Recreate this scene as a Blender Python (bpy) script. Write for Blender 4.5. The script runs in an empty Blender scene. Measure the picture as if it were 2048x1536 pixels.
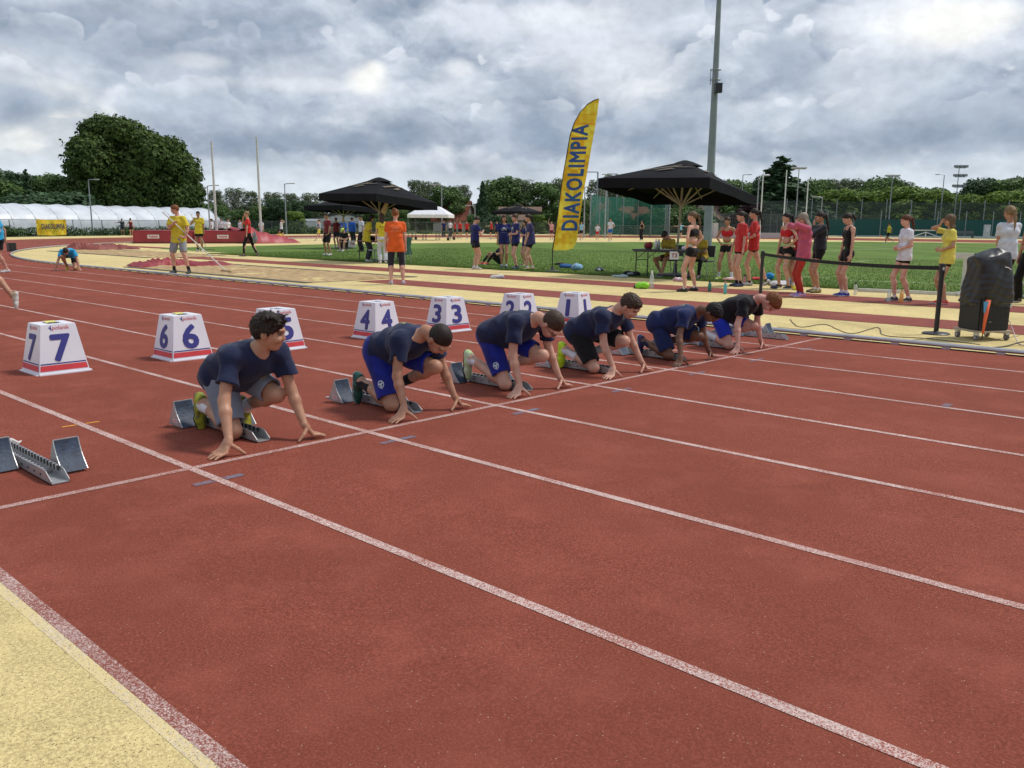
import bpy, bmesh, math, random
import numpy as np
import openvdb
from mathutils import Vector, Matrix
from mathutils.bvhtree import BVHTree

SC = bpy.context.scene
COL = SC.collection
R = math.radians
rng = np.random.default_rng(7)
random.seed(7)

# ------------------------------------------------------------------ camera
CAM_P = np.array([4.32799, -2.12422, 1.33486])
CAM_YAW, CAM_PITCH, CAM_ROLL, CAM_F = 2.31036, -0.18743, 0.00568, 1691.95283   # focal length in pixels of a 2048 wide picture
_fw = np.array([math.cos(CAM_YAW)*math.cos(CAM_PITCH), math.sin(CAM_YAW)*math.cos(CAM_PITCH), math.sin(CAM_PITCH)])
_r0 = np.array([math.sin(CAM_YAW), -math.cos(CAM_YAW), 0.0])
_u0 = np.cross(_r0, _fw)
_rt = math.cos(CAM_ROLL)*_r0 + math.sin(CAM_ROLL)*_u0
_up = -math.sin(CAM_ROLL)*_r0 + math.cos(CAM_ROLL)*_u0
cd = bpy.data.cameras.new('camera'); cam = bpy.data.objects.new('camera', cd); COL.objects.link(cam)
M = Matrix.Identity(4)
for i in range(3):
    M[i][0] = _rt[i]; M[i][1] = _up[i]; M[i][2] = -_fw[i]; M[i][3] = CAM_P[i]
cam.matrix_world = M
cd.sensor_fit = 'HORIZONTAL'; cd.sensor_width = 36.0; cd.lens = 36.0*CAM_F/2048.0
cd.clip_start = 0.05; cd.clip_end = 3000
SC.camera = cam
FH = np.array([math.cos(CAM_YAW), math.sin(CAM_YAW), 0.0])      # view direction on the ground
RH = np.array([math.sin(CAM_YAW), -math.cos(CAM_YAW), 0.0])     # picture right on the ground

# ------------------------------------------------------------------ sky and sun
SUN_EL, SUN_AZ = R(58), R(60)      # azimuth of the sun as seen from the scene, from +x towards +y
wd = bpy.data.worlds.new('World'); SC.world = wd; wd.use_nodes = True
def build_world():
    nt = wd.node_tree; N = nt.nodes; L = nt.links; N.clear()
    def nd(t, **k):
        n = N.new(t)
        for a, b in k.items(): setattr(n, a, b)
        return n
    def val(n, i, v):
        if hasattr(v, 'type') and hasattr(v, 'links'): L.new(v, n.inputs[i])
        else: n.inputs[i].default_value = v
    def m(op, a, b=0.0, c=None, clamp=False):
        n = nd('ShaderNodeMath', operation=op, use_clamp=clamp); val(n, 0, a); val(n, 1, b)
        if c is not None: val(n, 2, c)
        return n.outputs[0]
    def noise(vec, scale, detail=6, rough=.55, dist=0.0, w=None):
        n = nd('ShaderNodeTexNoise', noise_dimensions='2D'); L.new(vec, n.inputs['Vector']); n.inputs['Scale'].default_value = scale
        n.inputs['Detail'].default_value = detail; n.inputs['Roughness'].default_value = rough; n.inputs['Distortion'].default_value = dist
        return n.outputs['Fac']
    def ramp(v, a, b):
        n = nd('ShaderNodeMapRange', interpolation_type='SMOOTHSTEP'); val(n, 0, v); val(n, 1, a); val(n, 2, b)
        return n.outputs[0]
    def mix(f, a, b):
        n = nd('ShaderNodeMix', data_type='RGBA'); val(n, 0, f)
        for i, v in ((6, a), (7, b)):
            if hasattr(v, 'links'): L.new(v, n.inputs[i])
            else: n.inputs[i].default_value = (*v, 1)
        return n.outputs[2]
    sky = nd('ShaderNodeTexSky', sky_type='NISHITA', sun_disc=False); sky.sun_elevation = SUN_EL; sky.sun_rotation = R(90) - SUN_AZ
    bg0 = nd('ShaderNodeBackground'); bg0.inputs[1].default_value = 0.09; L.new(sky.outputs[0], bg0.inputs[0])
    tc = nd('ShaderNodeTexCoord'); rot = nd('ShaderNodeVectorRotate', rotation_type='Z_AXIS'); L.new(tc.outputs['Generated'], rot.inputs['Vector'])
    rot.inputs['Angle'].default_value = -CAM_YAW
    sp = nd('ShaderNodeSeparateXYZ'); L.new(rot.outputs[0], sp.inputs[0])
    X, Y, Z = sp.outputs
    az = m('MULTIPLY', m('ARCTAN2', Y, X), -57.2958)          # degrees to the right of the view direction
    el = m('MULTIPLY', m('ARCSINE', Z), 57.2958)
    cb = nd('ShaderNodeCombineXYZ'); L.new(m('MULTIPLY', az, .1), cb.inputs[0]); L.new(m('MULTIPLY', el, .155), cb.inputs[1]); P = cb.outputs[0]
    # cloud sheet in perspective
    zz = m('ADD', m('MAXIMUM', Z, 0.0), 0.10)
    c2 = nd('ShaderNodeCombineXYZ'); L.new(m('DIVIDE', X, zz), c2.inputs[0]); L.new(m('DIVIDE', Y, zz), c2.inputs[1]); Q = c2.outputs[0]
    n1 = noise(P, .62, 8, .56, .25)
    n2 = noise(Q, 1.1, 7, .55, .5)
    n3 = noise(P, 2.6, 6, .6, .2)
    # relief: billows lit from above, flat shaded bases
    def shifted(vec, d):
        n = nd('ShaderNodeVectorMath', operation='ADD'); L.new(vec, n.inputs[0]); n.inputs[1].default_value = d; return n.outputs[0]
    rA = noise(P, 1.15, 9, .58, .35); rB = noise(shifted(P, (.02, .10, 0)), 1.15, 9, .58, .35)
    rC = noise(P, 3.6, 6, .6, .2); rD = noise(shifted(P, (.01, .04, 0)), 3.6, 6, .6, .2)
    def puff(vec, sc):
        n = nd('ShaderNodeTexVoronoi', feature='F1', voronoi_dimensions='2D'); L.new(vec, n.inputs['Vector']); n.inputs['Scale'].default_value = sc; n.inputs['Detail'].default_value = 1.0; n.inputs['Roughness'].default_value = .5; return n.outputs['Distance']
    cw = nd('ShaderNodeTexNoise', noise_dimensions='2D'); L.new(P, cw.inputs['Vector']); cw.inputs['Scale'].default_value = 1.6; cw.inputs['Detail'].default_value = 4
    wv = nd('ShaderNodeVectorMath', operation='MULTIPLY_ADD'); L.new(cw.outputs['Color'], wv.inputs[0]); wv.inputs[1].default_value = (.42, .42, 0); L.new(P, wv.inputs[2]); PW = wv.outputs[0]
    p1 = puff(PW, 1.25); p2 = puff(shifted(PW, (.03, .15, 0)), 1.25); q1 = puff(PW, 4.5); q2 = puff(shifted(PW, (.01, .05, 0)), 4.5)
    relief = m('ADD', m('ADD', m('MULTIPLY', m('SUBTRACT', p2, p1), .80), m('MULTIPLY', m('SUBTRACT', q2, q1), .15)), m('ADD', m('MULTIPLY', m('SUBTRACT', rA, rB), 1.0), m('MULTIPLY', m('SUBTRACT', rC, rD), .35)))
    # base grey field
    g = m('ADD', m('ADD', m('MULTIPLY', n1, .66), m('MULTIPLY', relief, .36)), m('ADD', m('MULTIPLY', n2, .12), m('MULTIPLY', n3, .22)))
    col = mix(ramp(g, .35, .67), (.225, .28, .365), (.55, .585, .645))
    def blob(a, e, sa, se, w=1.0, k=.9):
        # soft elliptical patch around azimuth a and elevation e, edge broken by noise
        d = m('SQRT', m('ADD', m('POWER', m('DIVIDE', m('ADD', az, -a), sa), 2.0), m('POWER', m('DIVIDE', m('ADD', el, -e), se), 2.0)))
        d = m('ADD', d, m('MULTIPLY', m('ADD', n1, -.5), 2.2*k)); d = m('ADD', d, m('MULTIPLY', m('ADD', n3, -.5), 1.1*k))
        return m('MULTIPLY', ramp(d, 1.25, .35), w)
    def AE(u, v):
        return (math.degrees(math.atan((u-1024)/CAM_F)), math.degrees(math.atan((768-v)/math.hypot(CAM_F, u-1024))) + math.degrees(CAM_PITCH)*math.cos(math.atan((u-1024)/CAM_F)))
    def patch(c, u, v, w, h, tone, amt, k=.9):
        a, e = AE(u, v); return mix(blob(a, e, w/30.0, h/30.0, amt, k), c, tone)
    dark, mid, lite, white, warm = (.18, .23, .315), (.32, .375, .455), (.54, .575, .635), (.69, .71, .745), (.78, .78, .745)
    col = patch(col, 300, 70, 420, 90, dark, .8)
    col = patch(col, 120, 300, 210, 190, lite, .6)
    col = patch(col, 110, 240, 150, 120, warm, .85)
    col = patch(col, 75, 205, 90, 26, mid, .8)
    col = patch(col, 60, 225, 60, 30, mid, .7)
    col = patch(col, 480, 215, 220, 60, mid, .6)
    col = patch(col, 620, 150, 120, 40, lite, .7)
    col = patch(col, 640, 175, 170, 16, white, .8)
    col = patch(col, 620, 285, 420, 42, dark, .85)
    col = patch(col, 1080, 265, 330, 50, dark, .8)
    col = patch(col, 1600, 230, 420, 60, mid, .5)
    col = patch(col, 1650, 300, 420, 35, dark, .55)
    def bank(c, e0, Am, lob, th, seed, amt, sc, rim, body, base):
        v1 = nd('ShaderNodeCombineXYZ'); L.new(m('ADD', m('MULTIPLY', az, .1), seed), v1.inputs[0]); L.new(m('MULTIPLY', el, .03), v1.inputs[1])
        nt1 = noise(v1.outputs[0], sc, 3, .5, 0.0)
        vd = puff(shifted(PW, (seed, seed*.7, 0)), 3.2); vd2 = puff(shifted(PW, (seed*1.3, seed, 0)), 9.0)
        top = m('ADD', e0, m('MULTIPLY', m('SUBTRACT', nt1, .5), Am)); top = m('ADD', top, m('MULTIPLY', m('SUBTRACT', .40, vd), lob)); top = m('ADD', top, m('MULTIPLY', m('SUBTRACT', .40, vd2), lob*.18))
        d = m('SUBTRACT', top, el); ins = m('MULTIPLY', ramp(d, -.05, .50), ramp(d, th*1.5, th*.7)); ins = m('MULTIPLY', ins, m('ADD', .35, m('MULTIPLY', ramp(noise(shifted(P, (seed, 0, 0)), .9, 3, .5), .38, .60), .65)))
        dn = m('ADD', d, m('MULTIPLY', m('SUBTRACT', vd, .4), 3.2))
        tone = mix(ramp(dn, .2, th*.45), rim, body); tone = mix(ramp(dn, th*.45, th*1.05), tone, base)
        return mix(m('MULTIPLY', ins, amt), c, tone)
    col = bank(col, 15.5, 7.0, 3.4, 4.5, .7, .48, 1.5, (.72, .74, .78), (.47, .51, .57), (.29, .345, .43))
    col = bank(col, 11.5, 7.0, 3.0, 4.2, 2.3, .58, 1.9, (.66, .69, .74), (.41, .46, .53), (.235, .29, .375))
    col = bank(col, 8.2, 5.0, 2.4, 3.6, 5.1, .62, 2.4, (.60, .635, .69), (.38, .43, .50), (.205, .26, .345))
    col = bank(col, 4.6, 2.6, 1.4, 2.2, 8.4, .60, 3.2, (.56, .59, .63), (.42, .46, .52), (.28, .33, .40))
    col = patch(col, 1180, 60, 200, 70, lite, .6)
    col = patch(col, 1100, 40, 110, 26, white, .6)
    col = patch(col, 1250, 150, 130, 60, white, .55)
    col = patch(col, 1830, 50, 180, 60, white, .8)
    col = patch(col, 1870, 45, 110, 34, warm, .9)
    col = patch(col, 1690, 175, 120, 60, lite, .55)
    col = patch(col, 745, 165, 46, 34, warm, .85, .45); col = patch(col, 760, 142, 26, 20, warm, .8, .4)
    col = patch(col, 925, 160, 62, 36, (.56, .60, .66), .75, .5); col = patch(col, 922, 138, 34, 20, white, .75, .45)
    col = patch(col, 380, 150, 110, 34, (.50, .54, .61), .6); col = patch(col, 430, 128, 60, 16, white, .5, .5)
    col = patch(col, 1150, 100, 150, 40, lite, .55); col = patch(col, 1290, 175, 60, 18, white, .6)
    # pale band over the horizon
    col = mix(ramp(m('ADD', el, m('MULTIPLY', m('ADD', n1, -.5), 5.0)), 5.2, 1.4), col, (.56, .62, .68))
    fine = m('ADD', noise(P, 9.0, 5, .6, .1), m('MULTIPLY', relief, .8))
    vv = nd('ShaderNodeHueSaturation'); L.new(col, vv.inputs['Color']); L.new(m('ADD', .80, m('MULTIPLY', fine, .26)), vv.inputs['Value'])
    # the lower half keeps the tone of far ground
    low = mix(ramp(el, 0.2, -1.0), vv.outputs[0], (.10, .12, .07))
    bg1 = nd('ShaderNodeBackground'); bg1.inputs[1].default_value = 1.0; L.new(low, bg1.inputs[0])
    mx = nd('ShaderNodeMixShader'); mx.inputs[0].default_value = .96; L.new(bg0.outputs[0], mx.inputs[1]); L.new(bg1.outputs[0], mx.inputs[2])
    out = nd('ShaderNodeOutputWorld'); L.new(mx.outputs[0], out.inputs[0])
build_world()
wd.cycles.sampling_method = 'MANUAL'; wd.cycles.sample_map_resolution = 256
sd = bpy.data.lights.new('sun', 'SUN'); sun = bpy.data.objects.new('sun', sd); COL.objects.link(sun)
sd.energy = 1.9; sd.angle = R(11); sd.color = (1.0, .96, .9)
sun.rotation_euler = Vector((math.cos(SUN_EL)*math.cos(SUN_AZ), math.cos(SUN_EL)*math.sin(SUN_AZ), math.sin(SUN_EL))).to_track_quat('Z', 'Y').to_euler()
vs = SC.view_settings; vs.view_transform = 'Standard'; vs.look = 'None'; vs.exposure = 0.53; vs.gamma = 1.0; vs.use_curve_mapping = False
SC.cycles.max_bounces = 6; SC.cycles.diffuse_bounces = 3; SC.cycles.transparent_max_bounces = 12

# ------------------------------------------------------------------ where things stand
KERB_Y = 8.54; ZF = -0.0854       # the track falls one per cent towards the kerb, the infield lies flat
def gz(x, y): return -0.01*max(min(y, KERB_Y), -3.0)
def ray(u, v):
    return _fw + _rt*(u-1024)/CAM_F - _up*(v-768)/CAM_F
def at(u, v):
    d = ray(u, v); t = -(CAM_P[2]+.01*CAM_P[1])/(d[2]+.01*d[1]); X = CAM_P + t*d
    if t < 0 or X[1] > KERB_Y: X = CAM_P + d*(ZF-CAM_P[2])/d[2]
    elif X[1] < -3: X = CAM_P + d*(.03-CAM_P[2])/d[2]
    return X
def col_at(u, D):
    d = ray(u, 460); P = CAM_P + d*D; P[2] = ZF; return P
def zsolve(x, y, v):
    'height at which a point standing over (x, y) shows at picture row v'
    a = np.array([x-CAM_P[0], y-CAM_P[1], -CAM_P[2]]); T = (768-v)/CAM_F; return float((T*(a @ _fw)-a @ _up)/(_up[2]-T*_fw[2]))
def zat(v, u, D): P = col_at(u, D); return zsolve(P[0], P[1], v)
def depth(X): return float((np.asarray(X, float)-CAM_P) @ _fw)

# ------------------------------------------------------------------ object helpers
def tag(o, label=None, cat=None, group=None, kind=None):
    if label: o['label'] = label
    if cat: o['category'] = cat
    if group: o['group'] = group
    if kind: o['kind'] = kind
    return o
def empty(name, loc=(0, 0, 0), rz=0.0, label=None, cat=None, group=None):
    o = bpy.data.objects.new(name, None); COL.objects.link(o); o.location = loc; o.rotation_euler = (0, 0, rz); o.empty_display_size = .1
    return tag(o, label, cat, group)
def link(name, me, mat=None, parent=None, loc=None, smooth=False):
    o = bpy.data.objects.new(name, me); COL.objects.link(o)
    if mat is not None and not me.materials: me.materials.append(mat)
    if parent is not None: o.parent = parent
    if loc is not None: o.location = loc
    if smooth and len(me.polygons): me.polygons.foreach_set('use_smooth', np.ones(len(me.polygons), bool))
    return o
def mesh_np(name, V, F, smooth=False):
    me = bpy.data.meshes.new(name); V = np.ascontiguousarray(V, np.float32); F = np.ascontiguousarray(F, np.int32)
    n = F.shape[1]
    me.vertices.add(len(V)); me.vertices.foreach_set('co', V.ravel())
    me.loops.add(F.size); me.loops.foreach_set('vertex_index', F.ravel())
    me.polygons.add(len(F)); me.polygons.foreach_set('loop_start', np.arange(0, F.size, n, dtype=np.int32)); me.polygons.foreach_set('loop_total', np.full(len(F), n, np.int32))
    if smooth: me.polygons.foreach_set('use_smooth', np.ones(len(F), bool))
    me.update(calc_edges=True); return me
def copy_thing(o, loc, rz=0.0, label=None, group=None, scale=None, parent=None):
    c = o.copy(); COL.objects.link(c)
    if parent is None:
        c.location = loc; c.rotation_euler = (0, 0, rz)
        if scale is not None: c.scale = (scale,)*3 if not hasattr(scale, '__len__') else scale
    else: c.parent = parent; c.matrix_parent_inverse = o.matrix_parent_inverse.copy()
    if label: c['label'] = label
    if group: c['group'] = group
    for ch in list(o.children): copy_thing(ch, None, parent=c)
    return c

class MB:
    'mesh builder: boxes, bars, lathes, sheets joined into one mesh'
    def __init__(s): s.v = []; s.f = []
    def add(s, V, F):
        n = len(s.v); s.v += [tuple(map(float, p)) for p in V]; s.f += [tuple(i+n for i in f) for f in F]; return s
    def box(s, c, d, rz=0.0, rm=None, taper=1.0):
        V = []
        for z in (-1, 1):
            t = taper if z > 0 else 1.0
            for x, y in ((-1, -1), (1, -1), (1, 1), (-1, 1)): V.append(Vector((x*d[0]/2*t, y*d[1]/2*t, z*d[2]/2)))
        m_ = rm if rm is not None else Matrix.Rotation(rz, 3, 'Z')
        return s.add([m_ @ p + Vector(c) for p in V], [(3, 2, 1, 0), (4, 5, 6, 7), (0, 1, 5, 4), (1, 2, 6, 5), (2, 3, 7, 6), (3, 0, 4, 7)])
    def tube(s, pts, r, n=8, cap=True, r2=None):
        pts = [Vector(p) for p in pts]; k = len(pts); V = []; F = []
        rs = r if hasattr(r, '__len__') else [r + (0 if r2 is None else (r2-r)*i/(k-1)) for i in range(k)]
        ref = None
        for i, p in enumerate(pts):
            t = (pts[min(i+1, k-1)] - pts[max(i-1, 0)]).normalized()
            if ref is None: ref = t.orthogonal().normalized()
            a = (ref - t*ref.dot(t)); a = a.normalized() if a.length > 1e-6 else t.orthogonal().normalized(); ref = a
            b = t.cross(a)
            for j in range(n):
                q = 2*math.pi*j/n; V.append(p + (a*math.cos(q) + b*math.sin(q))*rs[i])
        for i in range(k-1):
            for j in range(n): F.append((i*n+j, i*n+(j+1) % n, (i+1)*n+(j+1) % n, (i+1)*n+j))
        if cap: F.append(tuple(range(n-1, -1, -1))); F.append(tuple((k-1)*n+j for j in range(n)))
        return s.add(V, F)
    def bar(s, a, b, w, h, up=(0, 0, 1)):
        a = Vector(a); b = Vector(b); t = (b-a).normalized(); u = Vector(up); sd_ = t.cross(u)
        if sd_.length < 1e-4: sd_ = t.orthogonal()
        sd_.normalize(); u = sd_.cross(t)
        V = [p + sd_*x*w/2 + u*z*h/2 for p in (a, b) for x, z in ((-1, -1), (1, -1), (1, 1), (-1, 1))]
        return s.add(V, [(0, 1, 2, 3), (7, 6, 5, 4), (0, 4, 5, 1), (1, 5, 6, 2), (2, 6, 7, 3), (3, 7, 4, 0)])
    def lathe(s, prof, n=16, c=(0, 0, 0)):
        V = [(c[0]+r*math.cos(2*math.pi*j/n), c[1]+r*math.sin(2*math.pi*j/n), c[2]+z) for r, z in prof for j in range(n)]; F = []
        for i in range(len(prof)-1):
            for j in range(n): F.append((i*n+j, i*n+(j+1) % n, (i+1)*n+(j+1) % n, (i+1)*n+j))
        F.append(tuple(range(n-1, -1, -1))); F.append(tuple((len(prof)-1)*n+j for j in range(n)))
        return s.add(V, F)
    def prism(s, poly, z0, z1):
        n = len(poly); V = [(x, y, z0) for x, y in poly] + [(x, y, z1) for x, y in poly]
        return s.add(V, [tuple(range(n-1, -1, -1)), tuple(range(n, 2*n))] + [(i, (i+1) % n, n+(i+1) % n, n+i) for i in range(n)])
    def sheet(s, fn, nu, nv):
        V = [fn(i/nu, j/nv) for j in range(nv+1) for i in range(nu+1)]
        return s.add(V, [(j*(nu+1)+i, j*(nu+1)+i+1, (j+1)*(nu+1)+i+1, (j+1)*(nu+1)+i) for j in range(nv) for i in range(nu)])
    def build(s, name, mat=None, parent=None, loc=None, smooth=False, bevel=0.0):
        me = bpy.data.meshes.new(name); me.from_pydata(s.v, [], s.f); me.update()
        if bevel:
            bm = bmesh.new(); bm.from_mesh(me)
            bmesh.ops.bevel(bm, geom=[e for e in bm.edges if len(e.link_faces) == 2 and e.calc_face_angle(0) > .5], offset=bevel, segments=2, affect='EDGES', clamp_overlap=True)
            bm.to_mesh(me); bm.free()
        return link(name, me, mat, parent, loc, smooth)

# ------------------------------------------------------------------ materials
MATS = {}
def mat(name, col, rough=.6, col2=None, scale=8.0, detail=5, lo=.35, hi=.65, metal=0.0, bump=0.0, bscale=None, bdist=.01, spec=.5, coord='Object', sheen=0.0, trans=0.0, alpha=1.0, sss=0.0):
    if name in MATS: return MATS[name]
    m_ = bpy.data.materials.new(name); MATS[name] = m_; m_.use_nodes = True; nt = m_.node_tree; b = nt.nodes['Principled BSDF']
    b.inputs['Roughness'].default_value = rough; b.inputs['Metallic'].default_value = metal; b.inputs['Specular IOR Level'].default_value = spec
    if sheen: b.inputs['Sheen Weight'].default_value = sheen
    if trans: b.inputs['Transmission Weight'].default_value = trans
    if alpha < 1: b.inputs['Alpha'].default_value = alpha
    if sss:
        b.inputs['Subsurface Weight'].default_value = sss; b.inputs['Subsurface Radius'].default_value = (.9, .35, .2); b.inputs['Subsurface Scale'].default_value = .01
    tc = nt.nodes.new('ShaderNodeTexCoord')
    if col2 is None: col2 = tuple(c*.82 for c in col)
    n = nt.nodes.new('ShaderNodeTexNoise'); n.inputs['Scale'].default_value = scale; n.inputs['Detail'].default_value = detail
    nt.links.new(tc.outputs[coord], n.inputs['Vector'])
    mr = nt.nodes.new('ShaderNodeMapRange'); mr.inputs[1].default_value = lo; mr.inputs[2].default_value = hi; nt.links.new(n.outputs['Fac'], mr.inputs[0])
    mx = nt.nodes.new('ShaderNodeMix'); mx.data_type = 'RGBA'; mx.inputs[6].default_value = (*col, 1); mx.inputs[7].default_value = (*col2, 1)
    nt.links.new(mr.outputs[0], mx.inputs[0]); nt.links.new(mx.outputs[2], b.inputs['Base Color'])
    if bump:
        n2 = nt.nodes.new('ShaderNodeTexNoise'); n2.inputs['Scale'].default_value = bscale or scale*4; n2.inputs['Detail'].default_value = 4; nt.links.new(tc.outputs[coord], n2.inputs['Vector'])
        bp = nt.nodes.new('ShaderNodeBump'); bp.inputs['Strength'].default_value = bump; bp.inputs['Distance'].default_value = bdist
        nt.links.new(n2.outputs['Fac'], bp.inputs['Height']); nt.links.new(bp.outputs[0], b.inputs['Normal'])
    return m_

def granule_mat(name, col, col2, speck, speck_amt, scale=260.0, wear=None, bump=.5, alpha_holes=None):
    'poured rubber granules, painted or plain; colours vary granule by granule'
    m_ = bpy.data.materials.new(name); MATS[name] = m_; m_.use_nodes = True; nt = m_.node_tree; N = nt.nodes; L = nt.links; b = N['Principled BSDF']
    b.inputs['Roughness'].default_value = .85; b.inputs['Specular IOR Level'].default_value = .10
    tc = N.new('ShaderNodeTexCoord'); src = tc.outputs['Object']
    def noise(s, d=3, ro=.6):
        n = N.new('ShaderNodeTexNoise'); n.inputs['Scale'].default_value = s; n.inputs['Detail'].default_value = d; n.inputs['Roughness'].default_value = ro; L.new(src, n.inputs['Vector']); return n.outputs['Fac']
    def mr(v, a, b_, c=0.0, d=1.0):
        n = N.new('ShaderNodeMapRange'); L.new(v, n.inputs[0])
        for i, q in ((1, a), (2, b_), (3, c), (4, d)): n.inputs[i].default_value = q
        return n.outputs[0]
    def mix(f, a, b_, bt='MIX'):
        n = N.new('ShaderNodeMix'); n.data_type = 'RGBA'; n.blend_type = bt
        if hasattr(f, 'links'): L.new(f, n.inputs[0])
        else: n.inputs[0].default_value = f
        for i, v in ((6, a), (7, b_)):
            if hasattr(v, 'links'): L.new(v, n.inputs[i])
            else: n.inputs[i].default_value = (*v, 1)
        return n.outputs[2]
    vo = N.new('ShaderNodeTexVoronoi'); vo.inputs['Scale'].default_value = scale; L.new(src, vo.inputs['Vector'])
    sp = N.new('ShaderNodeSeparateColor'); L.new(vo.outputs['Color'], sp.inputs[0])
    c = mix(mr(sp.outputs[0], .0, 1.0), col, col2)
    gr = noise(scale*.30, 3, .75); c = mix(mr(gr, .38, .49, .75, 0), c, tuple(q*.48 for q in col)); c = mix(mr(gr, .51, .63, 0, .65), c, tuple(min(1, q*1.45+.015) for q in col))
    big = noise(.45, 5, .6); c = mix(mr(big, .38, .62, 0, .55), c, tuple(q*.66 for q in col)); str_ = noise(1.0, 5, .65)
    mid = noise(2.3, 5, .65); c = mix(mr(mid, .48, .75, 0, .45), c, tuple(min(1, q*1.25+.015) for q in col))
    dirt = noise(14.0, 4, .7); c = mix(mr(dirt, .55, .8, 0, .3), c, tuple(q*.7 for q in col))
    if wear is not None:
        w = noise(190.0, 2, .7); w2 = noise(3.0, 4, .6)
        wm = N.new('ShaderNodeMath'); wm.operation = 'ADD'; L.new(w, wm.inputs[0]); L.new(mr(w2, .3, .7, -.06, .08), wm.inputs[1])
        c = mix(mr(wm.outputs[0], wear[1]-.03, wear[1]+.03), c, wear[0])
    if speck_amt:
        c = mix(mr(sp.outputs[1], 1-speck_amt, 1-speck_amt*.6), c, speck)
    L.new(c, b.inputs['Base Color'])
    bp = N.new('ShaderNodeBump'); bp.inputs['Strength'].default_value = bump; bp.inputs['Distance'].default_value = .004; L.new(vo.outputs['Distance'], bp.inputs['Height']); L.new(bp.outputs[0], b.inputs['Normal'])
    return m_

# ------------------------------------------------------------------ lettering
def text_mesh(txt, size, bold=.0, res=3, space=1.0):
    'outline lettering; bold type is made of copies set side by side, each a hair above the last'
    V, F = text_flat(txt, size, res, space)
    if bold <= 0: return V, F
    out = []; fs = []; n = len(V)
    for i, (dx, dy) in enumerate(((0, 0), (1, 0), (-1, 0), (0, 1), (0, -1), (.7, .7), (-.7, .7), (.7, -.7), (-.7, -.7))):
        out.append(V+np.array([dx*bold, dy*bold, i*.0004])); fs += [tuple(j+i*n for j in f) for f in F]
    return np.vstack(out), fs
def text_flat(txt, size, res=3, space=1.0):
    cu = bpy.data.curves.new('t', 'FONT'); cu.body = txt; cu.size = size; cu.space_character = space; cu.resolution_u = res; cu.align_x = 'CENTER'; cu.align_y = 'CENTER'
    o = bpy.data.objects.new('t', cu); COL.objects.link(o); dg = bpy.context.evaluated_depsgraph_get(); me = bpy.data.meshes.new_from_object(o.evaluated_get(dg))
    V = np.array([v.co[:] for v in me.vertices]); F = [tuple(p.vertices) for p in me.polygons]
    bpy.data.objects.remove(o); bpy.data.curves.remove(cu); bpy.data.meshes.remove(me)
    return V, F
def plate(name, V2, F, org, ex, ey, mat_, parent, off=.002, warp=None):
    'flat print: 2-D outline V2 set on the plane org + x*ex + y*ey, raised a little'
    ex = Vector(ex); ey = Vector(ey); n = ex.cross(ey).normalized(); org = Vector(org)
    me = bpy.data.meshes.new(name); pts = [org + ex*float(p[0]) + ey*float(p[1]) + n*(off+(float(p[2]) if len(p) > 2 else 0)) for p in V2]
    if warp: pts = [warp(q) for q in pts]
    me.from_pydata(pts, [], F); me.update(); return link(name, me, mat_, parent)
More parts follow.
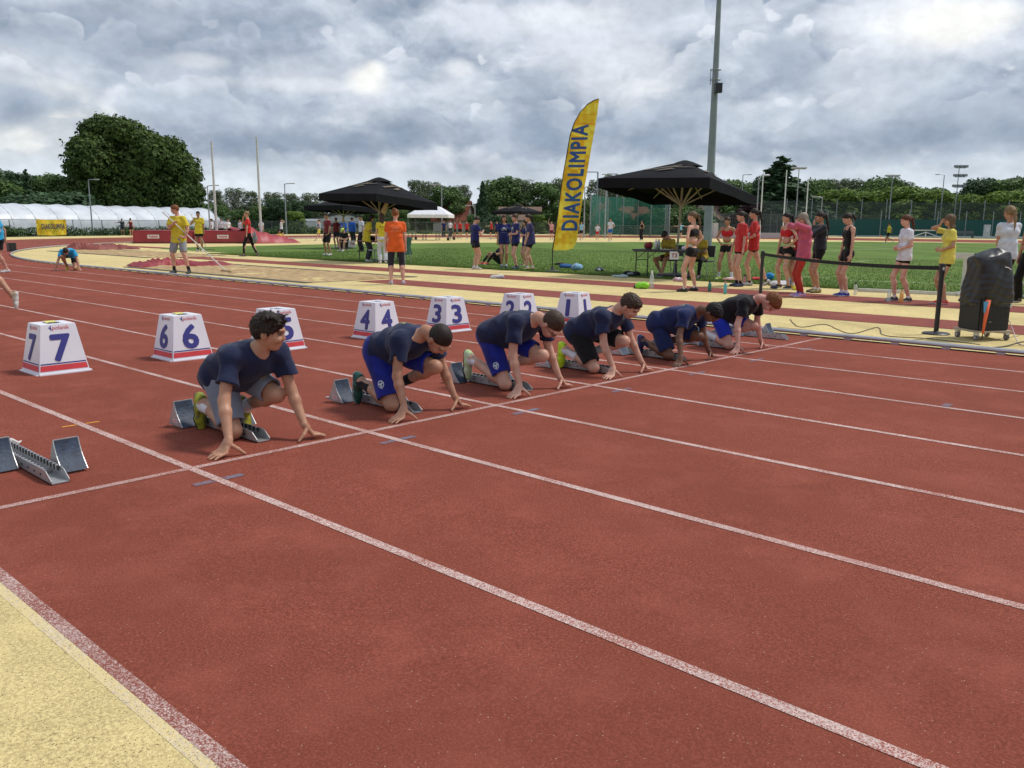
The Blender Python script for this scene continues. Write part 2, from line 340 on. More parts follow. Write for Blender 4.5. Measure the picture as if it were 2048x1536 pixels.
# ------------------------------------------------------------------ bodies: smooth unions of tapered limbs, meshed as one surface
def _v(p): return np.asarray(p, np.float32)
def unit(a):
    a = np.asarray(a, float); n = np.linalg.norm(a); return a/n if n > 1e-9 else np.array([0, 0, 1.0])
class Field:
    def __init__(s): s.p = []
    def cone(s, a, b, ra, rb, k=.02, planes=(), op='u'): s.p.append(('c', _v(a), _v(b), ra, rb, k, planes, op)); return s
    def ell(s, c, r, A=None, k=.02, planes=(), op='u'): s.p.append(('e', _v(c), _v(r), np.eye(3) if A is None else np.asarray(A, float), 0, k, planes, op)); return s
    def mesh(s, h, bump=None, all_planes=()):
        lo = np.full(3, 1e9); hi = -lo
        for q in s.p:
            if q[7] != 'u': continue
            if q[0] == 'c': r = max(q[3], q[4]); lo = np.minimum(lo, np.minimum(q[1], q[2])-r); hi = np.maximum(hi, np.maximum(q[1], q[2])+r)
            else: r = float(max(q[2])); lo = np.minimum(lo, q[1]-r); hi = np.maximum(hi, q[1]+r)
        lo -= 3*h+.012; hi += 3*h+.012
        n = np.ceil((hi-lo)/h).astype(int)+1
        ax = [(lo[i]+h*np.arange(n[i])).astype(np.float32) for i in range(3)]
        D = np.full(n, .08, np.float32)
        for q in s.p:
            k = q[5]; pad = k + 3*h
            if q[0] == 'c': r = max(q[3], q[4]); a = np.minimum(q[1], q[2])-r-pad; b = np.maximum(q[1], q[2])+r+pad
            else: r = float(max(q[2])); a = q[1]-r-pad; b = q[1]+r+pad
            i0 = np.clip(np.floor((a-lo)/h).astype(int), 0, n-1); i1 = np.clip(np.ceil((b-lo)/h).astype(int)+1, 1, n)
            if np.any(i1 <= i0): continue
            X = ax[0][i0[0]:i1[0]][:, None, None]; Y = ax[1][i0[1]:i1[1]][None, :, None]; Z = ax[2][i0[2]:i1[2]][None, None, :]
            if q[0] == 'c':
                ba = q[2]-q[1]; L2 = float(ba@ba)+1e-12
                px = X-q[1][0]; py = Y-q[1][1]; pz = Z-q[1][2]
                t = np.clip((px*ba[0]+py*ba[1]+pz*ba[2])/L2, 0, 1)
                d = np.sqrt((px-ba[0]*t)**2+(py-ba[1]*t)**2+(pz-ba[2]*t)**2) - (q[3]+(q[4]-q[3])*t)
            else:
                A = q[3]; px = X-q[1][0]; py = Y-q[1][1]; pz = Z-q[1][2]
                e = [(px*A[i][0]+py*A[i][1]+pz*A[i][2])/q[2][i] for i in range(3)]
                k0 = np.sqrt(e[0]**2+e[1]**2+e[2]**2)+1e-6
                k1 = np.sqrt((e[0]/q[2][0])**2+(e[1]/q[2][1])**2+(e[2]/q[2][2])**2)+1e-6
                d = k0*(k0-1.0)/k1
            for (pt, nn) in q[6]:
                d = np.maximum(d, (X-pt[0])*nn[0]+(Y-pt[1])*nn[1]+(Z-pt[2])*nn[2])
            S = D[i0[0]:i1[0], i0[1]:i1[1], i0[2]:i1[2]]
            if q[7] == 'u':
                hh = np.clip(.5+.5*(S-d)/k, 0, 1); D[i0[0]:i1[0], i0[1]:i1[1], i0[2]:i1[2]] = S+(d-S)*hh - k*hh*(1-hh)
            else:
                hh = np.clip(.5-.5*(S+d)/k, 0, 1); D[i0[0]:i1[0], i0[1]:i1[1], i0[2]:i1[2]] = S+(-d-S)*hh + k*hh*(1-hh)
        X = ax[0][:, None, None]; Y = ax[1][None, :, None]; Z = ax[2][None, None, :]
        if bump is not None: D += bump(X, Y, Z).astype(np.float32)
        for (pt, nn) in all_planes: D = np.maximum(D, ((X-pt[0])*nn[0]+(Y-pt[1])*nn[1]+(Z-pt[2])*nn[2]).astype(np.float32))
        g = openvdb.FloatGrid(.08); g.copyFromArray(np.ascontiguousarray(D, np.float32), tolerance=0.0)
        P, Q = g.convertToQuads(0.0)
        return P*h+lo, Q[:, ::-1].copy()
def field_obj(name, F, h, m_, parent, bump=None, planes=(), extra=None):
    V, Q = F.mesh(h, bump, planes)
    if extra:
        for (v2, q2) in extra: Q = np.vstack([Q, q2+len(V)]); V = np.vstack([V, v2])
    if not len(Q): return None
    return link(name, mesh_np(name, V, Q, True), m_, parent)

def folds(amp, f=38.0, d=(0, 0, 1), seed=0.0, amp2=None):
    d = unit(d); a2 = amp*.6 if amp2 is None else amp2
    o1, o2 = (d[1], d[2], d[0]), (d[2], d[0], d[1])
    def fn(X, Y, Z):
        s1 = X*o1[0]+Y*o1[1]+Z*o1[2]; s2 = X*d[0]+Y*d[1]+Z*d[2]; s3 = X*o2[0]+Y*o2[1]+Z*o2[2]
        w = np.sin(s1*17+seed)*.9+np.sin(s3*13+seed*2.3)*.8
        return amp*np.sin(s2*f+w*1.7+seed)*(.55+.45*np.sin(s1*11+seed*1.7)) + a2*np.sin((s1+s3)*f*.8+np.sin(s2*15+seed)*1.6)
    return fn

SKIN = {}
def skin(tone):
    c = {'fair': ((.62, .36, .26), (.52, .27, .185)), 'pink': ((.66, .37, .29), (.54, .25, .19)), 'tan': ((.50, .27, .17), (.39, .19, .115)),
         'olive': ((.36, .19, .115), (.29, .14, .08)), 'brown': ((.185, .088, .05), (.135, .06, .034))}[tone]
    return mat('skin_'+tone, c[0], .5, c[1], scale=9, detail=7, lo=.38, hi=.62, spec=.4, bump=.2, bscale=45, bdist=.005)
def hairm(c, n): return mat('hair_'+n, c, .55, tuple(q*.45 for q in c), scale=70, detail=6, lo=.4, hi=.6, bump=.8, bscale=120, bdist=.006, spec=.3)
HAIR = {'black': (.014, .010, .009), 'dark': (.030, .018, .012), 'brown': (.075, .042, .024), 'light': (.17, .105, .055), 'ginger': (.26, .088, .026), 'blond': (.32, .21, .105), 'auburn': (.13, .04, .018), 'grey': (.34, .28, .22)}
def cloth(name, c, rough=.85, f=.78):
    if 'cloth_'+name in MATS: return MATS['cloth_'+name]
    return mat('cloth_'+name, c, rough, tuple(q*f for q in c), scale=9, bump=.45, bscale=14, bdist=.02, sheen=.12, spec=.2)

def ik(A, B, l1, l2, pole, stretch=False):
    A = np.asarray(A, float); B = np.asarray(B, float); d = B-A; L = np.linalg.norm(d)
    if stretch: k = L*1.012/(l1+l2); l1 *= k; l2 *= k
    if L > (l1+l2)*.999: B = A+d*((l1+l2)*.999/L); d = B-A; L = np.linalg.norm(d)
    u = d/L; x = (l1*l1-l2*l2+L*L)/(2*L); hh = math.sqrt(max(l1*l1-x*x, 0)); p = np.asarray(pole, float); p = unit(p-u*(p@u))
    return A+u*x+p*hh, B

def strands(ho, m_, hc, hu, hf, ln, n, lift, w):
    'loose strands that break up the outline and the hairline'
    me = ho.data; nv = len(me.vertices); co = np.empty(nv*3, np.float32); me.vertices.foreach_get('co', co); co = co.reshape(-1, 3); no = np.empty(nv*3, np.float32); me.vertices.foreach_get('normal', no); no = no.reshape(-1, 3)
    r2 = np.random.default_rng(int(abs(hc[0]*977+hc[2]*313)) % 9999); i = r2.integers(0, nv, n); P = co[i]; N = no[i]
    away = P-(hc+hu*.09); away /= np.linalg.norm(away, axis=1)[:, None]+1e-6; flow = away-N*(away*N).sum(1)[:, None]; flow /= np.linalg.norm(flow, axis=1)[:, None]+1e-6
    d = flow*(1-lift)+N*(lift*r2.uniform(.3, 1.4, n)[:, None])+r2.normal(0, .22, (n, 3)); d /= np.linalg.norm(d, axis=1)[:, None]; L = ln*r2.uniform(.5, 1.4, n)[:, None]; sd = np.cross(d, N); sd /= np.linalg.norm(sd, axis=1)[:, None]+1e-6
    V = np.stack([P-sd*w, P+sd*w, P+d*L*.6+sd*w*.6+N*.001, P+d*L], 1).reshape(-1, 3); F = np.arange(4*n).reshape(-1, 4); o = link('strands', mesh_np('strands', V, F), m_, ho); o['kind'] = 'stuff'

def hand_mesh(W, fdir, palm, side, h=.004, curl=.5, tips=None, thumb=None, s=1.0, spread=.12, E=None):
    'palm, four unequal fingers with two bends each and a thumb leaving the side of the palm'
    F = Field(); d = unit(fdir); n = unit(np.asarray(palm, float)-d*(np.asarray(palm, float)@d)); t = np.cross(n, d)*side   # t points to the thumb side
    W = np.asarray(W, float)
    if E is not None: F.cone(np.asarray(E, float), W, .026*s, .0235*s, .01)
    F.cone(W, W+d*.02*s, .0235*s, .024*s, .01)
    K = [W+d*.086*s+t*.030*s, W+d*.090*s+t*.010*s, W+d*.086*s-t*.010*s, W+d*.078*s-t*.029*s]
    LEN = [.072, .080, .074, .058]
    for i, k in enumerate(K):
        F.cone(W+d*.015*s+t*(.012-.008*i)*s, k, .0165*s, .0118*s, .012)
    F.cone(K[0], K[3], .0108*s, .0108*s, .01)
    for i, k in enumerate(K):
        if tips is not None:
            T = np.asarray(tips[i], float); m_ = (k+T)/2; L = np.linalg.norm(T-k); b = max(0.0, (LEN[i]*s)**2-L*L)**.5*.5+.006; m_ = m_ - n*b
            a1 = k+(m_-k)*.98; F.cone(k, a1, .0105*s, .0092*s, .004); F.cone(a1, T, .0092*s, .0072*s, .004)
        else:
            dd = unit(d+t*spread*(1.5-i)); p = k; an = curl*(.55+.08*i)
            for j, fr in enumerate((.45, .32, .23)):
                q = dd*math.cos(an)+n*math.sin(an); e = p+q*LEN[i]*s*fr; F.cone(p, e, (.0103-.0011*j)*s, (.0093-.0011*j)*s, .004); p = e; an += curl*.9
    B = W+d*.025*s+t*.018*s
    if thumb is not None:
        T = np.asarray(thumb, float); m_ = B+(T-B)*.5+t*.008; F.cone(B, m_, .015*s, .0118*s, .008); F.cone(m_, T, .0115*s, .0085*s, .004)
    else:
        q = unit(d*.75+t*.75+n*.3); e = B+q*.045*s; F.cone(B, e, .0145*s, .0115*s, .008); q = unit(d*.95+t*.3+n*.35); F.cone(e, e+q*.034*s, .0108*s, .0085*s, .004)
    return F.mesh(h)

SPH = {}
def ball_part(name, m_, parent, c, r, rot=None):
    if m_.name not in SPH:
        bm = bmesh.new(); bmesh.ops.create_icosphere(bm, subdivisions=2, radius=1.0); me = bpy.data.meshes.new(name); bm.to_mesh(me); bm.free()
        me.polygons.foreach_set('use_smooth', np.ones(len(me.polygons), bool)); me.materials.append(m_); SPH[m_.name] = me
    o = bpy.data.objects.new(name, SPH[m_.name]); COL.objects.link(o); o.parent = parent
    Mx = Matrix.Translation(Vector(c)) @ (rot.to_4x4() if rot is not None else Matrix.Identity(4)) @ Matrix.Diagonal((*r, 1)); o.matrix_local = Mx; return o

def person(label, loc, rz=0.0, H=1.7, P=None, fem=False, tone='fair', hair=('short', 'brown'), top=None, low=None, shoes=None, socks=None, q=.009, group=None, mirror=False, build=1.0, extras=None):
    '''P holds the pose in the person's own frame: x ahead, y to the left, z up, origin on the ground.'''
    root = empty('person', loc, rz, label, 'person', group)
    s = H/1.7; P = dict(P or {}); hero = q < .0075
    w = (.96 if fem else 1.0)*build
    hipc = np.array(P.get('hip', (0, 0, .895*s)), float); chc = np.array(P.get('chest', hipc+np.array([.0, 0, .50*s])), float)
    Ll = unit(P.get('hiplat', (0, 1, 0))); Lc = unit(P.get('chlat', Ll)); sp = unit(chc-hipc); fwd = np.cross(Lc, sp)   # ahead of the chest
    neckl = .075*s; nb = chc+sp*.045*s; nk = np.array(P.get('neck', nb+sp*neckl*.9), float)
    hf = unit(P.get('look', fwd)); hu = P.get('hup', sp); hu = unit(np.asarray(hu, float)-hf*(np.asarray(hu, float)@hf)); hl = np.cross(hu, hf)
    hk = .96*s if H < 1.62 else 1.0*s
    hc = np.array(P.get('head', nk+hu*.115*hk+hf*.022*hk), float)
    sw = .175*s*w; S = {1: chc+Lc*sw, -1: chc-Lc*sw}
    for k_, sgn in (('shl', 1), ('shr', -1)):
        if k_ in P: S[sgn] = np.array(P[k_], float)
    hw = .088*s*w; Hj = {1: hipc+Ll*hw, -1: hipc-Ll*hw}
    A = {1: np.array(P.get('footl', (0, .10*s, 0)), float), -1: np.array(P.get('footr', (0, -.10*s, 0)), float)}
    ANK = {}; KN = {}; FD = {1: unit(P.get('fdl', (1, .22, 0))), -1: unit(P.get('fdr', (1, -.22, 0)))}; FU = {1: unit(P.get('ful', (0, 0, 1))), -1: unit(P.get('fur', (0, 0, 1)))}
    for g in (1, -1):
        ank = A[g]+FU[g]*.085*s if not P.get('ankle') else A[g]
        kn, ank2 = ik(Hj[g], ank, .425*s, .415*s, P.get('kpl' if g > 0 else 'kpr', (1, .1*g, 0)), stretch=P.get('legstretch', False))
        KN[g], ANK[g] = kn, ank2
    for k_, g in (('kneel', 1), ('kneer', -1)):
        if k_ in P: KN[g] = np.array(P[k_], float)
    HN = {1: np.array(P.get('handl', hipc+Ll*.22*s+np.array([.06*s, 0, -.07*s])), float), -1: np.array(P.get('handr', hipc-Ll*.22*s+np.array([.06*s, 0, -.07*s])), float)}
    EL = {}
    for g in (1, -1):
        EL[g], HN[g] = ik(S[g], HN[g], .275*s, .25*s, P.get('epl' if g > 0 else 'epr', (-1, .35*g, -.1)), stretch=P.get('armstretch', False))
    tw = w*s
    # ---- skin: trunk, neck, head, limbs as one surface
    B = Field()
    B.cone(hipc+Ll*.065*tw, hipc-Ll*.065*tw, .098*tw, .098*tw, .05)
    wa = hipc+(chc-hipc)*.42; wr = .080 if fem else .088; B.cone(wa+Ll*.045*tw, wa-Ll*.045*tw, wr*tw, wr*tw, .06)
    cb = hipc+(chc-hipc)*.78; B.cone(cb+Lc*.065*tw, cb-Lc*.065*tw, .094*tw, .094*tw, .06)
    if fem:
        for g in (1, -1): B.ell(cb+Lc*g*.060*s+fwd*.054*s-sp*.01*s, (.046*s,)*3, None, .045)
    B.cone(S[1]-Lc*.03*s, chc+sp*.01*s, .047*s, .060*s, .05); B.cone(S[-1]+Lc*.03*s, chc+sp*.01*s, .047*s, .060*s, .05)
    B.cone(chc, nk, .056*s, .047*s*(.88 if fem else 1), .03); B.cone(nk, hc-hf*.018*hk, .047*s*(.88 if fem else 1), .05*s*(.88 if fem else 1), .02)
    aw = (.84 if fem else 1.0)*build
    for g in (1, -1):
        B.cone(S[g], EL[g], .046*s*aw, .035*s*aw, .03); fm = EL[g]+(HN[g]-EL[g])*.3
        B.cone(EL[g], fm, .036*s*aw, .038*s*aw, .02); B.cone(fm, HN[g], .037*s*aw, .0235*s, .015)
        B.cone(Hj[g], KN[g], .083*tw, .052*s*build, .03)
        d1 = unit(ANK[g]-KN[g]); back = unit(np.cross(Ll, d1)); back = -back if back@(KN[g]-Hj[g]) > 0 and False else back
        cf = KN[g]+(ANK[g]-KN[g])*.3 + unit(-(np.array(Hj[g])+ANK[g])/2*0 + (Hj[g]+ANK[g])/2-KN[g])*.012*s
        B.cone(KN[g], cf, .052*s*build, .053*s*build, .02); B.cone(cf, ANK[g], .053*s*build, .033*s, .03)
        B.ell(KN[g], (.05*s,)*3, None, .015)
        B.cone(ANK[g], ANK[g]-FU[g]*.045*s+FD[g]*.06*s, .034*s, .03*s, .02); B.cone(ANK[g], ANK[g]-FU[g]*.04*s-FD[g]*.02*s, .033*s, .03*s, .02)
    sk = skin(tone)
    HA = np.array([hf, hl, hu])
    def hp(x, y, z): return hc+hf*x*hk+hl*y*hk+hu*z*hk
    HF = Field()
    HF.ell(hp(-.012, 0, .022), np.array([.094, .076, .092])*hk, HA, .02)
    HF.ell(hp(.022, 0, -.03), np.array([.066, .060, .078])*hk, HA, .03)
    HF.ell(hp(.050, 0, -.086), np.array([.024, .026, .02])*hk, HA, .03)
    HF.cone(nk, hp(-.025, 0, -.05), .047*s*(.88 if fem else 1), .05*s*(.88 if fem else 1), .02)
    for g in (1, -1):
        HF.ell(hp(.083, g*.030, .006), np.array([.018, .019, .014])*hk, HA, .018, op='s')
        HF.ell(hp(-.008, g*.079, -.012), np.array([.019, .008, .03])*hk, HA, .006)
        HF.ell(hp(.068, g*.036, -.032), np.array([.022, .022, .02])*hk, HA, .02)
    HF.cone(hp(.084, 0, .010), hp(.098, 0, -.028), .008*hk, .0115*hk, .014)
    HF.ell(hp(.086, 0, -.032), np.array([.013, .017, .009])*hk, HA, .010)
    HF.cone(hp(.080, .013, -.058), hp(.080, -.013, -.058), .0065*hk, .0065*hk, .012); HF.cone(hp(.077, .011, -.069), hp(.077, -.011, -.069), .007*hk, .007*hk, .012)
    HF.cone(hp(.082, .04, .028), hp(.088, 0, .024), .009*hk, .010*hk, .014); HF.cone(hp(.082, -.04, .028), hp(.088, 0, .024), .009*hk, .010*hk, .014)
    extra = [HF.mesh(.0045*hk if hero else max(.0055, q*.72))]
    fine = q < .013
    for g in (1, -1):
        hd = P.get('hdl' if g > 0 else 'hdr', HN[g]-EL[g]+np.array([.04, 0, -.03])); pn = P.get('pnl' if g > 0 else 'pnr', -Lc*g+fwd*.2)
        if fine:
            extra.append(hand_mesh(HN[g], hd, pn, g, .0038 if hero else .0052, P.get('curl', .45), P.get('tipl' if g > 0 else 'tipr'), P.get('thl' if g > 0 else 'thr'), s*.98, E=HN[g]+(EL[g]-HN[g])*.25))
        else:
            d_ = unit(hd); B.cone(HN[g], HN[g]+d_*.07*s, .024*s, .030*s, .01); B.cone(HN[g]+d_*.07*s, HN[g]+d_*.14*s, .026*s, .014*s, .01)
    body = field_obj('body', B, q, sk, root, None, (), extra)
    # ---- face details
    if q < .0105:
        dk = mat('eye_dark', (.02, .014, .01), .25); wh = mat('eye_white', (.26, .22, .20), .35); lp = mat('lip', (.34, .12, .10) if tone != 'brown' else (.16, .06, .05), .45)
        rot = Matrix(((hf[0], hl[0], hu[0]), (hf[1], hl[1], hu[1]), (hf[2], hl[2], hu[2])))
        for g in (1, -1):
            e = ball_part('eye', wh, root, hp(.0725, g*.030, .006), (.009*hk, .013*hk, .0060*hk), rot)
            ball_part('pupil', dk, root, hp(.0775, g*.030, .005), (.007*hk, .006*hk, .006*hk), rot)
            ball_part('eyebrow', hairm(HAIR[hair[1]], hair[1]), root, hp(.088, g*.031, .027), (.005*hk, .019*hk, .0035*hk), rot)
        ball_part('mouth', lp, root, hp(.082, 0, -.0635), (.0045*hk, .018*hk, .0050*hk), rot)
    # ---- hair
    st, hcn = hair; hm = hairm(HAIR[hcn], hcn); G = Field(); hq = .0055 if hero else max(.0062, q*.8)
    thick = {'buzz': .001, 'fade': .002, 'short': .006, 'tail': .009, 'long': .013, 'bun': .009, 'bob': .014, 'cap': .006, 'mop': .009, 'fringe': .013}[st]
    lt = math.atan(.62); pn_ = unit(hf*math.sin(lt)-hu*math.cos(lt)); ppt = hp(.012 if st not in ('fade', 'buzz') else .004, 0, .002 if st not in ('long', 'bob', 'mop') else -.012)
    G.ell(hp(-.014, 0, .026), np.array([.094+thick, .077+thick*.9, .092+thick])*hk, HA, .01, planes=[(ppt, pn_)])
    if st in ('mop', 'short', 'fringe'): G.ell(hp(.03, 0, .080 if st != 'short' else .074), np.array([.060, .058, .032])*hk, HA, .02)
    if st == 'mop':
        r2 = np.random.default_rng(3)
        for i in range(34):
            a = r2.uniform(-2.2, 2.2); c0 = hp(.05*math.cos(a)+.01, .06*math.sin(a), .098+r2.uniform(-.02, .012)); G.cone(c0, c0+(hf*math.cos(a)+hl*math.sin(a))*r2.uniform(.02, .045)*hk+hu*r2.uniform(-.02, .022)*hk, .012*hk, .003*hk, .007)
        for g in (1, -1): G.ell(hp(.058, g*.045, .066), np.array([.03, .024, .022])*hk, HA, .015)
    if st in ('tail', 'bun'):
        b0 = hp(-.10, 0, .045 if st == 'tail' else .09); b1 = b0-hf*.035*hk-hu*.02*hk; G.cone(hp(-.08, 0, .04), b0, .03*hk, .018*hk, .015)
        if st == 'bun': G.ell(b0+hu*.01*hk, np.array([.036, .036, .034])*hk, HA, .01)
        else:
            tl = P.get('tail', .26); G.cone(b0, b1, .018*hk, .024*hk, .01); b2 = b1-hf*.02*hk-hu*tl*.5*hk+hl*P.get('tsw', .0); b3 = b2+np.array([0, 0, -1.0])*tl*.5*hk; G.cone(b1, b2, .026*hk, .027*hk, .015); G.cone(b2, b3, .026*hk, .008*hk, .015)
    if st in ('long', 'bob'):
        ln = .24 if st == 'long' else .10
        for a in (-.06, -.03, 0, .03, .06):
            b0 = hp(-.07+abs(a)*.9, a*1.1, .0); b1 = b0-hu*(.10+ln*.4)*hk-hf*.01*hk; b2 = b1+np.array([0, 0, -1.0])*ln*.6*hk+hf*.0; G.cone(b0, b1, .032*hk, .030*hk, .02); G.cone(b1, b2, .028*hk, .012*hk, .02)
    sd_ = rng.uniform(0, 9)
    hb = (lambda X, Y, Z: .0034*np.sin(X*150+np.sin(Z*70)*2+sd_)*np.sin(Y*140+np.sin(X*90)*2)+.0020*np.sin(Z*230+Y*120+np.sin(X*80)*2)) if st not in ('buzz', 'fade') else (lambda X, Y, Z: .0004*np.sin(X*300+Y*210)*np.sin(Z*280))
    ho = field_obj('hair', G, hq, hm, root, hb)
    if ho and q < .0125: strands(ho, hm, hc, hu, hf, {'buzz': .004, 'fade': .006, 'short': .016, 'mop': .021}.get(st, .020)*hk, 2600 if hero else 900, {'buzz': .75, 'fade': .6, 'short': .35}.get(st, .22), .0011 if hero else .002)
    if st == 'cap':
        C = Field(); cm = cloth('cap_'+hair[1], P.get('capcol', (.75, .75, .8))); C.ell(hp(-.01, 0, .04), np.array([.105, .09, .09])*hk, HA, .01, planes=[(hp(0, 0, .03), -hu)]); C.ell(hp(.10, 0, .035), np.array([.07, .065, .012])*hk, HA, .015); field_obj('cap', C, hq, cm, root)
    # ---- top
    if top:
        kind, tm = top[0], top[1]; T = Field(); e = {'tee': .013, 'loose': .024, 'tank': .008, 'bra': .006, 'hoodie': .030}[kind]
        if hero: e = .020
        Tl = top[2] if len(top) > 2 else {}
        hem = Tl.get('hem', .02 if kind != 'bra' else .52); hemp = hipc+(chc-hipc)*hem; plane = (hemp, -sp)
        pl = [plane]
        wr_ = (.086 if kind == 'tank' else .100) if fem else .104
        if kind != 'bra':
            T.cone(hipc+Ll*.066*tw, hipc-Ll*.066*tw, .100*tw+e*.9, .100*tw+e*.9, .03, pl)
            if kind != 'tank': T.cone(hipc+Ll*.066*tw-sp*.09, hipc-Ll*.066*tw-sp*.09, .097*tw+e*.9, .097*tw+e*.9, .03, pl)
            T.cone(wa+Ll*.055*tw, wa-Ll*.055*tw, wr_*tw+e, wr_*tw+e, .06, pl)
            if kind != 'tank': sd2 = hipc+(chc-hipc)*.2; T.cone(sd2+Ll*.060*tw, sd2-Ll*.060*tw, .100*tw+e*.9, .100*tw+e*.9, .04, pl)
            if kind != 'tank' and not hero and not Tl.get('nolap'):
                for g in (1, -1): T.cone(Hj[g], Hj[g]+(KN[g]-Hj[g])*.35, .088*tw+e*.8, .080*tw+e, .03, pl)
            if Tl.get('drape'): dv = np.array(Tl['drape'], float); T.ell(wa+dv*.055, (.115*s, .125*s, .10*s), None, .06, pl); T.ell(cb+dv*.03, (.12*s, .12*s, .10*s), None, .06, pl)
        T.cone(cb+Lc*.07*tw, cb-Lc*.07*tw, .098*tw+e, .098*tw+e, .05, pl)
        if fem:
            for g in (1, -1): T.ell(cb+Lc*g*.060*s+fwd*.052*s-sp*.01*s, (.052*s+e*.2,)*3, None, .06, pl)
        if hero and kind == 'tee':
            T.cone(hipc+Ll*.072*tw, hipc-Ll*.072*tw, .114*tw+e*.9, .114*tw+e*.9, .03, pl)
            for g in (1, -1): T.ell(S[g]-Lc*g*.012*s, (.060*s+e*.6,)*3, None, .03)
        if hero: T.ell((cb+wa)/2-fwd*.045*s, (.135*s, .135*s, .085*s), None, .06, pl)
        if kind in ('tee', 'loose', 'hoodie'):
            T.cone(S[1]-Lc*.03*s, chc+sp*.005*s, .050*s+e*.5, .066*s+e*.3, .04, pl); T.cone(S[-1]+Lc*.03*s, chc+sp*.005*s, .050*s+e*.5, .066*s+e*.3, .04, pl)
            fr = Tl.get('sleeve', .62 if kind == 'tee' else .78)
            for g in (1, -1):
                if kind == 'hoodie':
                    T.cone(S[g], EL[g], .055*s+e*.5, .048*s+e*.4, .03); cu_ = EL[g]+(HN[g]-EL[g])*.96; T.cone(EL[g], cu_, .048*s+e*.4, .036*s, .02, [(cu_, unit(HN[g]-EL[g]))])
                else:
                    en = S[g]+(EL[g]-S[g])*fr; dr = unit(EL[g]-S[g]); out = .010*s; down = np.array([0, 0, -1.0])*.010
                    T.cone(S[g]-dr*.0, en+down, .049*s*aw+e*.35, .053*s*aw+e*.8, .03, [(en, dr)])
        elif kind == 'tank':
            T.cone(chc+Lc*sw*.62, chc+sp*.01*s, .045*s+e, .060*s+e*.5, .03, pl); T.cone(chc-Lc*sw*.62, chc+sp*.01*s, .045*s+e, .060*s+e*.5, .03, pl)
        else:
            for g in (1, -1): T.cone(cb+Lc*g*.07*s+fwd*.04*s, chc+Lc*g*.075*s+sp*.03*s, .05*s+e, .028*s+e, .02, pl); T.cone(chc+Lc*g*.075*s+sp*.03*s, cb+Lc*g*.02*s-fwd*.06*s, .028*s+e, .04*s, .02, pl)
        if kind == 'bra': T.cone(chc+sp*.10-fwd*.01, chc+sp*.02+fwd*.05, .075*s, .085*s, .02, op='s')
        nf = .5 if kind != 'hoodie' else .3
        T.cone(chc+sp*.022+fwd*.010, nk+sp*.05, .050*s, .066*s, .008, op='s')
        if hero and kind == 'tee':
            down_ = np.array([0, 0, -.010])
            for g in (1, -1):
                en = S[g]+(EL[g]-S[g])*Tl.get('sleeve', .62); dr = unit(EL[g]-S[g]); T.cone(en-dr*.035+down_, en+dr*.04+down_, .038*s, .053*s*aw+e*.8-.011, .004, op='s')
        hm_ = -sp
        amp = {'tee': .0048, 'loose': .007, 'tank': .0018, 'bra': .0006, 'hoodie': .006}[kind]*Tl.get('wr', 1.0)
        o = field_obj('shirt' if kind in ('tee', 'loose') else {'tank': 'tank_top', 'bra': 'sports_top', 'hoodie': 'sweatshirt'}[kind], T, q if q < .01 else q*.9, tm, root, folds(amp, 30, sp*.6+Lc*.5+fwd*.3, rng.uniform(0, 9)))
        root['_top'] = o.name if o else ''
        if Tl.get('marks'): shirt_marks(o, Tl['marks'], chc, hipc, sp, Lc, fwd, s, root)
    # ---- lower wear
    if low:
        kind, lm = low[0], low[1]; Lo = low[2] if len(low) > 2 else {}; T = Field()
        e, fr = {'shorts': (.014, .62), 'long_shorts': (.020, .86), 'tight': (.006, .20), 'leggings': (.005, 2.0), 'capri': (.006, 1.45), 'trousers': (.022, 2.0), 'mini': (.012, .30)}[kind]
        fr = Lo.get('len', fr); wst = Lo.get('waist', .12); up = (hipc+(chc-hipc)*wst, sp)
        T.cone(hipc+Ll*.066*tw, hipc-Ll*.066*tw, .100*tw+e, .100*tw+e, .05, [up]); T.cone(wa+Ll*.045*tw, wa-Ll*.045*tw, wr*tw+e, wr*tw+e, .05, [up])
        for g in (1, -1):
            if fr <= 1:
                en = Hj[g]+(KN[g]-Hj[g])*fr; dr = unit(KN[g]-Hj[g]); rr = .083*(1-fr)+.054*fr
                T.cone(Hj[g], en+dr*.0, .086*tw+e, rr*tw+e*(1.6 if kind != 'tight' else 1), .03, [(en, dr)])
                if hero: T.cone(en-dr*.06, en+dr*.04, rr*tw, rr*tw+e*1.15, .004, op='s')
            else:
                f2 = fr-1; en = KN[g]+(ANK[g]-KN[g])*min(f2, .97); T.cone(Hj[g], KN[g], .085*tw+e, .053*s*build+e, .03)
                T.cone(KN[g], KN[g]+(ANK[g]-KN[g])*.3, .053*s*build+e, .052*s*build+e, .02); a0 = KN[g]+(ANK[g]-KN[g])*min(.3, f2); r3 = (.034*s+e if kind != 'trousers' else .05*s+e*1.2) if f2 > .6 else .05*s*build+e
                T.cone(a0, en, .052*s*build+e, r3, .02, [(en, unit(ANK[g]-KN[g]))])
        field_obj({'shorts': 'shorts', 'long_shorts': 'shorts', 'tight': 'shorts', 'leggings': 'leggings', 'capri': 'leggings', 'trousers': 'trousers', 'mini': 'shorts'}[kind], T, q if q < .01 else q*.9, lm, root, folds({'shorts': .003, 'long_shorts': .004, 'trousers': .006}.get(kind, .0008), 34, sp+Ll*.4, rng.uniform(0, 9)))
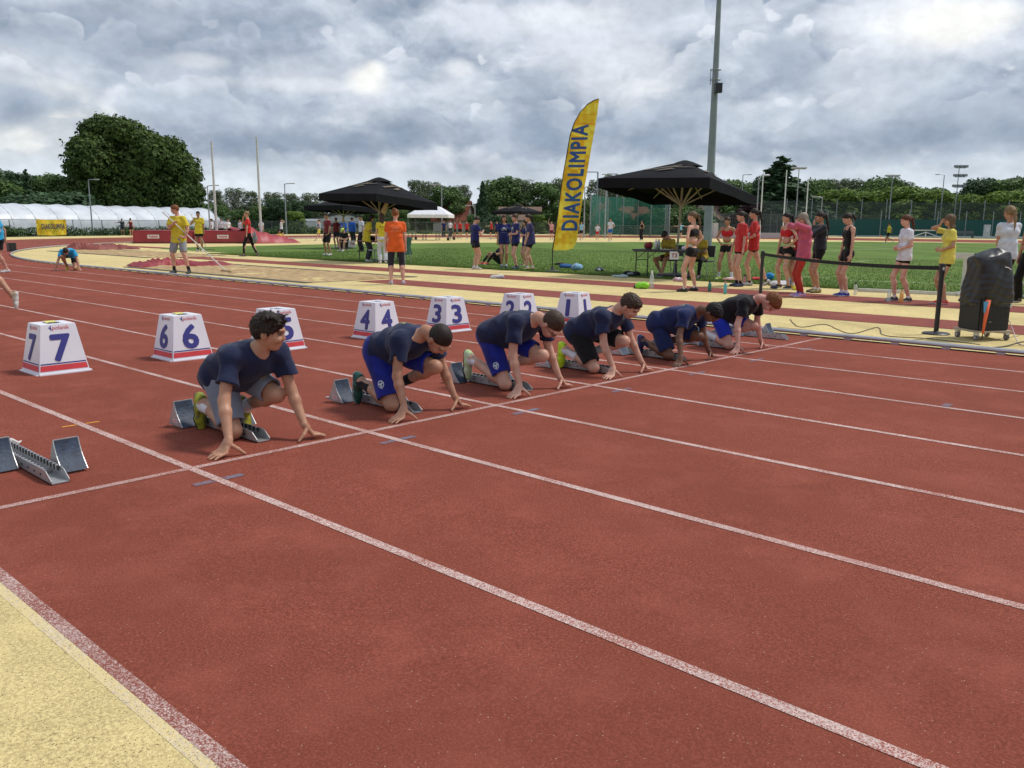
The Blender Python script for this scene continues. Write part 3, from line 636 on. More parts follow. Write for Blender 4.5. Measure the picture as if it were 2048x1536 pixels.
    # ---- socks and shoes
    if socks:
        sc_, sh_ = socks
        for g in (1, -1):
            m2 = sc_[0 if g > 0 else 1] if isinstance(sc_, tuple) else sc_
            d1 = unit(KN[g]-ANK[g]); T = Field(); T.cone(ANK[g]-FU[g]*.02*s, ANK[g]+d1*sh_, .036*s, .036*s+max(0, sh_-.05)*.10, .02, [(ANK[g]+d1*sh_, d1)]); T.cone(ANK[g], ANK[g]-FU[g]*.04*s+FD[g]*.05*s, .036*s, .032*s, .02)
            field_obj('sock', T, min(q, .01), m2, root)
    if shoes:
        um, so = shoes[0], shoes[1]
        for g in (1, -1):
            f, u = FD[g], FU[g]; f = unit(f-u*(f@u)); l = np.cross(u, f); b = ANK[g]-u*.085*s
            T = Field(); c = lambda x, y, z: b+f*x*s+l*y*s+u*z*s
            def shoe(T, g2, pls):
                T.cone(c(-.045, 0, .036), c(.03, 0, .040), .035*s+g2, .037*s+g2, .02, pls); T.cone(c(.03, .002*g, .042), c(.115, -.006*g, .026), .039*s+g2, .034*s+g2, .02, pls); T.cone(c(.10, .014*g, .024), c(.160, -.002*g, .020), .028*s+g2, .024*s+g2, .02, pls); T.cone(c(.11, -.018*g, .024), c(.155, -.006*g, .020), .026*s+g2, .022*s+g2, .02, pls)
                return T
            shoe(T, 0, [(c(0, 0, .018), -u)]); T.cone(c(-.028, 0, .05), c(-.022, 0, .088), .036*s, .035*s, .02, [(c(0, 0, .085), u)]); T.cone(c(.03, 0, .06), c(-.005, 0, .082), .032*s, .03*s, .02, [(c(0, 0, .085), u)])
            sq = min(q, .0095) if q < .015 else .014
            sh = field_obj('shoe', T, sq, um if not isinstance(um, tuple) else um[0 if g > 0 else 1], root)
            T2 = shoe(Field(), .003, [(c(0, 0, .024), u), (c(0, 0, .001), -u)]); field_obj('sole', T2, min(sq, .008), so, sh)
    root['_j'] = 0; del root['_j']
    if '_top' in root: del root['_top']
    return dict(root=root, hp=hp, hf=hf, hl=hl, hu=hu, hk=hk, HN=HN, EL=EL, KN=KN, ANK=ANK, S=S, hip=hipc, chest=chc, Hj=Hj, sp=sp, fwd=fwd)

def shirt_marks(o, marks, chc, hipc, sp, Lc, fwd, s, root):
    'print on cloth: lettering thrown onto the shirt surface from front or back'
    me = o.data; bvh = BVHTree.FromPolygons([v.co[:] for v in me.vertices], [p.vertices[:] for p in me.polygons])
    for (txt, size, side, along, lat, mt) in marks:
        org = hipc+(chc-hipc)*along + Lc*lat*s; dr = fwd*(1 if side == 'f' else -1); ex = Lc*(1 if side != 'f' else 1)
        ex = np.cross(sp, dr)
        if isinstance(txt, str): V, F = text_flat(txt, size*s, 2)
        else:
            V = np.array([(x*size*s, y*size*s) for x, y in txt[0]]); F = txt[1]
        # refine long faces so that print bends with the cloth
        bm = bmesh.new(); vs_ = [bm.verts.new((p[0], p[1], 0)) for p in V]
        for f in F:
            try: bm.faces.new([vs_[i] for i in f])
            except ValueError: pass
        bmesh.ops.triangulate(bm, faces=bm.faces[:]); bmesh.ops.subdivide_edges(bm, edges=[e for e in bm.edges if e.calc_length() > size*s*.25], cuts=1); bmesh.ops.triangulate(bm, faces=bm.faces[:])
        pts = []; ok = []
        bm.verts.index_update()
        for v in bm.verts:
            w = org+ex*v.co.x+sp*v.co.y+dr*.35; hit = bvh.ray_cast(Vector(w), Vector(-dr), .6)
            if hit[0] is None: pts.append(Vector(w)); ok.append(False)
            else: pts.append(hit[0]+Vector(dr)*.0025); ok.append(True)
        fs = [tuple(v.index for v in f.verts) for f in bm.faces if all(ok[v.index] for v in f.verts)]
        if not fs: continue
        m3 = bpy.data.meshes.new('shirt_print'); m3.from_pydata(pts, [], fs); m3.update(); link('shirt_print', m3, mt, o, None); bm.free()
# ------------------------------------------------------------------ the six runners on their marks
NAVY = cloth('navy', (.017, .024, .066)); NAVYB = cloth('navy_blue', (.014, .024, .095)); ROYAL = cloth('royal', (.010, .020, .27), .6, .6); GREYS = cloth('grey_shorts', (.22, .25, .31)); BLACK = cloth('black', (.011, .011, .013)); WHITE = cloth('white', (.74, .74, .78))
YPRINT = mat('print_yellow', (.62, .58, .22), .7); WPRINT = mat('print_white', (.75, .76, .8), .7)
SOLEW = mat('sole_white', (.68, .68, .64), .6); SOLEB = mat('sole_black', (.03, .03, .03), .7); SOLEG = mat('sole_grey', (.3, .32, .32), .6)
def shoe_m(n, c, c2=None): return mat('shoe_'+n, c, .5, c2 or tuple(q*.7 for q in c), scale=14)
CREST = ([(0, .5), (.28, .40), (.42, .12), (.36, -.22), (0, -.55), (-.36, -.22), (-.42, .12), (-.28, .40)], [tuple(range(8))[::-1]])
def runner(i, label, H=1.66, tone='tan', hair=('buzz', 'dark'), top=None, low=None, shoes=None, socks=None, hd=None, look=(.35, 0, -.93), hup=(.93, 0, .35), hip=(-.60, .42), chest=(-.225, .555), kr=(-.38, .058), ar=(-.76, .17), kl=(-.19, .30), al=(-.56, .17), hr=(-.07, -.27), hl_=(-.09, .24), rh='out', neck=None, build=.97, marks=True, top_opt=None, dx=0.0):
    yc = .61+1.22*(i-1)
    P = dict(hip=(hip[0], 0, hip[1]), chest=(chest[0], 0, chest[1]), ankle=True, armstretch=True, legstretch=True,
             footr=(ar[0], -.10, ar[1]), footl=(al[0], .10, al[1]), kneer=(kr[0], -.11, kr[1]), kneel=(kl[0], .13, kl[1]),
             fdr=(.06, -.03, -1), fur=(1, 0, .06), fdl=(.34, .02, -.94), ful=(.94, 0, .34), look=look, hup=hup, epl=(-1, .3, 0), epr=(-1, -.3, 0),
             hiplat=(0, 1, 0), chlat=(.03, 1, 0))
    if hd: P['head'] = hd
    if neck: P['neck'] = neck
    for g, k, (hx, hy) in ((-1, 'r', hr), (1, 'l', hl_)):
        W = np.array([hx-.01, hy, .098]); P['hand'+k] = W
        d = unit((.10, .60*g, -.78)); P['hd'+k] = d; P['pn'+k] = (-.25, -.70*g, -.65)
        P['tip'+k] = [np.array([hx+.040, hy+g*.118, .010]), np.array([hx+.012, hy+g*.134, .010]), np.array([hx-.020, hy+g*.128, .010]), np.array([hx-.050, hy+g*.105, .010])]
        P['th'+k] = np.array([hx+.035, hy-g*.072, .010])
    mk = [('D✶E'.replace('✶', ''), .075, 'b', .72, 0, YPRINT)] if False else None
    to = dict(top_opt or {}); to.setdefault('hem', -.10); to.setdefault('drape', (.0, 0, -1)); to.setdefault('wr', 1.7)
    if marks: to['marks'] = [('D E', .085, 'b', .80, 0, YPRINT), ('______', .05, 'b', .66, 0, YPRINT), (CREST, .085, 'f', .66, .085, YPRINT)]
    r = person(label, (dx, yc, -0.01*yc), 0, H, P, False, tone, hair, (top[0], top[1], to), low, shoes, socks, q=.0068, group='boys crouching on the start line', build=build)
    return r
def leg_badge(r, g):
    'round blue emblem on the shorts leg, outer side'
    a = r['Hj'][g]+(r['KN'][g]-r['Hj'][g])*.62; root = r['root']
    sh = [c for c in root.children if c.name.startswith('shorts')][0]; me = sh.data
    bvh = BVHTree.FromPolygons([v.co[:] for v in me.vertices], [p.vertices[:] for p in me.polygons])
    n = unit((.55, -1, .1)); up = -unit(r['KN'][g]-r['Hj'][g]); ex = np.cross(up, n); up = np.cross(n, ex)
    for nm, sc_, m_, off in (('badge', .062, WPRINT, .002), ('badge_field', .050, mat('badge_blue', (.02, .16, .34), .6), .0032)):
        pts = []
        for x, y in [(0, 0)]+[(q[0]*1.0, q[1]*1.0) for q in CREST[0]]:
            w = a+ex*x*sc_*1.02+up*y*sc_*1.02+n*.25; h_ = bvh.ray_cast(Vector(w), Vector(-n), .4); pts.append((h_[0] if h_[0] else Vector(a))+Vector(n)*off)
        m2 = bpy.data.meshes.new(nm); m2.from_pydata(pts, [], [(0, j, j % 8+1) for j in range(1, 9)]); m2.update(); link(nm, m2, m_, sh)
    for k in range(3):
        an = k*2.094+.5; pts = []
        for t_, w_ in ((.0, .004), (.020, .007), (.020, -.007), (0, -.004)):
            p2 = a+ex*(math.cos(an)*t_-math.sin(an)*w_)+up*(math.sin(an)*t_+math.cos(an)*w_)+n*.25; h_ = bvh.ray_cast(Vector(p2), Vector(-n), .4); pts.append((h_[0] if h_[0] else Vector(a))+Vector(n)*.0045)
        m2 = bpy.data.meshes.new('badge_arm'); m2.from_pydata(pts, [], [(0, 1, 2, 3)]); m2.update(); link('badge_arm', m2, WPRINT, sh)

r1 = runner(1, 'crouching boy with dark tousled hair, navy shirt and grey shorts, looking across the lanes', 1.68, 'tan', ('mop', 'dark'), ('tee', NAVY), ('long_shorts', GREYS), (shoe_m('lime', (.48, .50, .03), (.05, .05, .02)), SOLEB), ((WHITE, WHITE), .10),
       top_opt={'hem': -.30}, hd=(-.215, .045, .685), look=(.70, .68, -.16), hup=(.08, 0, 1), hip=(-.62, .385), chest=(-.30, .545), neck=(-.255, .02, .605), kr=(-.42, .058), ar=(-.80, .17), kl=(-.30, .27), al=(-.62, .16), hr=(-.09, -.32), hl_=(-.10, .20))
r2 = runner(2, 'crouching boy with cropped dark hair, navy shirt, bright blue shorts and dark green shoes', 1.62, 'tan', ('buzz', 'dark'), ('tee', NAVY), ('long_shorts', ROYAL), (shoe_m('green', (.012, .10, .075), (.01, .04, .03)), SOLEG), ((BLACK, BLACK), .13),
       top_opt={'hem': .10}, hd=(.015, .02, .560), look=(.42, .10, -.90), neck=(-.10, 0, .605), hip=(-.56, .44), chest=(-.20, .545), kr=(-.36, .058), ar=(-.72, .18), kl=(-.15, .33), al=(-.50, .175), hr=(-.08, -.22), hl_=(-.10, .28))
r3 = runner(3, 'crouching boy wearing glasses, head down, navy shirt, blue shorts and pale green striped shoes', 1.70, 'fair', ('fade', 'brown'), ('tee', NAVY), ('shorts', ROYAL, {'len': .80}), (shoe_m('palegreen', (.42, .58, .26), (.55, .6, .45)), SOLEB), ((WHITE, WHITE), .07),
       top_opt={'hem': -.06}, hd=(.02, .02, .575), look=(.40, .08, -.90), neck=(-.11, 0, .62), hip=(-.59, .44), chest=(-.21, .575), kr=(-.37, .058), ar=(-.77, .22), kl=(-.17, .29), al=(-.56, .17), hr=(-.10, -.22), hl_=(-.10, .28))
r4 = runner(4, 'crouching boy in navy shirt, black shorts and neon yellow shoes, fourth from the left', 1.66, 'fair', ('short', 'brown'), ('tee', NAVY), ('long_shorts', BLACK), (shoe_m('neon', (.60, .85, .02), (.50, .75, .02)), mat('sole_neon', (.5, .7, .02), .6)), ((WHITE, WHITE), .16),
       top_opt={'hem': -.22}, hd=(-.08, .03, .645), look=(.68, .16, -.60), hup=(.6, 0, .75), neck=(-.17, 0, .625), hip=(-.60, .385), chest=(-.25, .55), kr=(-.37, .058), ar=(-.72, .19), kl=(-.20, .30), al=(-.52, .175), hr=(-.09, -.18), hl_=(-.09, .28))
r5 = runner(5, 'crouching boy with brown skin and black hair, navy shirt and navy shorts', 1.58, 'brown', ('short', 'black'), ('tee', NAVYB), ('long_shorts', NAVYB), (shoe_m('purple', (.035, .015, .13), (.02, .015, .06)), SOLEW), ((NAVY, NAVY), .10),
       top_opt={'hem': -.22}, hd=(.07, .02, .52), look=(.38, .05, -.92), neck=(-.045, 0, .545), hip=(-.51, .38), chest=(-.145, .49), kr=(-.34, .058), ar=(-.66, .17), kl=(-.14, .25), al=(-.50, .17), hr=(-.06, -.32), hl_=(-.07, .24), dx=.02)
r6 = runner(6, 'crouching ginger haired boy in black shirt and bright blue shorts, farthest lane', 1.64, 'pink', ('short', 'ginger'), ('tee', BLACK), ('shorts', cloth('royal_bright', (.012, .035, .46), .6, .6), {'len': .75}), (shoe_m('white', (.55, .58, .6), (.1, .25, .4)), SOLEW), ((WHITE, WHITE), .20),
       hd=(.13, .02, .565), look=(.15, .05, -.98), hup=(.98, 0, .15), neck=(.0, 0, .60), hip=(-.47, .40), chest=(-.10, .545), kr=(-.29, .058), ar=(-.62, .19), kl=(-.12, .27), al=(-.48, .17), hr=(-.07, -.30), hl_=(-.08, .26), marks=False)
leg_badge(r2, -1); leg_badge(r3, -1)
# glasses of the third boy
def glasses(r, m_):
    hp = r['hp']; mb = MB()
    for g in (1, -1):
        mb.tube([hp(.094, g*.032+.021*math.cos(a), .004+.016*math.sin(a)) for a in np.linspace(0, 2*math.pi, 13)], .0022, 6)
        mb.tube([hp(.094, g*.053, .008), hp(.04, g*.078, .010), hp(-.015, g*.083, .004)], .0024, 6)
    mb.tube([hp(.096, .011, .006), hp(.096, -.011, .006)], .002, 6); mb.build('glasses', m_, r['root'])
glasses(r3, mat('glasses_frame', (.03, .03, .035), .3))
# ------------------------------------------------------------------ ground, track, infield
TRACK = granule_mat('track_rubber', (.290, .076, .048), (.200, .049, .031), (.52, .38, .30), .0016, 380)
TRACKR = granule_mat('runway_rubber', (.29, .088, .07), (.22, .062, .05), (.6, .5, .4), .001, 300)
YELLOW = granule_mat('yellow_rubber', (.74, .59, .28), (.60, .47, .21), (.22, .16, .08), .05, 300)
LINE = granule_mat('line_paint', (.66, .50, .46), (.56, .42, .38), (.7, .6, .55), .02, 230, wear=((.31, .09, .065), .54))
LINEW = granule_mat('line_paint_edge', (.60, .44, .40), (.50, .36, .33), (.7, .6, .55), .02, 230, wear=((.26, .09, .07), .50))
LINEY = granule_mat('line_paint_yellow', (.72, .60, .45), (.60, .49, .33), (.22, .16, .08), .05, 300, wear=((.70, .56, .27), .50))
GRASS = mat('grass', (.135, .205, .042), .9, (.088, .155, .030), scale=.9, detail=8, lo=.3, hi=.7, bump=.6, bscale=30, bdist=.03, spec=.15)
def _lawn(m_):
    nt = m_.node_tree; N = nt.nodes; L = nt.links; b = N['Principled BSDF']; src = b.inputs['Base Color'].links[0].from_socket; tc = N.new('ShaderNodeTexCoord')
    wv = N.new('ShaderNodeTexWave'); wv.bands_direction = 'DIAGONAL'; wv.inputs['Scale'].default_value = .09; wv.inputs['Distortion'].default_value = 1.2; wv.inputs['Detail'].default_value = 3; L.new(tc.outputs['Object'], wv.inputs[0])
    n = N.new('ShaderNodeTexNoise'); n.inputs['Scale'].default_value = .35; n.inputs['Detail'].default_value = 8; n.inputs['Roughness'].default_value = .68; L.new(tc.outputs['Object'], n.inputs[0])
    a = N.new('ShaderNodeMath'); a.operation = 'MULTIPLY_ADD'; a.inputs[1].default_value = .22; a.inputs[2].default_value = .88; L.new(wv.outputs['Fac'], a.inputs[0])
    h = N.new('ShaderNodeHueSaturation'); L.new(src, h.inputs['Color']); L.new(a.outputs[0], h.inputs['Value'])
    mr = N.new('ShaderNodeMapRange'); mr.inputs[1].default_value = .50; mr.inputs[2].default_value = .72; mr.inputs[4].default_value = .55; L.new(n.outputs['Fac'], mr.inputs[0])
    mx = N.new('ShaderNodeMix'); mx.data_type = 'RGBA'; mx.inputs[7].default_value = (.16, .18, .05, 1); L.new(h.outputs[0], mx.inputs[6]); L.new(mr.outputs[0], mx.inputs[0]); L.new(mx.outputs[2], b.inputs['Base Color'])
_lawn(GRASS)
FIELD = mat('rough_ground', (.085, .13, .045), .95, (.13, .13, .07), scale=.15, detail=8, spec=.1)
SAND = mat('sand', (.50, .36, .20), .95, (.36, .245, .13), scale=3.5, detail=8, bump=.8, bscale=12, bdist=.04, spec=.1)
ALU = mat('aluminium', (.62, .62, .63), .38, (.50, .50, .52), scale=6, metal=.75, bump=.1)
GALV = mat('galvanised', (.36, .38, .40), .5, (.28, .30, .32), scale=3, metal=.4)
DARKG = mat('dark_gap', (.03, .027, .025), .9)
BLKP = mat('black_paint', (.014, .014, .016), .45, (.02, .02, .022), scale=10)
WHTP = mat('white_paint', (.74, .74, .75), .4, (.66, .66, .66), scale=6)

gmb = MB(); gmb.add([(-1400, -400, ZF-.06), (1400, -400, ZF-.06), (1400, 1700, ZF-.06), (-1400, 1700, ZF-.06)], [(0, 1, 2, 3)])
tag(gmb.build('ground', FIELD), kind='structure')
BX, BY, BR = -24.7, 45.04, 36.5
def ring_pts(r):
    'one rail of the oval seen from above: near straight, left bend, far straight'
    pts = [(60.0, BY-r)]+[(x, BY-r) for x in np.linspace(40, BX, 14)]
    pts += [(BX+r*math.cos(a), BY+r*math.sin(a)) for a in np.linspace(-math.pi/2, -3*math.pi/2, 60)[1:]]
    return pts+[(0.0, BY+r), (60.0, BY+r)]
def band(name, r0, r1, dz, m_, kind='structure', zf=None):
    a, b = ring_pts(r0), ring_pts(r1); z = (lambda r: (-.0854+.01*(r-BR) if r > BR else ZF)+dz)
    V = [(x, y, z(r0)) for x, y in a]+[(x, y, z(r1)) for x, y in b]; n = len(a)
    mb = MB(); mb.add(V, [(i, i+1, n+i+1, n+i) for i in range(n-1)]); o = mb.build(name, m_); return tag(o, kind=kind)
band('running_track', BR, BR+9.762, 0, TRACK)
band('outer_apron', BR+9.762, BR+15.0, 0, YELLOW)
for k in range(1, 8): band('lane_line', BR+1.22*k-.025, BR+1.22*k+.025, .0022, LINE)
band('lane_line', BR+9.715, BR+9.762, .001, LINEW); band('lane_line', BR+9.7625, BR+9.800, .0008, LINEY)
def strip(name, x0, x1, y0, y1, dz, m_):
    mb = MB(); xs = np.linspace(x0, x1, 2); ys = [y0, y1]
    mb.add([(x, y, gz(x, y)+dz) for y in ys for x in xs], [(0, 1, 3, 2)]); return tag(mb.build(name, m_), kind='structure')
LINES = granule_mat('line_paint_thin', (.60, .42, .38), (.50, .34, .31), (.7, .6, .55), .02, 230, wear=((.29, .085, .066), .53))
for k in range(8): strip('start_line', -.025, .025, 1.22*(k-1)+.026, min(1.22*k-.026, 8.50), .0022, LINES)
BLUEM = granule_mat('blue_mark', (.17, .20, .27), (.13, .15, .21), (.3, .3, .3), .02, 230, wear=((.27, .08, .06), .53)); ORM = granule_mat('orange_mark', (.72, .30, .06), (.6, .24, .05), (.5, .4, .3), .01, 230)
for k in range(7):
    for s_ in (-1, 1):
        strip('lane_mark', .28, .33, 1.22*k+s_*.03 if s_ > 0 else 1.22*k-.14, 1.22*k+.14 if s_ > 0 else 1.22*k-.03, .0022, BLUEM)
for s_ in (-1, 1): strip('lane_mark', -1.52, -1.49, .03 if s_ > 0 else -.12, .12 if s_ > 0 else -.03, .0022, ORM)
q0 = at(1898, 812); strip('lane_mark', q0[0]-.05, q0[0]+.01, 4.92, 5.06, .0022, BLUEM)
# infield: yellow rubber between the kerb and the grass
a = ring_pts(BR-.02); mb = MB(); mb.add([(x, y, ZF) for x, y in a], [tuple(range(len(a)))[::-1]]); tag(mb.build('infield_apron', YELLOW), kind='structure')
GRASS_EDGE = [(60, 17.2), (-30, 17.25)]+[tuple(at(u, v)[:2]) for u, v in ((512, 509), (400, 502.5), (322, 498), (318, 496.5), (400, 494), (512, 491.6), (650, 488.6), (850, 486.3), (1024, 485.0), (1300, 484.0))]+[(-24, 76), (-12, 80.6), (60, 80.6)]
mb = MB(); mb.add([(x, y, ZF+.004) for x, y in GRASS_EDGE], [tuple(range(len(GRASS_EDGE)))[::-1]]); lawn = tag(mb.build('grass_field', GRASS), kind='structure')
strip('runway', -12.6, 40, 10.72, 11.95, .004, TRACKR)
strip('runway', -29.0, 40, 14.05, 15.35, .004, TRACKR)
strip('runway', -50.0, -29.0, 18.9, 20.1, .003, TRACKR)
# white line of the pitch
CH = mat('chalk', (.52, .60, .38), .9)
for (u0, v0, u1, v1) in ((1700, 561, 2000, 572), (1530, 548, 1660, 556), (1560, 494, 1900, 491), (1710, 492, 1900, 498), (1690, 525, 1745, 521), (1330, 489, 1560, 490), (1600, 504, 1800, 497)):
    p0, p1 = at(u0, v0), at(u1, v1); d = unit(p1-p0); n = np.array([-d[1], d[0], 0])*.05
    mb = MB(); mb.add([(*(p+s_*n)[:2], ZF+.0075) for p, s_ in ((p0, -1), (p1, -1), (p1, 1), (p0, 1))], [(0, 1, 2, 3)]); tag(mb.build('pitch_line', CH), kind='structure')
# sand pits with dark edging and raked, uneven sand
def pit(x0, x1, y0, y1, seed):
    nx, ny = int((x1-x0)*14), int((y1-y0)*16); X, Y = np.meshgrid(np.linspace(x0, x1, nx), np.linspace(y0, y1, ny)); r2 = np.random.default_rng(seed)
    Z = np.full(X.shape, ZF+.015)
    for k in range(26):
        cx, cy = r2.uniform(x0, x1), r2.uniform(y0, y1); s2 = r2.uniform(.15, .6); Z += r2.uniform(-.035, .05)*np.exp(-((X-cx)**2+(Y-cy)**2)/s2**2)
    Z += .014*np.sin(X*8+np.sin(Y*6)*2)*np.sin(Y*9+X*2)+r2.normal(0, .006, X.shape)
    e = np.minimum(np.minimum(X-x0, x1-X), np.minimum(Y-y0, y1-Y)); Z = np.where(e < .15, ZF+.008+(Z-ZF-.008)*(e/.15), Z)
    idx = np.arange(nx*ny).reshape(ny, nx); F = np.stack([idx[:-1, :-1], idx[:-1, 1:], idx[1:, 1:], idx[1:, :-1]], -1).reshape(-1, 4)
    me = mesh_np('sand_pit', np.stack([X, Y, Z], -1).reshape(-1, 3), F, True); tag(link('sand_pit', me, SAND), kind='structure')
    w = .22
    for (a0, a1, b0, b1) in ((x0-w, x1+.02, y0-w, y0-.005), (x0-w, x1+.02, y1+.005, y1+w)):
        mb = MB(); mb.box(((a0+a1)/2, (b0+b1)/2, ZF+.0), (a1-a0, b1-b0, .03)); tag(mb.build('pit_edge', mat('pit_edge', (.075, .07, .05), .9, (.12, .11, .07), scale=4)), kind='structure')
pit(-22.6, -12.9, 9.65, 12.75, 3); pit(-39.6, -29.2, 13.3, 16.3, 5)
# drilled sheets of aluminium kerb on small feet
kerb = empty('kerb', (0, 0, 0), 0); tag(kerb, kind='structure')
def kerb_run(pts, inner=0.0):
    for i in range(len(pts)-1):
        (xa, ya), (xb, yb) = pts[i], pts[i+1]; mb = MB(); d = unit((xb-xa, yb-ya, 0))*.004
        mb.tube([(xa+d[0], ya+d[1], ZF+.048), (xb-d[0], yb-d[1], ZF+.048)], .026, 10); mb.build('rail', ALU, kerb, smooth=False)
    mb = MB(); mf = MB()
    for i in range(len(pts)-1):
        (xa, ya), (xb, yb) = pts[i], pts[i+1]; L = math.hypot(xb-xa, yb-ya); n = max(1, int(L/.56)); rz = math.atan2(yb-ya, xb-xa)
        for j in range(n):
            t = (j+.5)/n; mb.box((xa+(xb-xa)*t, ya+(yb-ya)*t, ZF+.012), (.09, .05, .026), rz)
        mf.box(((xa+xb)/2, (ya+yb)/2, ZF+.003), (L, .03, .012), rz)
    tag(mb.build('kerb_feet', ALU, kerb), kind='stuff'); mf.build('kerb_gap_shade', DARKG, kerb)  # near-black strip paints in the shade of the gap under the rail
KY = KERB_Y+.03
kerb_run([(x, KY) for x in np.arange(-24.7, 12.1, 2.3)])
kerb_run([(BX+(BR-.03)*math.cos(a), BY+(BR-.03)*math.sin(a)) for a in np.linspace(-math.pi/2, -math.pi*1.06, 36)])
# blades of grass along the near edge of the lawn
def blades(n, x0, x1, y0, y1, hgt, w, seed):
    r2 = np.random.default_rng(seed); x = r2.uniform(x0, x1, n); y = y0+(y1-y0)*r2.random(n)**2.7; a = r2.uniform(0, 6.28, n); h = hgt*r2.uniform(.5, 1.3, n); lx, ly = r2.normal(0, .35, n)*h, r2.normal(0, .35, n)*h
    dx, dy = np.cos(a)*w, np.sin(a)*w; z = np.full(n, ZF+.003)
    V = np.stack([np.stack([x-dx, y-dy, z], -1), np.stack([x+dx, y+dy, z], -1), np.stack([x+lx, y+ly, z+h], -1)], 1).reshape(-1, 3); F = np.arange(3*n).reshape(-1, 3); return V, F
V, F = blades(130000, -32, 7, 17.15, 36, .038, .008, 2)
o = link('grass', mesh_np('grass', V, F), mat('grass_blade', (.145, .225, .05), .8, (.10, .165, .035), scale=3, spec=.2)); tag(o, 'short green grass blades of the lawn beside the yellow runway', 'grass', kind='stuff')
# ------------------------------------------------------------------ lane number boxes
NUMB = mat('number_navy', (.045, .045, .26), .5, (.04, .04, .22), scale=5); REDP = mat('print_red', (.72, .06, .07), .5); BOXW = mat('box_white', (.80, .79, .84), .35, (.74, .73, .79), scale=2.5, bump=.05); BOXE = mat('box_edge', (.66, .65, .67), .5)
B0, B1, BH = .215, .148, .44
def lane_box(num, x, y, rz=0.0, lab=''):
    t = empty('lane_marker_box', (x, y, gz(x, y)), rz, lab, 'lane number box', 'numbered boxes standing behind the start')
    mb = MB(); z0 = .012
    c0 = [(B0, -B0), (B0, B0), (-B0, B0), (-B0, -B0)]; c1 = [(B1, -B1), (B1, B1), (-B1, B1), (-B1, -B1)]; c2 = [(B1*.55, -B1*.38), (B1*.55, B1*.38), (-B1*.55, B1*.38), (-B1*.55, -B1*.38)]
    V = [(a, b, z0) for a, b in c0]+[(a, b, BH) for a, b in c1]+[(a, b, BH) for a, b in c2]+[(a, b, BH-.05) for a, b in c2]
    F = [(i, (i+1) % 4, 4+(i+1) % 4, 4+i) for i in range(4)]+[(4+i, 4+(i+1) % 4, 8+(i+1) % 4, 8+i) for i in range(4)]+[(8+i, 8+(i+1) % 4, 12+(i+1) % 4, 12+i) for i in range(4)]
    mb.add(V, F); mb.build('body', BOXW, t, bevel=.004)
    MB().add([(a*.99, b*.99, BH-.045) for a, b in c2], [(0, 1, 2, 3)]).build('opening', DARKG, t)
    mb = MB(); 
    for i in range(4):
        a, b = c0[i], c0[(i+1) % 4]; mb.bar((a[0], a[1], .006), (b[0], b[1], .006), .045, .011)
    mb.build('base_flange', BOXW, t)
    if num >= 6: MB().sheet(lambda p, q: ((p-.5)*.16-.02, (q-.5)*.09, BH+.006+.006*math.sin(p*7)), 6, 3).build('sponge', mat('sponge_yellow', (.72, .68, .22), .8), t)
    for k in range(4):
        ca, sa = math.cos(k*math.pi/2), math.sin(k*math.pi/2); n = Vector((ca, sa, 0)); ex = Vector((-sa, ca, 0)); up = (Vector((B1*ca, B1*sa, BH))-Vector((B0*ca, B0*sa, z0))); hL = up.length; up.normalize(); org = Vector((B0*ca, B0*sa, z0))
        def P2(x, y, off=.0): return org+ex*x+up*y
        w0 = lambda y: B0+(B1-B0)*y/hL-.010
        for nm, ya, yb, m_ in (('red_stripe', .022, .072, REDP), ('blue_stripe', .080, .090, NUMB)):
            plate(nm, [(-w0(ya), ya), (w0(ya), ya), (w0(yb), yb), (-w0(yb), yb)], [(0, 1, 2, 3)], org, ex, up, m_, t, .0022)
        V, F = text_mesh(str(num), .345, .011); V[:, :2] -= (V[:, :2].max(0)+V[:, :2].min(0))/2; V[:, :2] *= [(.172 if num != 1 else .070)/(V[:, 0].max()-V[:, 0].min()), .245/(V[:, 1].max()-V[:, 1].min())]; V[:, 1] += .222; plate('number', V, F, org, ex, up, NUMB, t, .0024)
        V, F = text_mesh('polanik', .050, .0); V = V[:, :2]; V = V-(V.max(0)+V.min(0))/2+np.array([.020, .396]); plate('lettering', V, F, org, ex, up, REDP, t, .0024)
        lg = [(-.088, .405), (-.070, .410), (-.062, .402), (-.058, .388), (-.064, .372), (-.068, .386), (-.076, .398)]; plate('logo', lg, [tuple(range(7))[::-1]], org, ex, up, NUMB, t, .0024)
        plate('logo', [(-.064+.006*math.cos(a), .416+.006*math.sin(a)) for a in np.linspace(0, 5.5, 7)], [tuple(range(7))], org, ex, up, NUMB, t, .0024)
    return t
for num, x, y, rz, w in ((7, -3.875, .69, 0, 'leftmost of the row'), (6, -3.87, 1.90, .0, 'second from the left'), (5, -3.80, 2.95, .05, 'behind the tousled haired boy'), (4, -3.85, 4.38, .03, 'behind the boy with cropped hair'), (3, -3.80, 5.52, -.05, 'third from the right'), (2, -3.62, 6.72, .0, 'half hidden by the boy with glasses'), (1, -3.26, 7.53, .1, 'rightmost, nearest the kerb')):
    lane_box(num, x, y, rz, 'white box with blue number %d, %s' % (num, w))

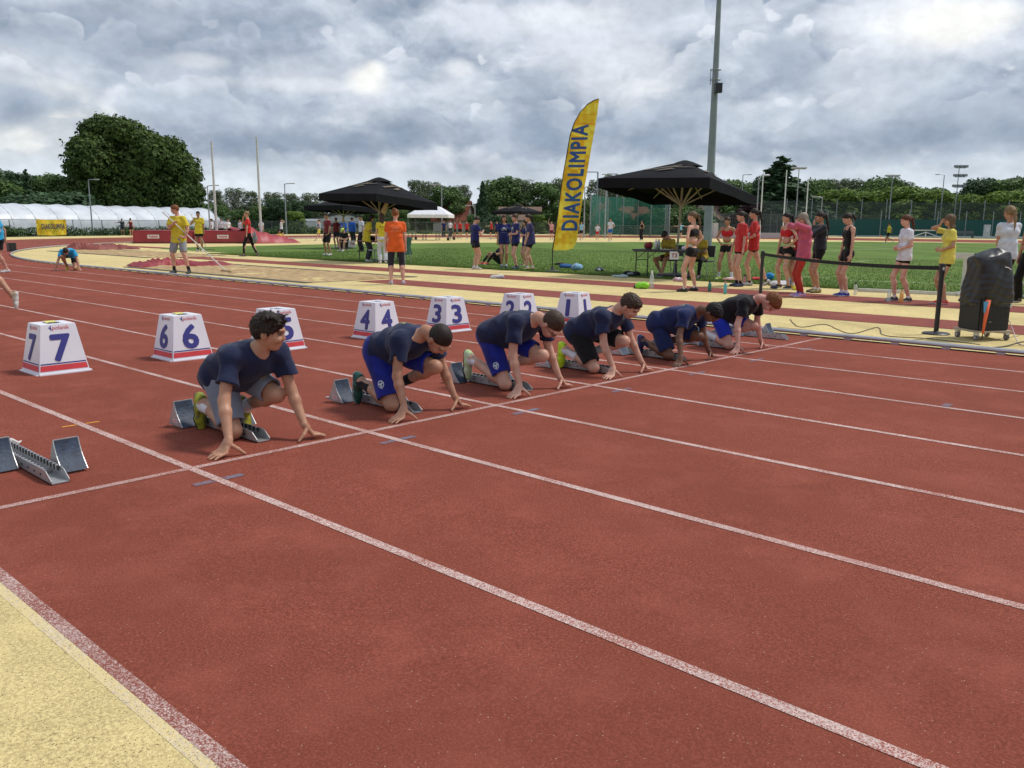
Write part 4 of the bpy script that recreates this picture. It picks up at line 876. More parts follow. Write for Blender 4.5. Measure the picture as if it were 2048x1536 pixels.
# ------------------------------------------------------------------ starting blocks
PADM = mat('pedal_pad', (.030, .050, .090), .6, (.018, .030, .058), scale=22, lo=.4, hi=.6, bump=.3, bscale=60); STEEL = mat('block_steel', (.52, .52, .52), .4, (.40, .40, .41), scale=12, metal=.55); ZINC = mat('white_steel', (.70, .68, .66), .4)
def starting_block(x, y, pf, pr, lab, L=.98):
    'channel rail with teeth, two pedals, rear spikes; pf and pr: pedal x positions of the left (+y) and right (-y) side'
    t = empty('starting_block', (x, y, gz(x, y)), 0, lab, 'starting block', 'starting blocks behind the start line')
    mb = MB(); w = .045; prof = []
    n = 28; h = .062
    mb.box((-L/2, 0, .006), (L, 2*w, .004))
    for s_ in (-1, 1):
        V = []; F = []
        for i in range(n+1):
            xx = -L*i/n; hh = h*min(1, (.25+i/3.0)) if i < 3 else h
            V += [(xx, s_*w, .004), (xx, s_*w, .004+hh), (xx, s_*(w-.004), .004+hh), (xx, s_*(w-.004), .004)]
        for i in range(n):
            for j in range(4): F.append((4*i+j, 4*i+(j+1) % 4, 4*i+4+(j+1) % 4, 4*i+4+j))
        mb.add(V, F+[(0, 1, 2, 3), (4*n+3, 4*n+2, 4*n+1, 4*n)])
    mb.build('rail', STEEL, t)
    tm = MB(); hm_ = MB()
    for i in range(17):
        xx = -.14-i*.046
        tm.box((xx, w-.010, .052), (.014, .012, .030)); tm.box((xx, -w+.010, .052), (.014, .012, .030)); hm_.box((xx+.02, w-.013, .054), (.020, .004, .024)); 
        if i % 2 == 0: hm_.box((xx, -w-.0015, .034), (.010, .003, .010))
    tag(tm.build('teeth', STEEL, t), kind='stuff'); tag(hm_.build('slots', DARKG, t), kind='stuff')
    for s_, px in ((1, pf), (-1, pr)):
        c = Vector((px, s_*.130, 0)); H = .158; tilt = .10
        fr = MB(); a0, a1 = px+.065, px-.035     # bottom front, top rear
        hw = .064
        def fp(q, yy, o=0.0):   # along the curved face from bottom to top
            return (a0-(a0-a1)*q-.018*math.sin(q*math.pi)-o, c.y+yy, .012+H*q)
        pb = MB(); pb.sheet(lambda p, q: fp(q, (p-.5)*2*(hw-.004), -.004), 2, 8); pb.build('pad', PADM, t)
        fb = MB()
        for yy in (-hw, hw):
            poly = [fp(q, yy) for q in np.linspace(0, 1, 7)]; back = [(px-.115, c.y+yy, .012)]
            V = poly+back; V2 = [(p[0], p[1]+.003*(1 if yy > 0 else -1), p[2]) for p in V]; k = len(V)
            fb.add(V+V2, [tuple(range(k)), tuple(range(2*k-1, k-1, -1))]+[(i, (i+1) % k, k+(i+1) % k, k+i) for i in range(k)])
            fb.tube([fp(q, yy, -.003) for q in np.linspace(0, 1, 7)], .0035, 6)
        fb.sheet(lambda p, q: fp(q, (p-.5)*2*hw, .002), 2, 8); fb.bar(fp(1, -hw), fp(1, hw), .008, .008); fb.bar((px-.02, c.y, .022), (px-.02, 0, .022), .03, .012)
        pd = fb.build('pedal', STEEL, t)
        plate('sticker', [(-.030, -.011), (.030, -.011), (.030, .011), (-.030, .011)], [(0, 1, 2, 3)], (px-.025, c.y-hw-.0035, .045), (1, 0, 0), (0, 0, 1), WHTP, pd, .001)
        plate('sticker_mark', [(-.022, -.004), (.022, -.004), (.022, .004), (-.022, .004)], [(0, 1, 2, 3)], (px-.025, c.y-hw-.0045, .045), (1, 0, 0), (0, 0, 1), REDP, pd, .001)
    rb = MB()
    for s_ in (-1, 1):
        rb.tube([(-L+.04, s_*.04, .02), (-L-.03, s_*.06, .045), (-L-.08, s_*.09, .035), (-L-.07, s_*.12, .012), (-L-.11, s_*.15, .012)], [.012, .013, .013, .011, .005], 8)
    rb.box((-L+.01, 0, .012), (.06, .14, .012)); rb.build('rear_spike_plate', ZINC, t)
    return t
starting_block(-.20, -.60, -.22, -.48, 'empty starting block with two dark blue pedals at the left edge of the picture', .93)
for i, (rl, w) in enumerate(((r1, 'grey shorts'), (r2, 'green shoes'), (r3, 'glasses'), (r4, 'neon yellow shoes'), (r5, 'brown skin'), (r6, 'ginger hair'))):
    yc = .61+1.22*i; starting_block(-.20, yc, -.40, -.70, 'grey starting block under the boy with %s' % w, .80) if i else starting_block(-.24, yc-.01, -.48, -.73, 'grey starting block under the boy with grey shorts', .80)
starting_block(-.22, 7.98, -.30, -.62, 'empty silver starting block in the lane beside the kerb', .85)

# ------------------------------------------------------------------ feather flag
FY = bpy.data.materials.new('flag_yellow'); FY.use_nodes = True
def _flag_mat(m_):
    nt = m_.node_tree; N = nt.nodes; L = nt.links; b = N['Principled BSDF']; b.inputs['Roughness'].default_value = .7; b.inputs['Specular IOR Level'].default_value = .2
    tc = N.new('ShaderNodeTexCoord'); mp = N.new('ShaderNodeMapping'); L.new(tc.outputs['Object'], mp.inputs[0]); mp.inputs['Scale'].default_value = (1, 1, 1)
    def sq(scale, off):
        v = N.new('ShaderNodeVectorMath'); v.operation = 'MULTIPLY_ADD'; L.new(mp.outputs[0], v.inputs[0]); v.inputs[1].default_value = (scale, 0, scale); v.inputs[2].default_value = (off, .3, off*1.7)
        f = N.new('ShaderNodeVectorMath'); f.operation = 'FLOOR'; L.new(v.outputs[0], f.inputs[0]); w = N.new('ShaderNodeTexWhiteNoise'); w.noise_dimensions = '3D'; L.new(f.outputs[0], w.inputs['Vector']); return w.outputs['Value']
    a = N.new('ShaderNodeMath'); a.operation = 'ADD'; L.new(sq(3.2, .2), a.inputs[0]); L.new(sq(9.0, .6), a.inputs[1])
    r = N.new('ShaderNodeValToRGB'); mr = N.new('ShaderNodeMath'); mr.operation = 'MULTIPLY'; mr.inputs[1].default_value = .5; L.new(a.outputs[0], mr.inputs[0]); L.new(mr.outputs[0], r.inputs[0])
    e = r.color_ramp.elements; e[0].color = (.80, .42, .03, 1); e[0].position = .12; e[1].color = (.98, .82, .10, 1); e[1].position = .85; x = e.new(.5); x.color = (.92, .62, .04, 1)
    L.new(r.outputs[0], b.inputs['Base Color']); tr = N.new('ShaderNodeBsdfTranslucent'); L.new(r.outputs[0], tr.inputs[0]); mx = N.new('ShaderNodeMixShader'); mx.inputs[0].default_value = .25
    L.new(b.outputs[0], mx.inputs[1]); L.new(tr.outputs[0], mx.inputs[2]); L.new(mx.outputs[0], N['Material Output'].inputs[0])
_flag_mat(FY)
FB = mat('flag_blue', (.03, .07, .30), .6, (.02, .12, .28), scale=4)
fp_ = at(1105, 543); FS = depth(fp_)/CAM_F
flag = empty('feather_flag', fp_, math.atan2(RH[1], RH[0]), 'tall yellow feather flag lettered DIAKOLIMPIA beside the lawn', 'flag')
FLo = [(500, 1105), (450, 1112), (400, 1118), (350, 1124), (320, 1129), (270, 1137), (245, 1145), (225, 1156), (208, 1171), (200, 1184), (197, 1193)]
FRo = [(503, 1106), (502, 1125), (497, 1146), (480, 1153), (440, 1158), (400, 1163), (340, 1172), (290, 1180), (230, 1190), (197, 1193.5)]
def fl_x(v, tab):
    t = sorted(tab); return float(np.interp(v, [a for a, b in t], [b for a, b in t]))
def flag_pt(v, u): z = zsolve(fp_[0], fp_[1], v)-ZF; x = (u-1105)*FS*(1-z*.0074); return x, z
def wave(x, z): return .045*math.sin(x*6+z*1.3)*min(1, x*3+.2) + .02*math.sin(z*5+x*3)
mb = MB()
def ff(p, q):
    v = 500.5-q*303.3; l = fl_x(v, FLo); r_ = fl_x(v, FRo[1:] if v < 497 else FRo); x, z = flag_pt(v, l+(r_-l)*p); return (x, wave(x, z), z)
mb.sheet(ff, 12, 70); ob = mb.build('sail', FY, flag, smooth=True)
poly = [flag_pt(v, u) for v, u in FLo]; mb = MB(); mb.tube([(x-.008, 0, z) for x, z in [(0, 0), (0, .35)]+poly], [.016]*3+[.014]*10, 8); mb.build('pole', BLKP, flag, smooth=True)
mb = MB(); mb.lathe([(.0, .0), (.24, .0), (.25, .02), (.24, .035), (.05, .05), (.03, .16)], 20); mb.build('base_plate', mat('base_grey', (.10, .095, .09), .7), flag)
V, F = text_mesh('DIAKOLIMPIA', 1.0, .034, 3, 1.16); V[:, :2] -= (V[:, :2].max(0)+V[:, :2].min(0))/2; V[:, 0] /= (V[:, 0].max()-V[:, 0].min()); V[:, 1] /= (V[:, 1].max()-V[:, 1].min())
bm = bmesh.new(); vs_ = [bm.verts.new(p) for p in V]
for f in F:
    try: bm.faces.new([vs_[i] for i in f])
    except ValueError: pass
bmesh.ops.triangulate(bm, faces=bm.faces[:])
for _ in range(2): bmesh.ops.subdivide_edges(bm, edges=[e for e in bm.edges if abs(e.verts[0].co.x-e.verts[1].co.x) > .02 or abs(e.verts[0].co.y-e.verts[1].co.y) > .3], cuts=1); bmesh.ops.triangulate(bm, faces=bm.faces[:])
def letter_pt(a, b, c=0):
    v = 355-a*212; cu_ = 1147.5+(355-v)*.098-(0 if v > 300 else (300-v)*.02); u = cu_-b*33; x, z = flag_pt(v, u); return (x, wave(x, z)-.006-c, z)
pts = [letter_pt(v.co.x, v.co.y, v.co.z*2) for v in bm.verts]; bm.verts.index_update()
me = bpy.data.meshes.new('lettering'); me.from_pydata(pts, [], [tuple(v.index for v in f.verts) for f in bm.faces]); me.update(); link('lettering', me, FB, flag); bm.free()

# ------------------------------------------------------------------ parasols
CANV = mat('parasol_cloth', (.011, .011, .013), .85, (.008, .008, .010), scale=3, bump=.2, bscale=5, bdist=.05, spec=.15); WOOD = mat('parasol_wood', (.42, .37, .28), .6, (.34, .28, .20), scale=6); GOLD = mat('print_gold', (.13, .10, .06), .7)
def parasol(loc, rz, a, eave, top, lab, tilt=0.0, tilty=0.0, post=WOOD, lean=(0, 0), logo=True):
    t = empty('parasol', loc, rz, lab, 'parasol', 'black square parasols on the field'); hv = .26
    def can(p, q):   # unit square -> tent
        x, y = (p-.5)*a, (q-.5)*a; m_ = max(abs(p-.5), abs(q-.5))*2; sag = -.05*math.sin(min(1, m_)*math.pi)*(1-1.6*abs(abs(p-.5)-abs(q-.5))*2)
        return (x+lean[0]*(1-m_), y+lean[1]*(1-m_), eave+(top-eave)*(1-m_**1.22)+sag+tilt*x+tilty*y)
    mb = MB(); mb.sheet(can, 24, 24); c_ = mb.build('canopy', CANV, t, smooth=True)
    mb = MB(); n = 28
    ring = [(-.5+i/n, -.5) for i in range(n)]+[(.5, -.5+i/n) for i in range(n)]+[(.5-i/n, .5) for i in range(n)]+[(-.5, .5-i/n) for i in range(n)]
    V = []; 
    for i, (p, q) in enumerate(ring):
        x, y, z = can(p+.5, q+.5); V += [(x, y, z+.004), (x*1.003, y*1.003, z-hv+.012*math.sin(i*.35))]
    k = len(ring); mb.add(V, [(2*i, 2*((i+1) % k), 2*((i+1) % k)+1, 2*i+1) for i in range(k)]); mb.build('valance', CANV, t)
    mb = MB(); mb.lathe([(.50, top-.13), (.47, top-.115), (.22, top-.01), (.06, top+.035), (.0, top+.04)], 16, (lean[0], lean[1], 0)); mb.build('vent_cap', CANV, t, smooth=True)
    hub = eave-.50
    MB().tube([(0, 0, 0), (lean[0]*.9, lean[1]*.9, top-.05)], .032, 12).build('pole', post, t)
    MB().tube([(lean[0]*.7, lean[1]*.7, hub-.06), (lean[0]*.7, lean[1]*.7, hub+.06)], .06, 12).build('hub', post, t)
    for dx, dy in ((1, 1), (1, -1), (-1, 1), (-1, -1), (1, 0), (0, 1), (-1, 0), (0, -1)):
        e = can(.5+dx*.30, .5+dy*.30); MB().bar((lean[0]*.7, lean[1]*.7, hub), (e[0], e[1], e[2]-.03), .028, .035).build('strut', post, t)
        f = can(.5+dx*.5, .5+dy*.5); MB().bar((lean[0], lean[1], top-.16), (f[0]*.97, f[1]*.97, f[2]-.075), .022, .03).build('rib', post, t)
    MB().lathe([(.45, 0), (.47, .02), (.46, .06), (.06, .09), (.05, .35), (.036, .36)], 20).build('base_plate', mat('base_grey', (.10, .095, .09), .7), t)
    if logo:
        for sd_ in range(2):
            pts = []; fs = []
            shp = [[(-.30, .02), (.0, .09), (.30, .13), (.30, .10), (.02, .055), (-.28, -.01)], [(-.12, -.05), (.05, .03), (.12, .01), (-.02, -.06)], [(.0, .12), (.10, .17), (.12, .15), (.04, .10)]]
            for s2 in shp:
                b0 = len(pts)
                for (x, y) in s2:
                    m_ = .30-y*.8; p, q = (.5+x*.7, .5-m_) if sd_ == 0 else (.5+m_, .5+x*.7)
                    P3 = can(p, q); pts.append((P3[0], P3[1], P3[2]+.035))
                fs.append(tuple(range(b0, b0+len(s2))))
            me = bpy.data.meshes.new('logo'); me.from_pydata(pts, [], fs); me.update(); link('logo', me, GOLD, c_)
    return t
parasol((-8.41, 18.6, ZF), R(6), 3.22, 2.42, 3.10, 'large black parasol over the T3 table, right of the yellow flag', -.02, -.115, lean=(.18, -.05))
parasol((-20.83, 18.1, ZF), R(4), 3.05, 2.30, 3.02, 'large black parasol over the T4 table behind the orange shirt', -.02, -.085, lean=(.05, 0))
p_ = col_at(688, 47); parasol(p_, R(8), 3.0, 2.25, 2.72, 'smaller black parasol behind the man in the maroon shirt', .0, -.05)
p_ = col_at(1033, 82); parasol(p_, R(8), 3.5, 2.55, 3.25, 'distant black parasol behind the girls in navy shirts', .0)
# rolled sunshade cloth leaning by the T4 parasol
mb = MB(); mb.tube([(-20.6, 18.0, 1.35), (-20.35, 17.95, 1.75), (-20.0, 17.9, 2.25)], [.02, .10, .05], 8); o = mb.build('wooden_paddle', mat('pale_wood', (.55, .40, .20), .5, (.45, .30, .14), scale=4), None, smooth=True); tag(o, 'tapered pale wooden paddle hanging under the T4 parasol', 'paddle')

# ------------------------------------------------------------------ white gazebo
gp = col_at(863, 72); gz_ = empty('gazebo', gp, R(38), 'white pop-up gazebo with thin grey legs', 'gazebo'); GW = mat('gazebo_white', (.80, .80, .84), .6)
hw = 1.72
mb = MB(); mb.add([(-hw, -hw, 2.12), (hw, -hw, 2.12), (hw, hw, 2.12), (-hw, hw, 2.12), (-.7, -.7, 2.78), (.7, -.7, 2.78), (.7, .7, 2.78), (-.7, .7, 2.78), (0, 0, 2.9)], [(0, 1, 5, 4), (1, 2, 6, 5), (2, 3, 7, 6), (3, 0, 4, 7), (4, 5, 8), (5, 6, 8), (6, 7, 8), (7, 4, 8)]); mb.build('roof', GW, gz_)
mb = MB(); 
for a_, b_ in (((-hw, -hw), (hw, -hw)), ((hw, -hw), (hw, hw)), ((hw, hw), (-hw, hw)), ((-hw, hw), (-hw, -hw))): mb.add([(*a_, 2.12), (*b_, 2.12), (b_[0], b_[1], 1.86), (a_[0], a_[1], 1.86)], [(0, 1, 2, 3)])
mb.build('valance', GW, gz_)
for x in (-1, 1):
    for y in (-1, 1): MB().box((x*(hw-.04), y*(hw-.04), 1.06), (.045, .045, 2.12)).build('leg', mat('leg_grey', (.10, .11, .12), .5), gz_); MB().box((x*(hw-.04), y*(hw-.04), .12), (.2, .2, .24)).build('weight', BLKP, gz_)

# ------------------------------------------------------------------ tables
def table(loc, rz, L, W, H, lab, topm, sign=None, sx=.0):
    t = empty('folding_table', loc, rz, lab, 'table'); MB().box((0, 0, H-.015), (L, W, .03)).build('tabletop', topm, t, bevel=.004)
    MB().box((0, -W/2+.02, H-.05), (L-.1, .02, .035)).build('apron_bar', BLKP, t); MB().box((0, W/2-.02, H-.05), (L-.1, .02, .035)).build('apron_bar', BLKP, t)
    for x in (-1, 1):
        for y in (-1, 1): MB().tube([(x*(L/2-.12), y*(W/2-.05), H-.04), (x*(L/2-.12), y*(W/2-.05), 0)], .016, 8).build('leg', BLKP, t)
        MB().bar((x*(L/2-.12), -W/2+.05, H*.62), (x*(L/2-.12), W/2-.05, H*.62), .02, .02).build('stretcher', BLKP, t)
        for y in (-1, 1): MB().bar((x*(L/2-.12), y*(W/2-.05), H*.66), (x*(L/2-.42), y*(W/2-.05), H-.05), .014, .014).build('brace', BLKP, t)
    if sign:
        sg = empty('paper_sign', (0, 0, 0)); 
    return t
def paper_sign(base, pos, txt, colm, lab, w=.24, h=.20):
    ex = RH; V = [(-w/2, -h/2), (w/2, -h/2), (w/2, h/2), (-w/2, h/2)]
    t = empty('paper_sign', pos, math.atan2(RH[1], RH[0]), lab, 'sign'); mb = MB(); mb.box((0, 0, 0), (w, .004, h)); mb.build('sheet', WHTP, t)
    V, F = text_mesh(txt, .14, .005); plate('lettering', V, F, (0, -.002, 0), (1, 0, 0), (0, 0, 1), colm, t, .002)
    mb = MB(); mb.box((0, .03, h/2+.008), (w*1.05, .06, .004)); mb.build('fold', WHTP, t)
    return t
DGREY = mat('table_dark', (.035, .036, .04), .5)
T3 = (-8.05, 17.62, ZF); table(T3, R(2), 1.85, .70, .76, 'dark folding table with T3 sign under the large parasol', DGREY)
s3 = at(1355, 549); 
paper_sign(T3, (-7.62, 17.24, ZF+.62), 'T3', mat('ink_red', (.35, .05, .07), .6), 'white paper sign reading T3 taped to the table')
T4 = (-21.3, 18.4, ZF); table(T4, R(2), 1.7, .7, .76, 'folding table with T4 sign, in front of the maroon shirt man', mat('table_pink', (.20, .07, .10), .5))
paper_sign(T4, tuple(col_at(703, 32.2)[:2])+(ZF+.62,), 'T4', mat('ink_red', (.35, .05, .07), .6), 'white paper sign reading T4 hanging from the far table', .26, .24)
def chair(loc, rz, lab, m_=DGREY, fm=GALV):
    t = empty('chair', loc, rz, lab, 'chair', 'chairs at the judges tables')
    MB().box((0, 0, .45), (.42, .42, .03)).build('seat', m_, t, bevel=.006)
    MB().sheet(lambda p, q: (-.20-.04*q-.03*math.sin(p*math.pi), (p-.5)*.40, .56+.30*q), 6, 4).build('backrest', m_, t)
    for y in (-1, 1):
        MB().tube([(.20, y*.20, 0), (.19, y*.20, .44)], .011, 8).build('leg', fm, t); MB().tube([(-.24, y*.20, 0), (-.19, y*.20, .44), (-.25, y*.20, .88)], .011, 8).build('leg', fm, t)
    return t
chair((-8.35, 18.35, ZF), R(-92), 'chair of the man writing at the T3 table', mat('chair_green', (.03, .08, .06), .6)); chair((-7.35, 18.30, ZF), R(-88), 'chair behind the girl in black, right end of the T3 table')
chair((-21.0, 19.1, ZF), R(-80), 'dark chair behind the T4 table'); chair((-19.3, 17.9, ZF), R(200), 'chair draped with a green jacket beside the orange shirt', mat('jacket_green', (.02, .09, .06), .8))
mb = MB(); mb.sheet(lambda p, q: (.24+.05*math.sin(p*9+q*4), (p-.5)*.52, .92-.62*q), 10, 10)
o = mb.build('green_jacket', mat('jacket_green', (.02, .09, .06), .8), None, (-19.3, 17.9, ZF), True); o.rotation_euler = (0, 0, R(20)); tag(o, 'dark green jacket hung over a chair back', 'jacket')
mb = MB(); mb.tube([(0, 0, .42), (0, 0, .46)], .17, 14); o = empty('stool', (-20.6, 17.6, ZF), 0, 'small round metal stool between the yellow shirts', 'stool'); mb.build('seat', GALV, o)
for k in range(3): a = k*2.1; MB().tube([(.12*math.cos(a), .12*math.sin(a), .42), (.18*math.cos(a), .18*math.sin(a), 0)], .010, 6).build('leg', GALV, o)

# ------------------------------------------------------------------ belt barrier
def stanchion(loc, lab, H=.93):
    t = empty('barrier_post', loc, 0, lab, 'barrier post', 'posts of the belt barrier'); MB().lathe([(.0, 0), (.17, 0), (.175, .008), (.16, .02), (.05, .032), (.033, .04)], 28).build('base', BLKP, t, smooth=False)
    MB().tube([(0, 0, .03), (0, 0, H)], .031, 16).build('post', BLKP, t, smooth=False); MB().lathe([(.036, H-.13), (.038, H-.12), (.038, H-.01), (.03, H+.005), (0, H+.006)], 16).build('belt_head', BLKP, t)
    return t
sa = np.array([.93, 10.01, ZF]); sb = np.array([-3.15, 13.15, ZF])
st1 = stanchion(sa, 'black barrier post beside the covered loudspeaker'); stanchion(sb, 'black barrier post behind the ginger runner'); plate('sticker', [(-.012, -.02), (.012, -.02), (.012, .02), (-.012, .02)], [(0, 1, 2, 3)], (.62*.04, -.78*.04, .87), tuple(RH), (0, 0, 1), WHTP, st1)
mb = MB(); d = unit(sb-sa); n = np.cross(d, (0, 0, 1))*.0015; V = []
for i in range(21):
    f = i/20; p = sa+(sb-sa)*f; z = .875-.05*4*f*(1-f)
    for hh in (-.027, .027):
        for s_ in (-1, 1): q = p+n*s_; V.append((q[0], q[1], ZF+z+hh))
mb.add(V, [x for i in range(20) for x in ((4*i, 4*i+4, 4*i+6, 4*i+2), (4*i+1, 4*i+3, 4*i+7, 4*i+5), (4*i+2, 4*i+6, 4*i+7, 4*i+3), (4*i, 4*i+1, 4*i+5, 4*i+4))])
tag(mb.build('barrier_belt', cloth('belt', (.012, .012, .014))), 'black retractable belt stretched between the two barrier posts', 'belt')

# ------------------------------------------------------------------ loudspeaker on a trolley, under a black cover
sp_ = np.array([1.50, 9.93, ZF]); srz = math.atan2(-FH[1], -FH[0])+R(8)
dl = empty('trolley', sp_, srz, 'low wheeled trolley carrying the covered loudspeaker', 'trolley'); PLY = mat('plywood', (.45, .38, .27), .6, (.38, .30, .2), scale=8)
MB().box((0, 0, .115), (.46, .50, .022)).build('platform', PLY, dl)
for x, y in ((.18, -.21), (.18, .21), (-.18, -.21), (-.18, .21)):
    w_ = empty('caster', (x, y, 0)); w_.parent = dl; MB().tube([(0, -.014, .04), (0, .014, .04)], .040, 16).build('wheel', mat('rubber_grey', (.16, .15, .15), .6), w_); MB().box((0, 0, .085), (.05, .05, .035)).build('fork', ALU, w_); MB().tube([(0, -.019, .04), (0, .019, .04)], .016, 10).build('hub', ALU, w_)
ls = empty('loudspeaker', sp_+np.array([0, 0, .127]), srz, 'tall black loudspeaker wrapped in a creased black cover', 'loudspeaker')
mb = MB(); mb.box((0, 0, .21), (.40, .42, .42)); mb.build('cabinet', mat('cabinet_black', (.012, .012, .012), .55), ls, bevel=.012); MB().box((.202, 0, .22), (.006, .34, .34)).build('grille', mat('grille', (.02, .02, .021), .7, (.008, .008, .008), scale=120, lo=.45, hi=.55), ls, bevel=.002)
plate('name_badge', [(-.02, -.003), (.02, -.003), (.02, .003), (-.02, .003)], [(0, 1, 2, 3)], (.206, -.06, .11), (0, 1, 0), (0, 0, 1), GALV, ls)
BAG = bpy.data.materials.new('bag_black'); BAG.use_nodes = True; _b = BAG.node_tree.nodes['Principled BSDF']; _b.inputs['Base Color'].default_value = (.016, .016, .018, 1); _b.inputs['Roughness'].default_value = .38; MATS['bag_black'] = BAG
def cover(p, q):
    a = p*2*math.pi; z = .30+.68*q; top_ = 1-max(0, (q-.86)/.14)**2*.55
    rx, ry = .225+.010*math.sin(q*5), .240+.015*math.sin(q*4+1); c, s_ = math.cos(a), math.sin(a); e = (abs(c)**4+abs(s_)**4)**-.25
    w_ = .007*math.sin(a*5+q*9+math.sin(q*7)*2)+.005*math.sin(q*52+math.sin(a*2)*3+math.sin(a*5))*(1-q)**1.5+.003*math.sin(a*13-q*16)+.016*math.sin(a*2+q*4)
    if q < .06: w_ -= .02
    return ((rx*e*c)*top_+w_*c, (ry*e*s_)*top_+w_*s_, z+.02*math.sin(a*3)*q+(.03*math.sin(a+1) if q > .9 else 0))
mb = MB(); mb.sheet(cover, 96, 60); n0 = len(mb.v); ring_ = [60*97+i for i in range(96)]; mb.v.append((0, 0, 1.02)); mb.f += [(ring_[i], ring_[(i+1) % 96], n0) for i in range(96)]
mb.build('cover', BAG, ls, smooth=True)
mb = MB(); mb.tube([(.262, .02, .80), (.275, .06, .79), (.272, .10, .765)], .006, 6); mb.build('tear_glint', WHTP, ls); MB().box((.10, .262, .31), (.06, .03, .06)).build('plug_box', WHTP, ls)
fl = empty('orange_flag', sp_+np.array([0, 0, 0]), srz, 'orange and blue furled marshal flag leaning against the loudspeaker', 'flag'); mb = MB(); mb.tube([(.30, -.215, .10), (.265, -.16, .52)], [.012, .03], 8); mb.build('furled_cloth', mat('flag_orange', (.85, .14, .04), .6), fl, smooth=True); MB().tube([(.275, -.20, .36), (.27, -.19, .50)], [.012, .03], 6).build('blue_cloth', mat('flag_lightblue', (.10, .38, .65), .6), fl)
MB().tube([(.31, -.225, .02), (.30, -.215, .12)], .006, 6).build('handle', BLKP, fl)
CBL = mat('cable_dark', (.05, .045, .04), .6); CBW = mat('cable_white', (.60, .52, .48), .5)
def cable(pts, r, m_, lab, wig=.04, seed=0, n=60):
    r2 = random.Random(seed); P = [Vector(p) for p in pts]; out = []
    for i in range(n+1):
        t = i/n*(len(P)-1); k = min(int(t), len(P)-2); f = t-k; p0, p1, p2, p3 = P[max(k-1, 0)], P[k], P[k+1], P[min(k+2, len(P)-1)]
        q = .5*((2*p1)+(p2-p0)*f+(2*p0-5*p1+4*p2-p3)*f*f+(3*p1-p0-3*p2+p3)*f**3); out.append((q.x+r2.uniform(-wig, wig)*.25, q.y+r2.uniform(-wig, wig)*.25, q.z))
    mb = MB(); mb.tube(out, r, 6); o = mb.build('cable', m_, None, smooth=True); tag(o, lab, 'cable', 'loose cables by the loudspeaker')
zc = ZF+.008
cable([(1.62, 9.95, ZF+.40), (1.75, 10.1, ZF+.25), (1.9, 9.9, ZF+.03), (2.05, 9.55, zc), (2.25, 9.75, zc), (2.6, 9.6, zc)], .006, CBW, 'pale cable dropping from the loudspeaker to the ground', .02, 1)
cable([at(1580, 640)*[1, 1, 0]+[0, 0, zc], at(1600, 655)*[1, 1, 0]+[0, 0, zc], at(1650, 650)*[1, 1, 0]+[0, 0, zc], at(1700, 668)*[1, 1, 0]+[0, 0, zc], at(1755, 656)*[1, 1, 0]+[0, 0, zc], at(1770, 672)*[1, 1, 0]+[0, 0, zc], at(1850, 678)*[1, 1, 0]+[0, 0, zc], at(1960, 690)*[1, 1, 0]+[0, 0, zc]], .005, CBL, 'thin dark cable snaking along the yellow strip behind the kerb', .03, 2, 90)
cable([at(1555, 655)*[1, 1, 0]+[0, 0, zc], at(1620, 662)*[1, 1, 0]+[0, 0, zc], at(1700, 672)*[1, 1, 0]+[0, 0, zc], at(1800, 682)*[1, 1, 0]+[0, 0, zc], at(1880, 676)*[1, 1, 0]+[0, 0, zc], at(1960, 683)*[1, 1, 0]+[0, 0, zc], at(2040, 672)*[1, 1, 0]+[0, 0, zc]], .004, mat('cable_tan', (.35, .28, .15), .6), 'tan cable lying close to the kerb', .05, 3, 90)
cable([at(1980, 697)*[1, 1, 0]+[0, 0, zc], at(2010, 694)*[1, 1, 0]+[0, 0, zc], at(2045, 690)*[1, 1, 0]+[0, 0, zc+.03], at(2070, 688)*[1, 1, 0]+[0, 0, zc]], .008, CBL, 'thick dark cable reaching the metal frame at the right edge', .01, 4, 30)
q_ = at(2052, 693); mb = MB(); mb.tube([(0, 0, .012), (0, 0, .22), (.25, .22, .22), (.25, .22, .012), (0, 0, .012)], .010, 6); tag(mb.build('cable_reel_stand', mat('frame_dark', (.05, .035, .025), .5), None, (q_[0], q_[1], ZF)), 'small dark tubular stand cut by the right picture edge', 'stand')

# ------------------------------------------------------------------ steeplechase barrier on the lawn at the right
q_ = np.array([-1.05, 17.55, ZF]); hb = empty('steeplechase_barrier', q_, R(11), 'white and black steeplechase barrier standing on the lawn edge', 'barrier'); HW = mat('barrier_white', (.62, .62, .56), .5); HK = mat('barrier_dark', (.06, .07, .065), .5)
for i in range(10):
    MB().box((.25+i*.40, 0, .80), (.398, .127, .127)).build('beam_section', HW if i % 2 == 0 else HK, hb, bevel=.004)
for x in (.30, 3.7):
    MB().box((x, 0, .37), (.08, .10, .74)).build('upright', HW, hb); MB().box((x, 0, .03), (.10, 1.3, .06)).build('foot', HW, hb); MB().bar((x, .0, .35), (x, .55, .05), .05, .05).build('brace', HW, hb)
MB().box((.1, -.5, .035), (3.6, .09, .07)).build('ground_bar', HW, hb); MB().bar((.2, -.46, .05), (1.5, -.4, .32), .07, .05).build('diagonal', HW, hb)

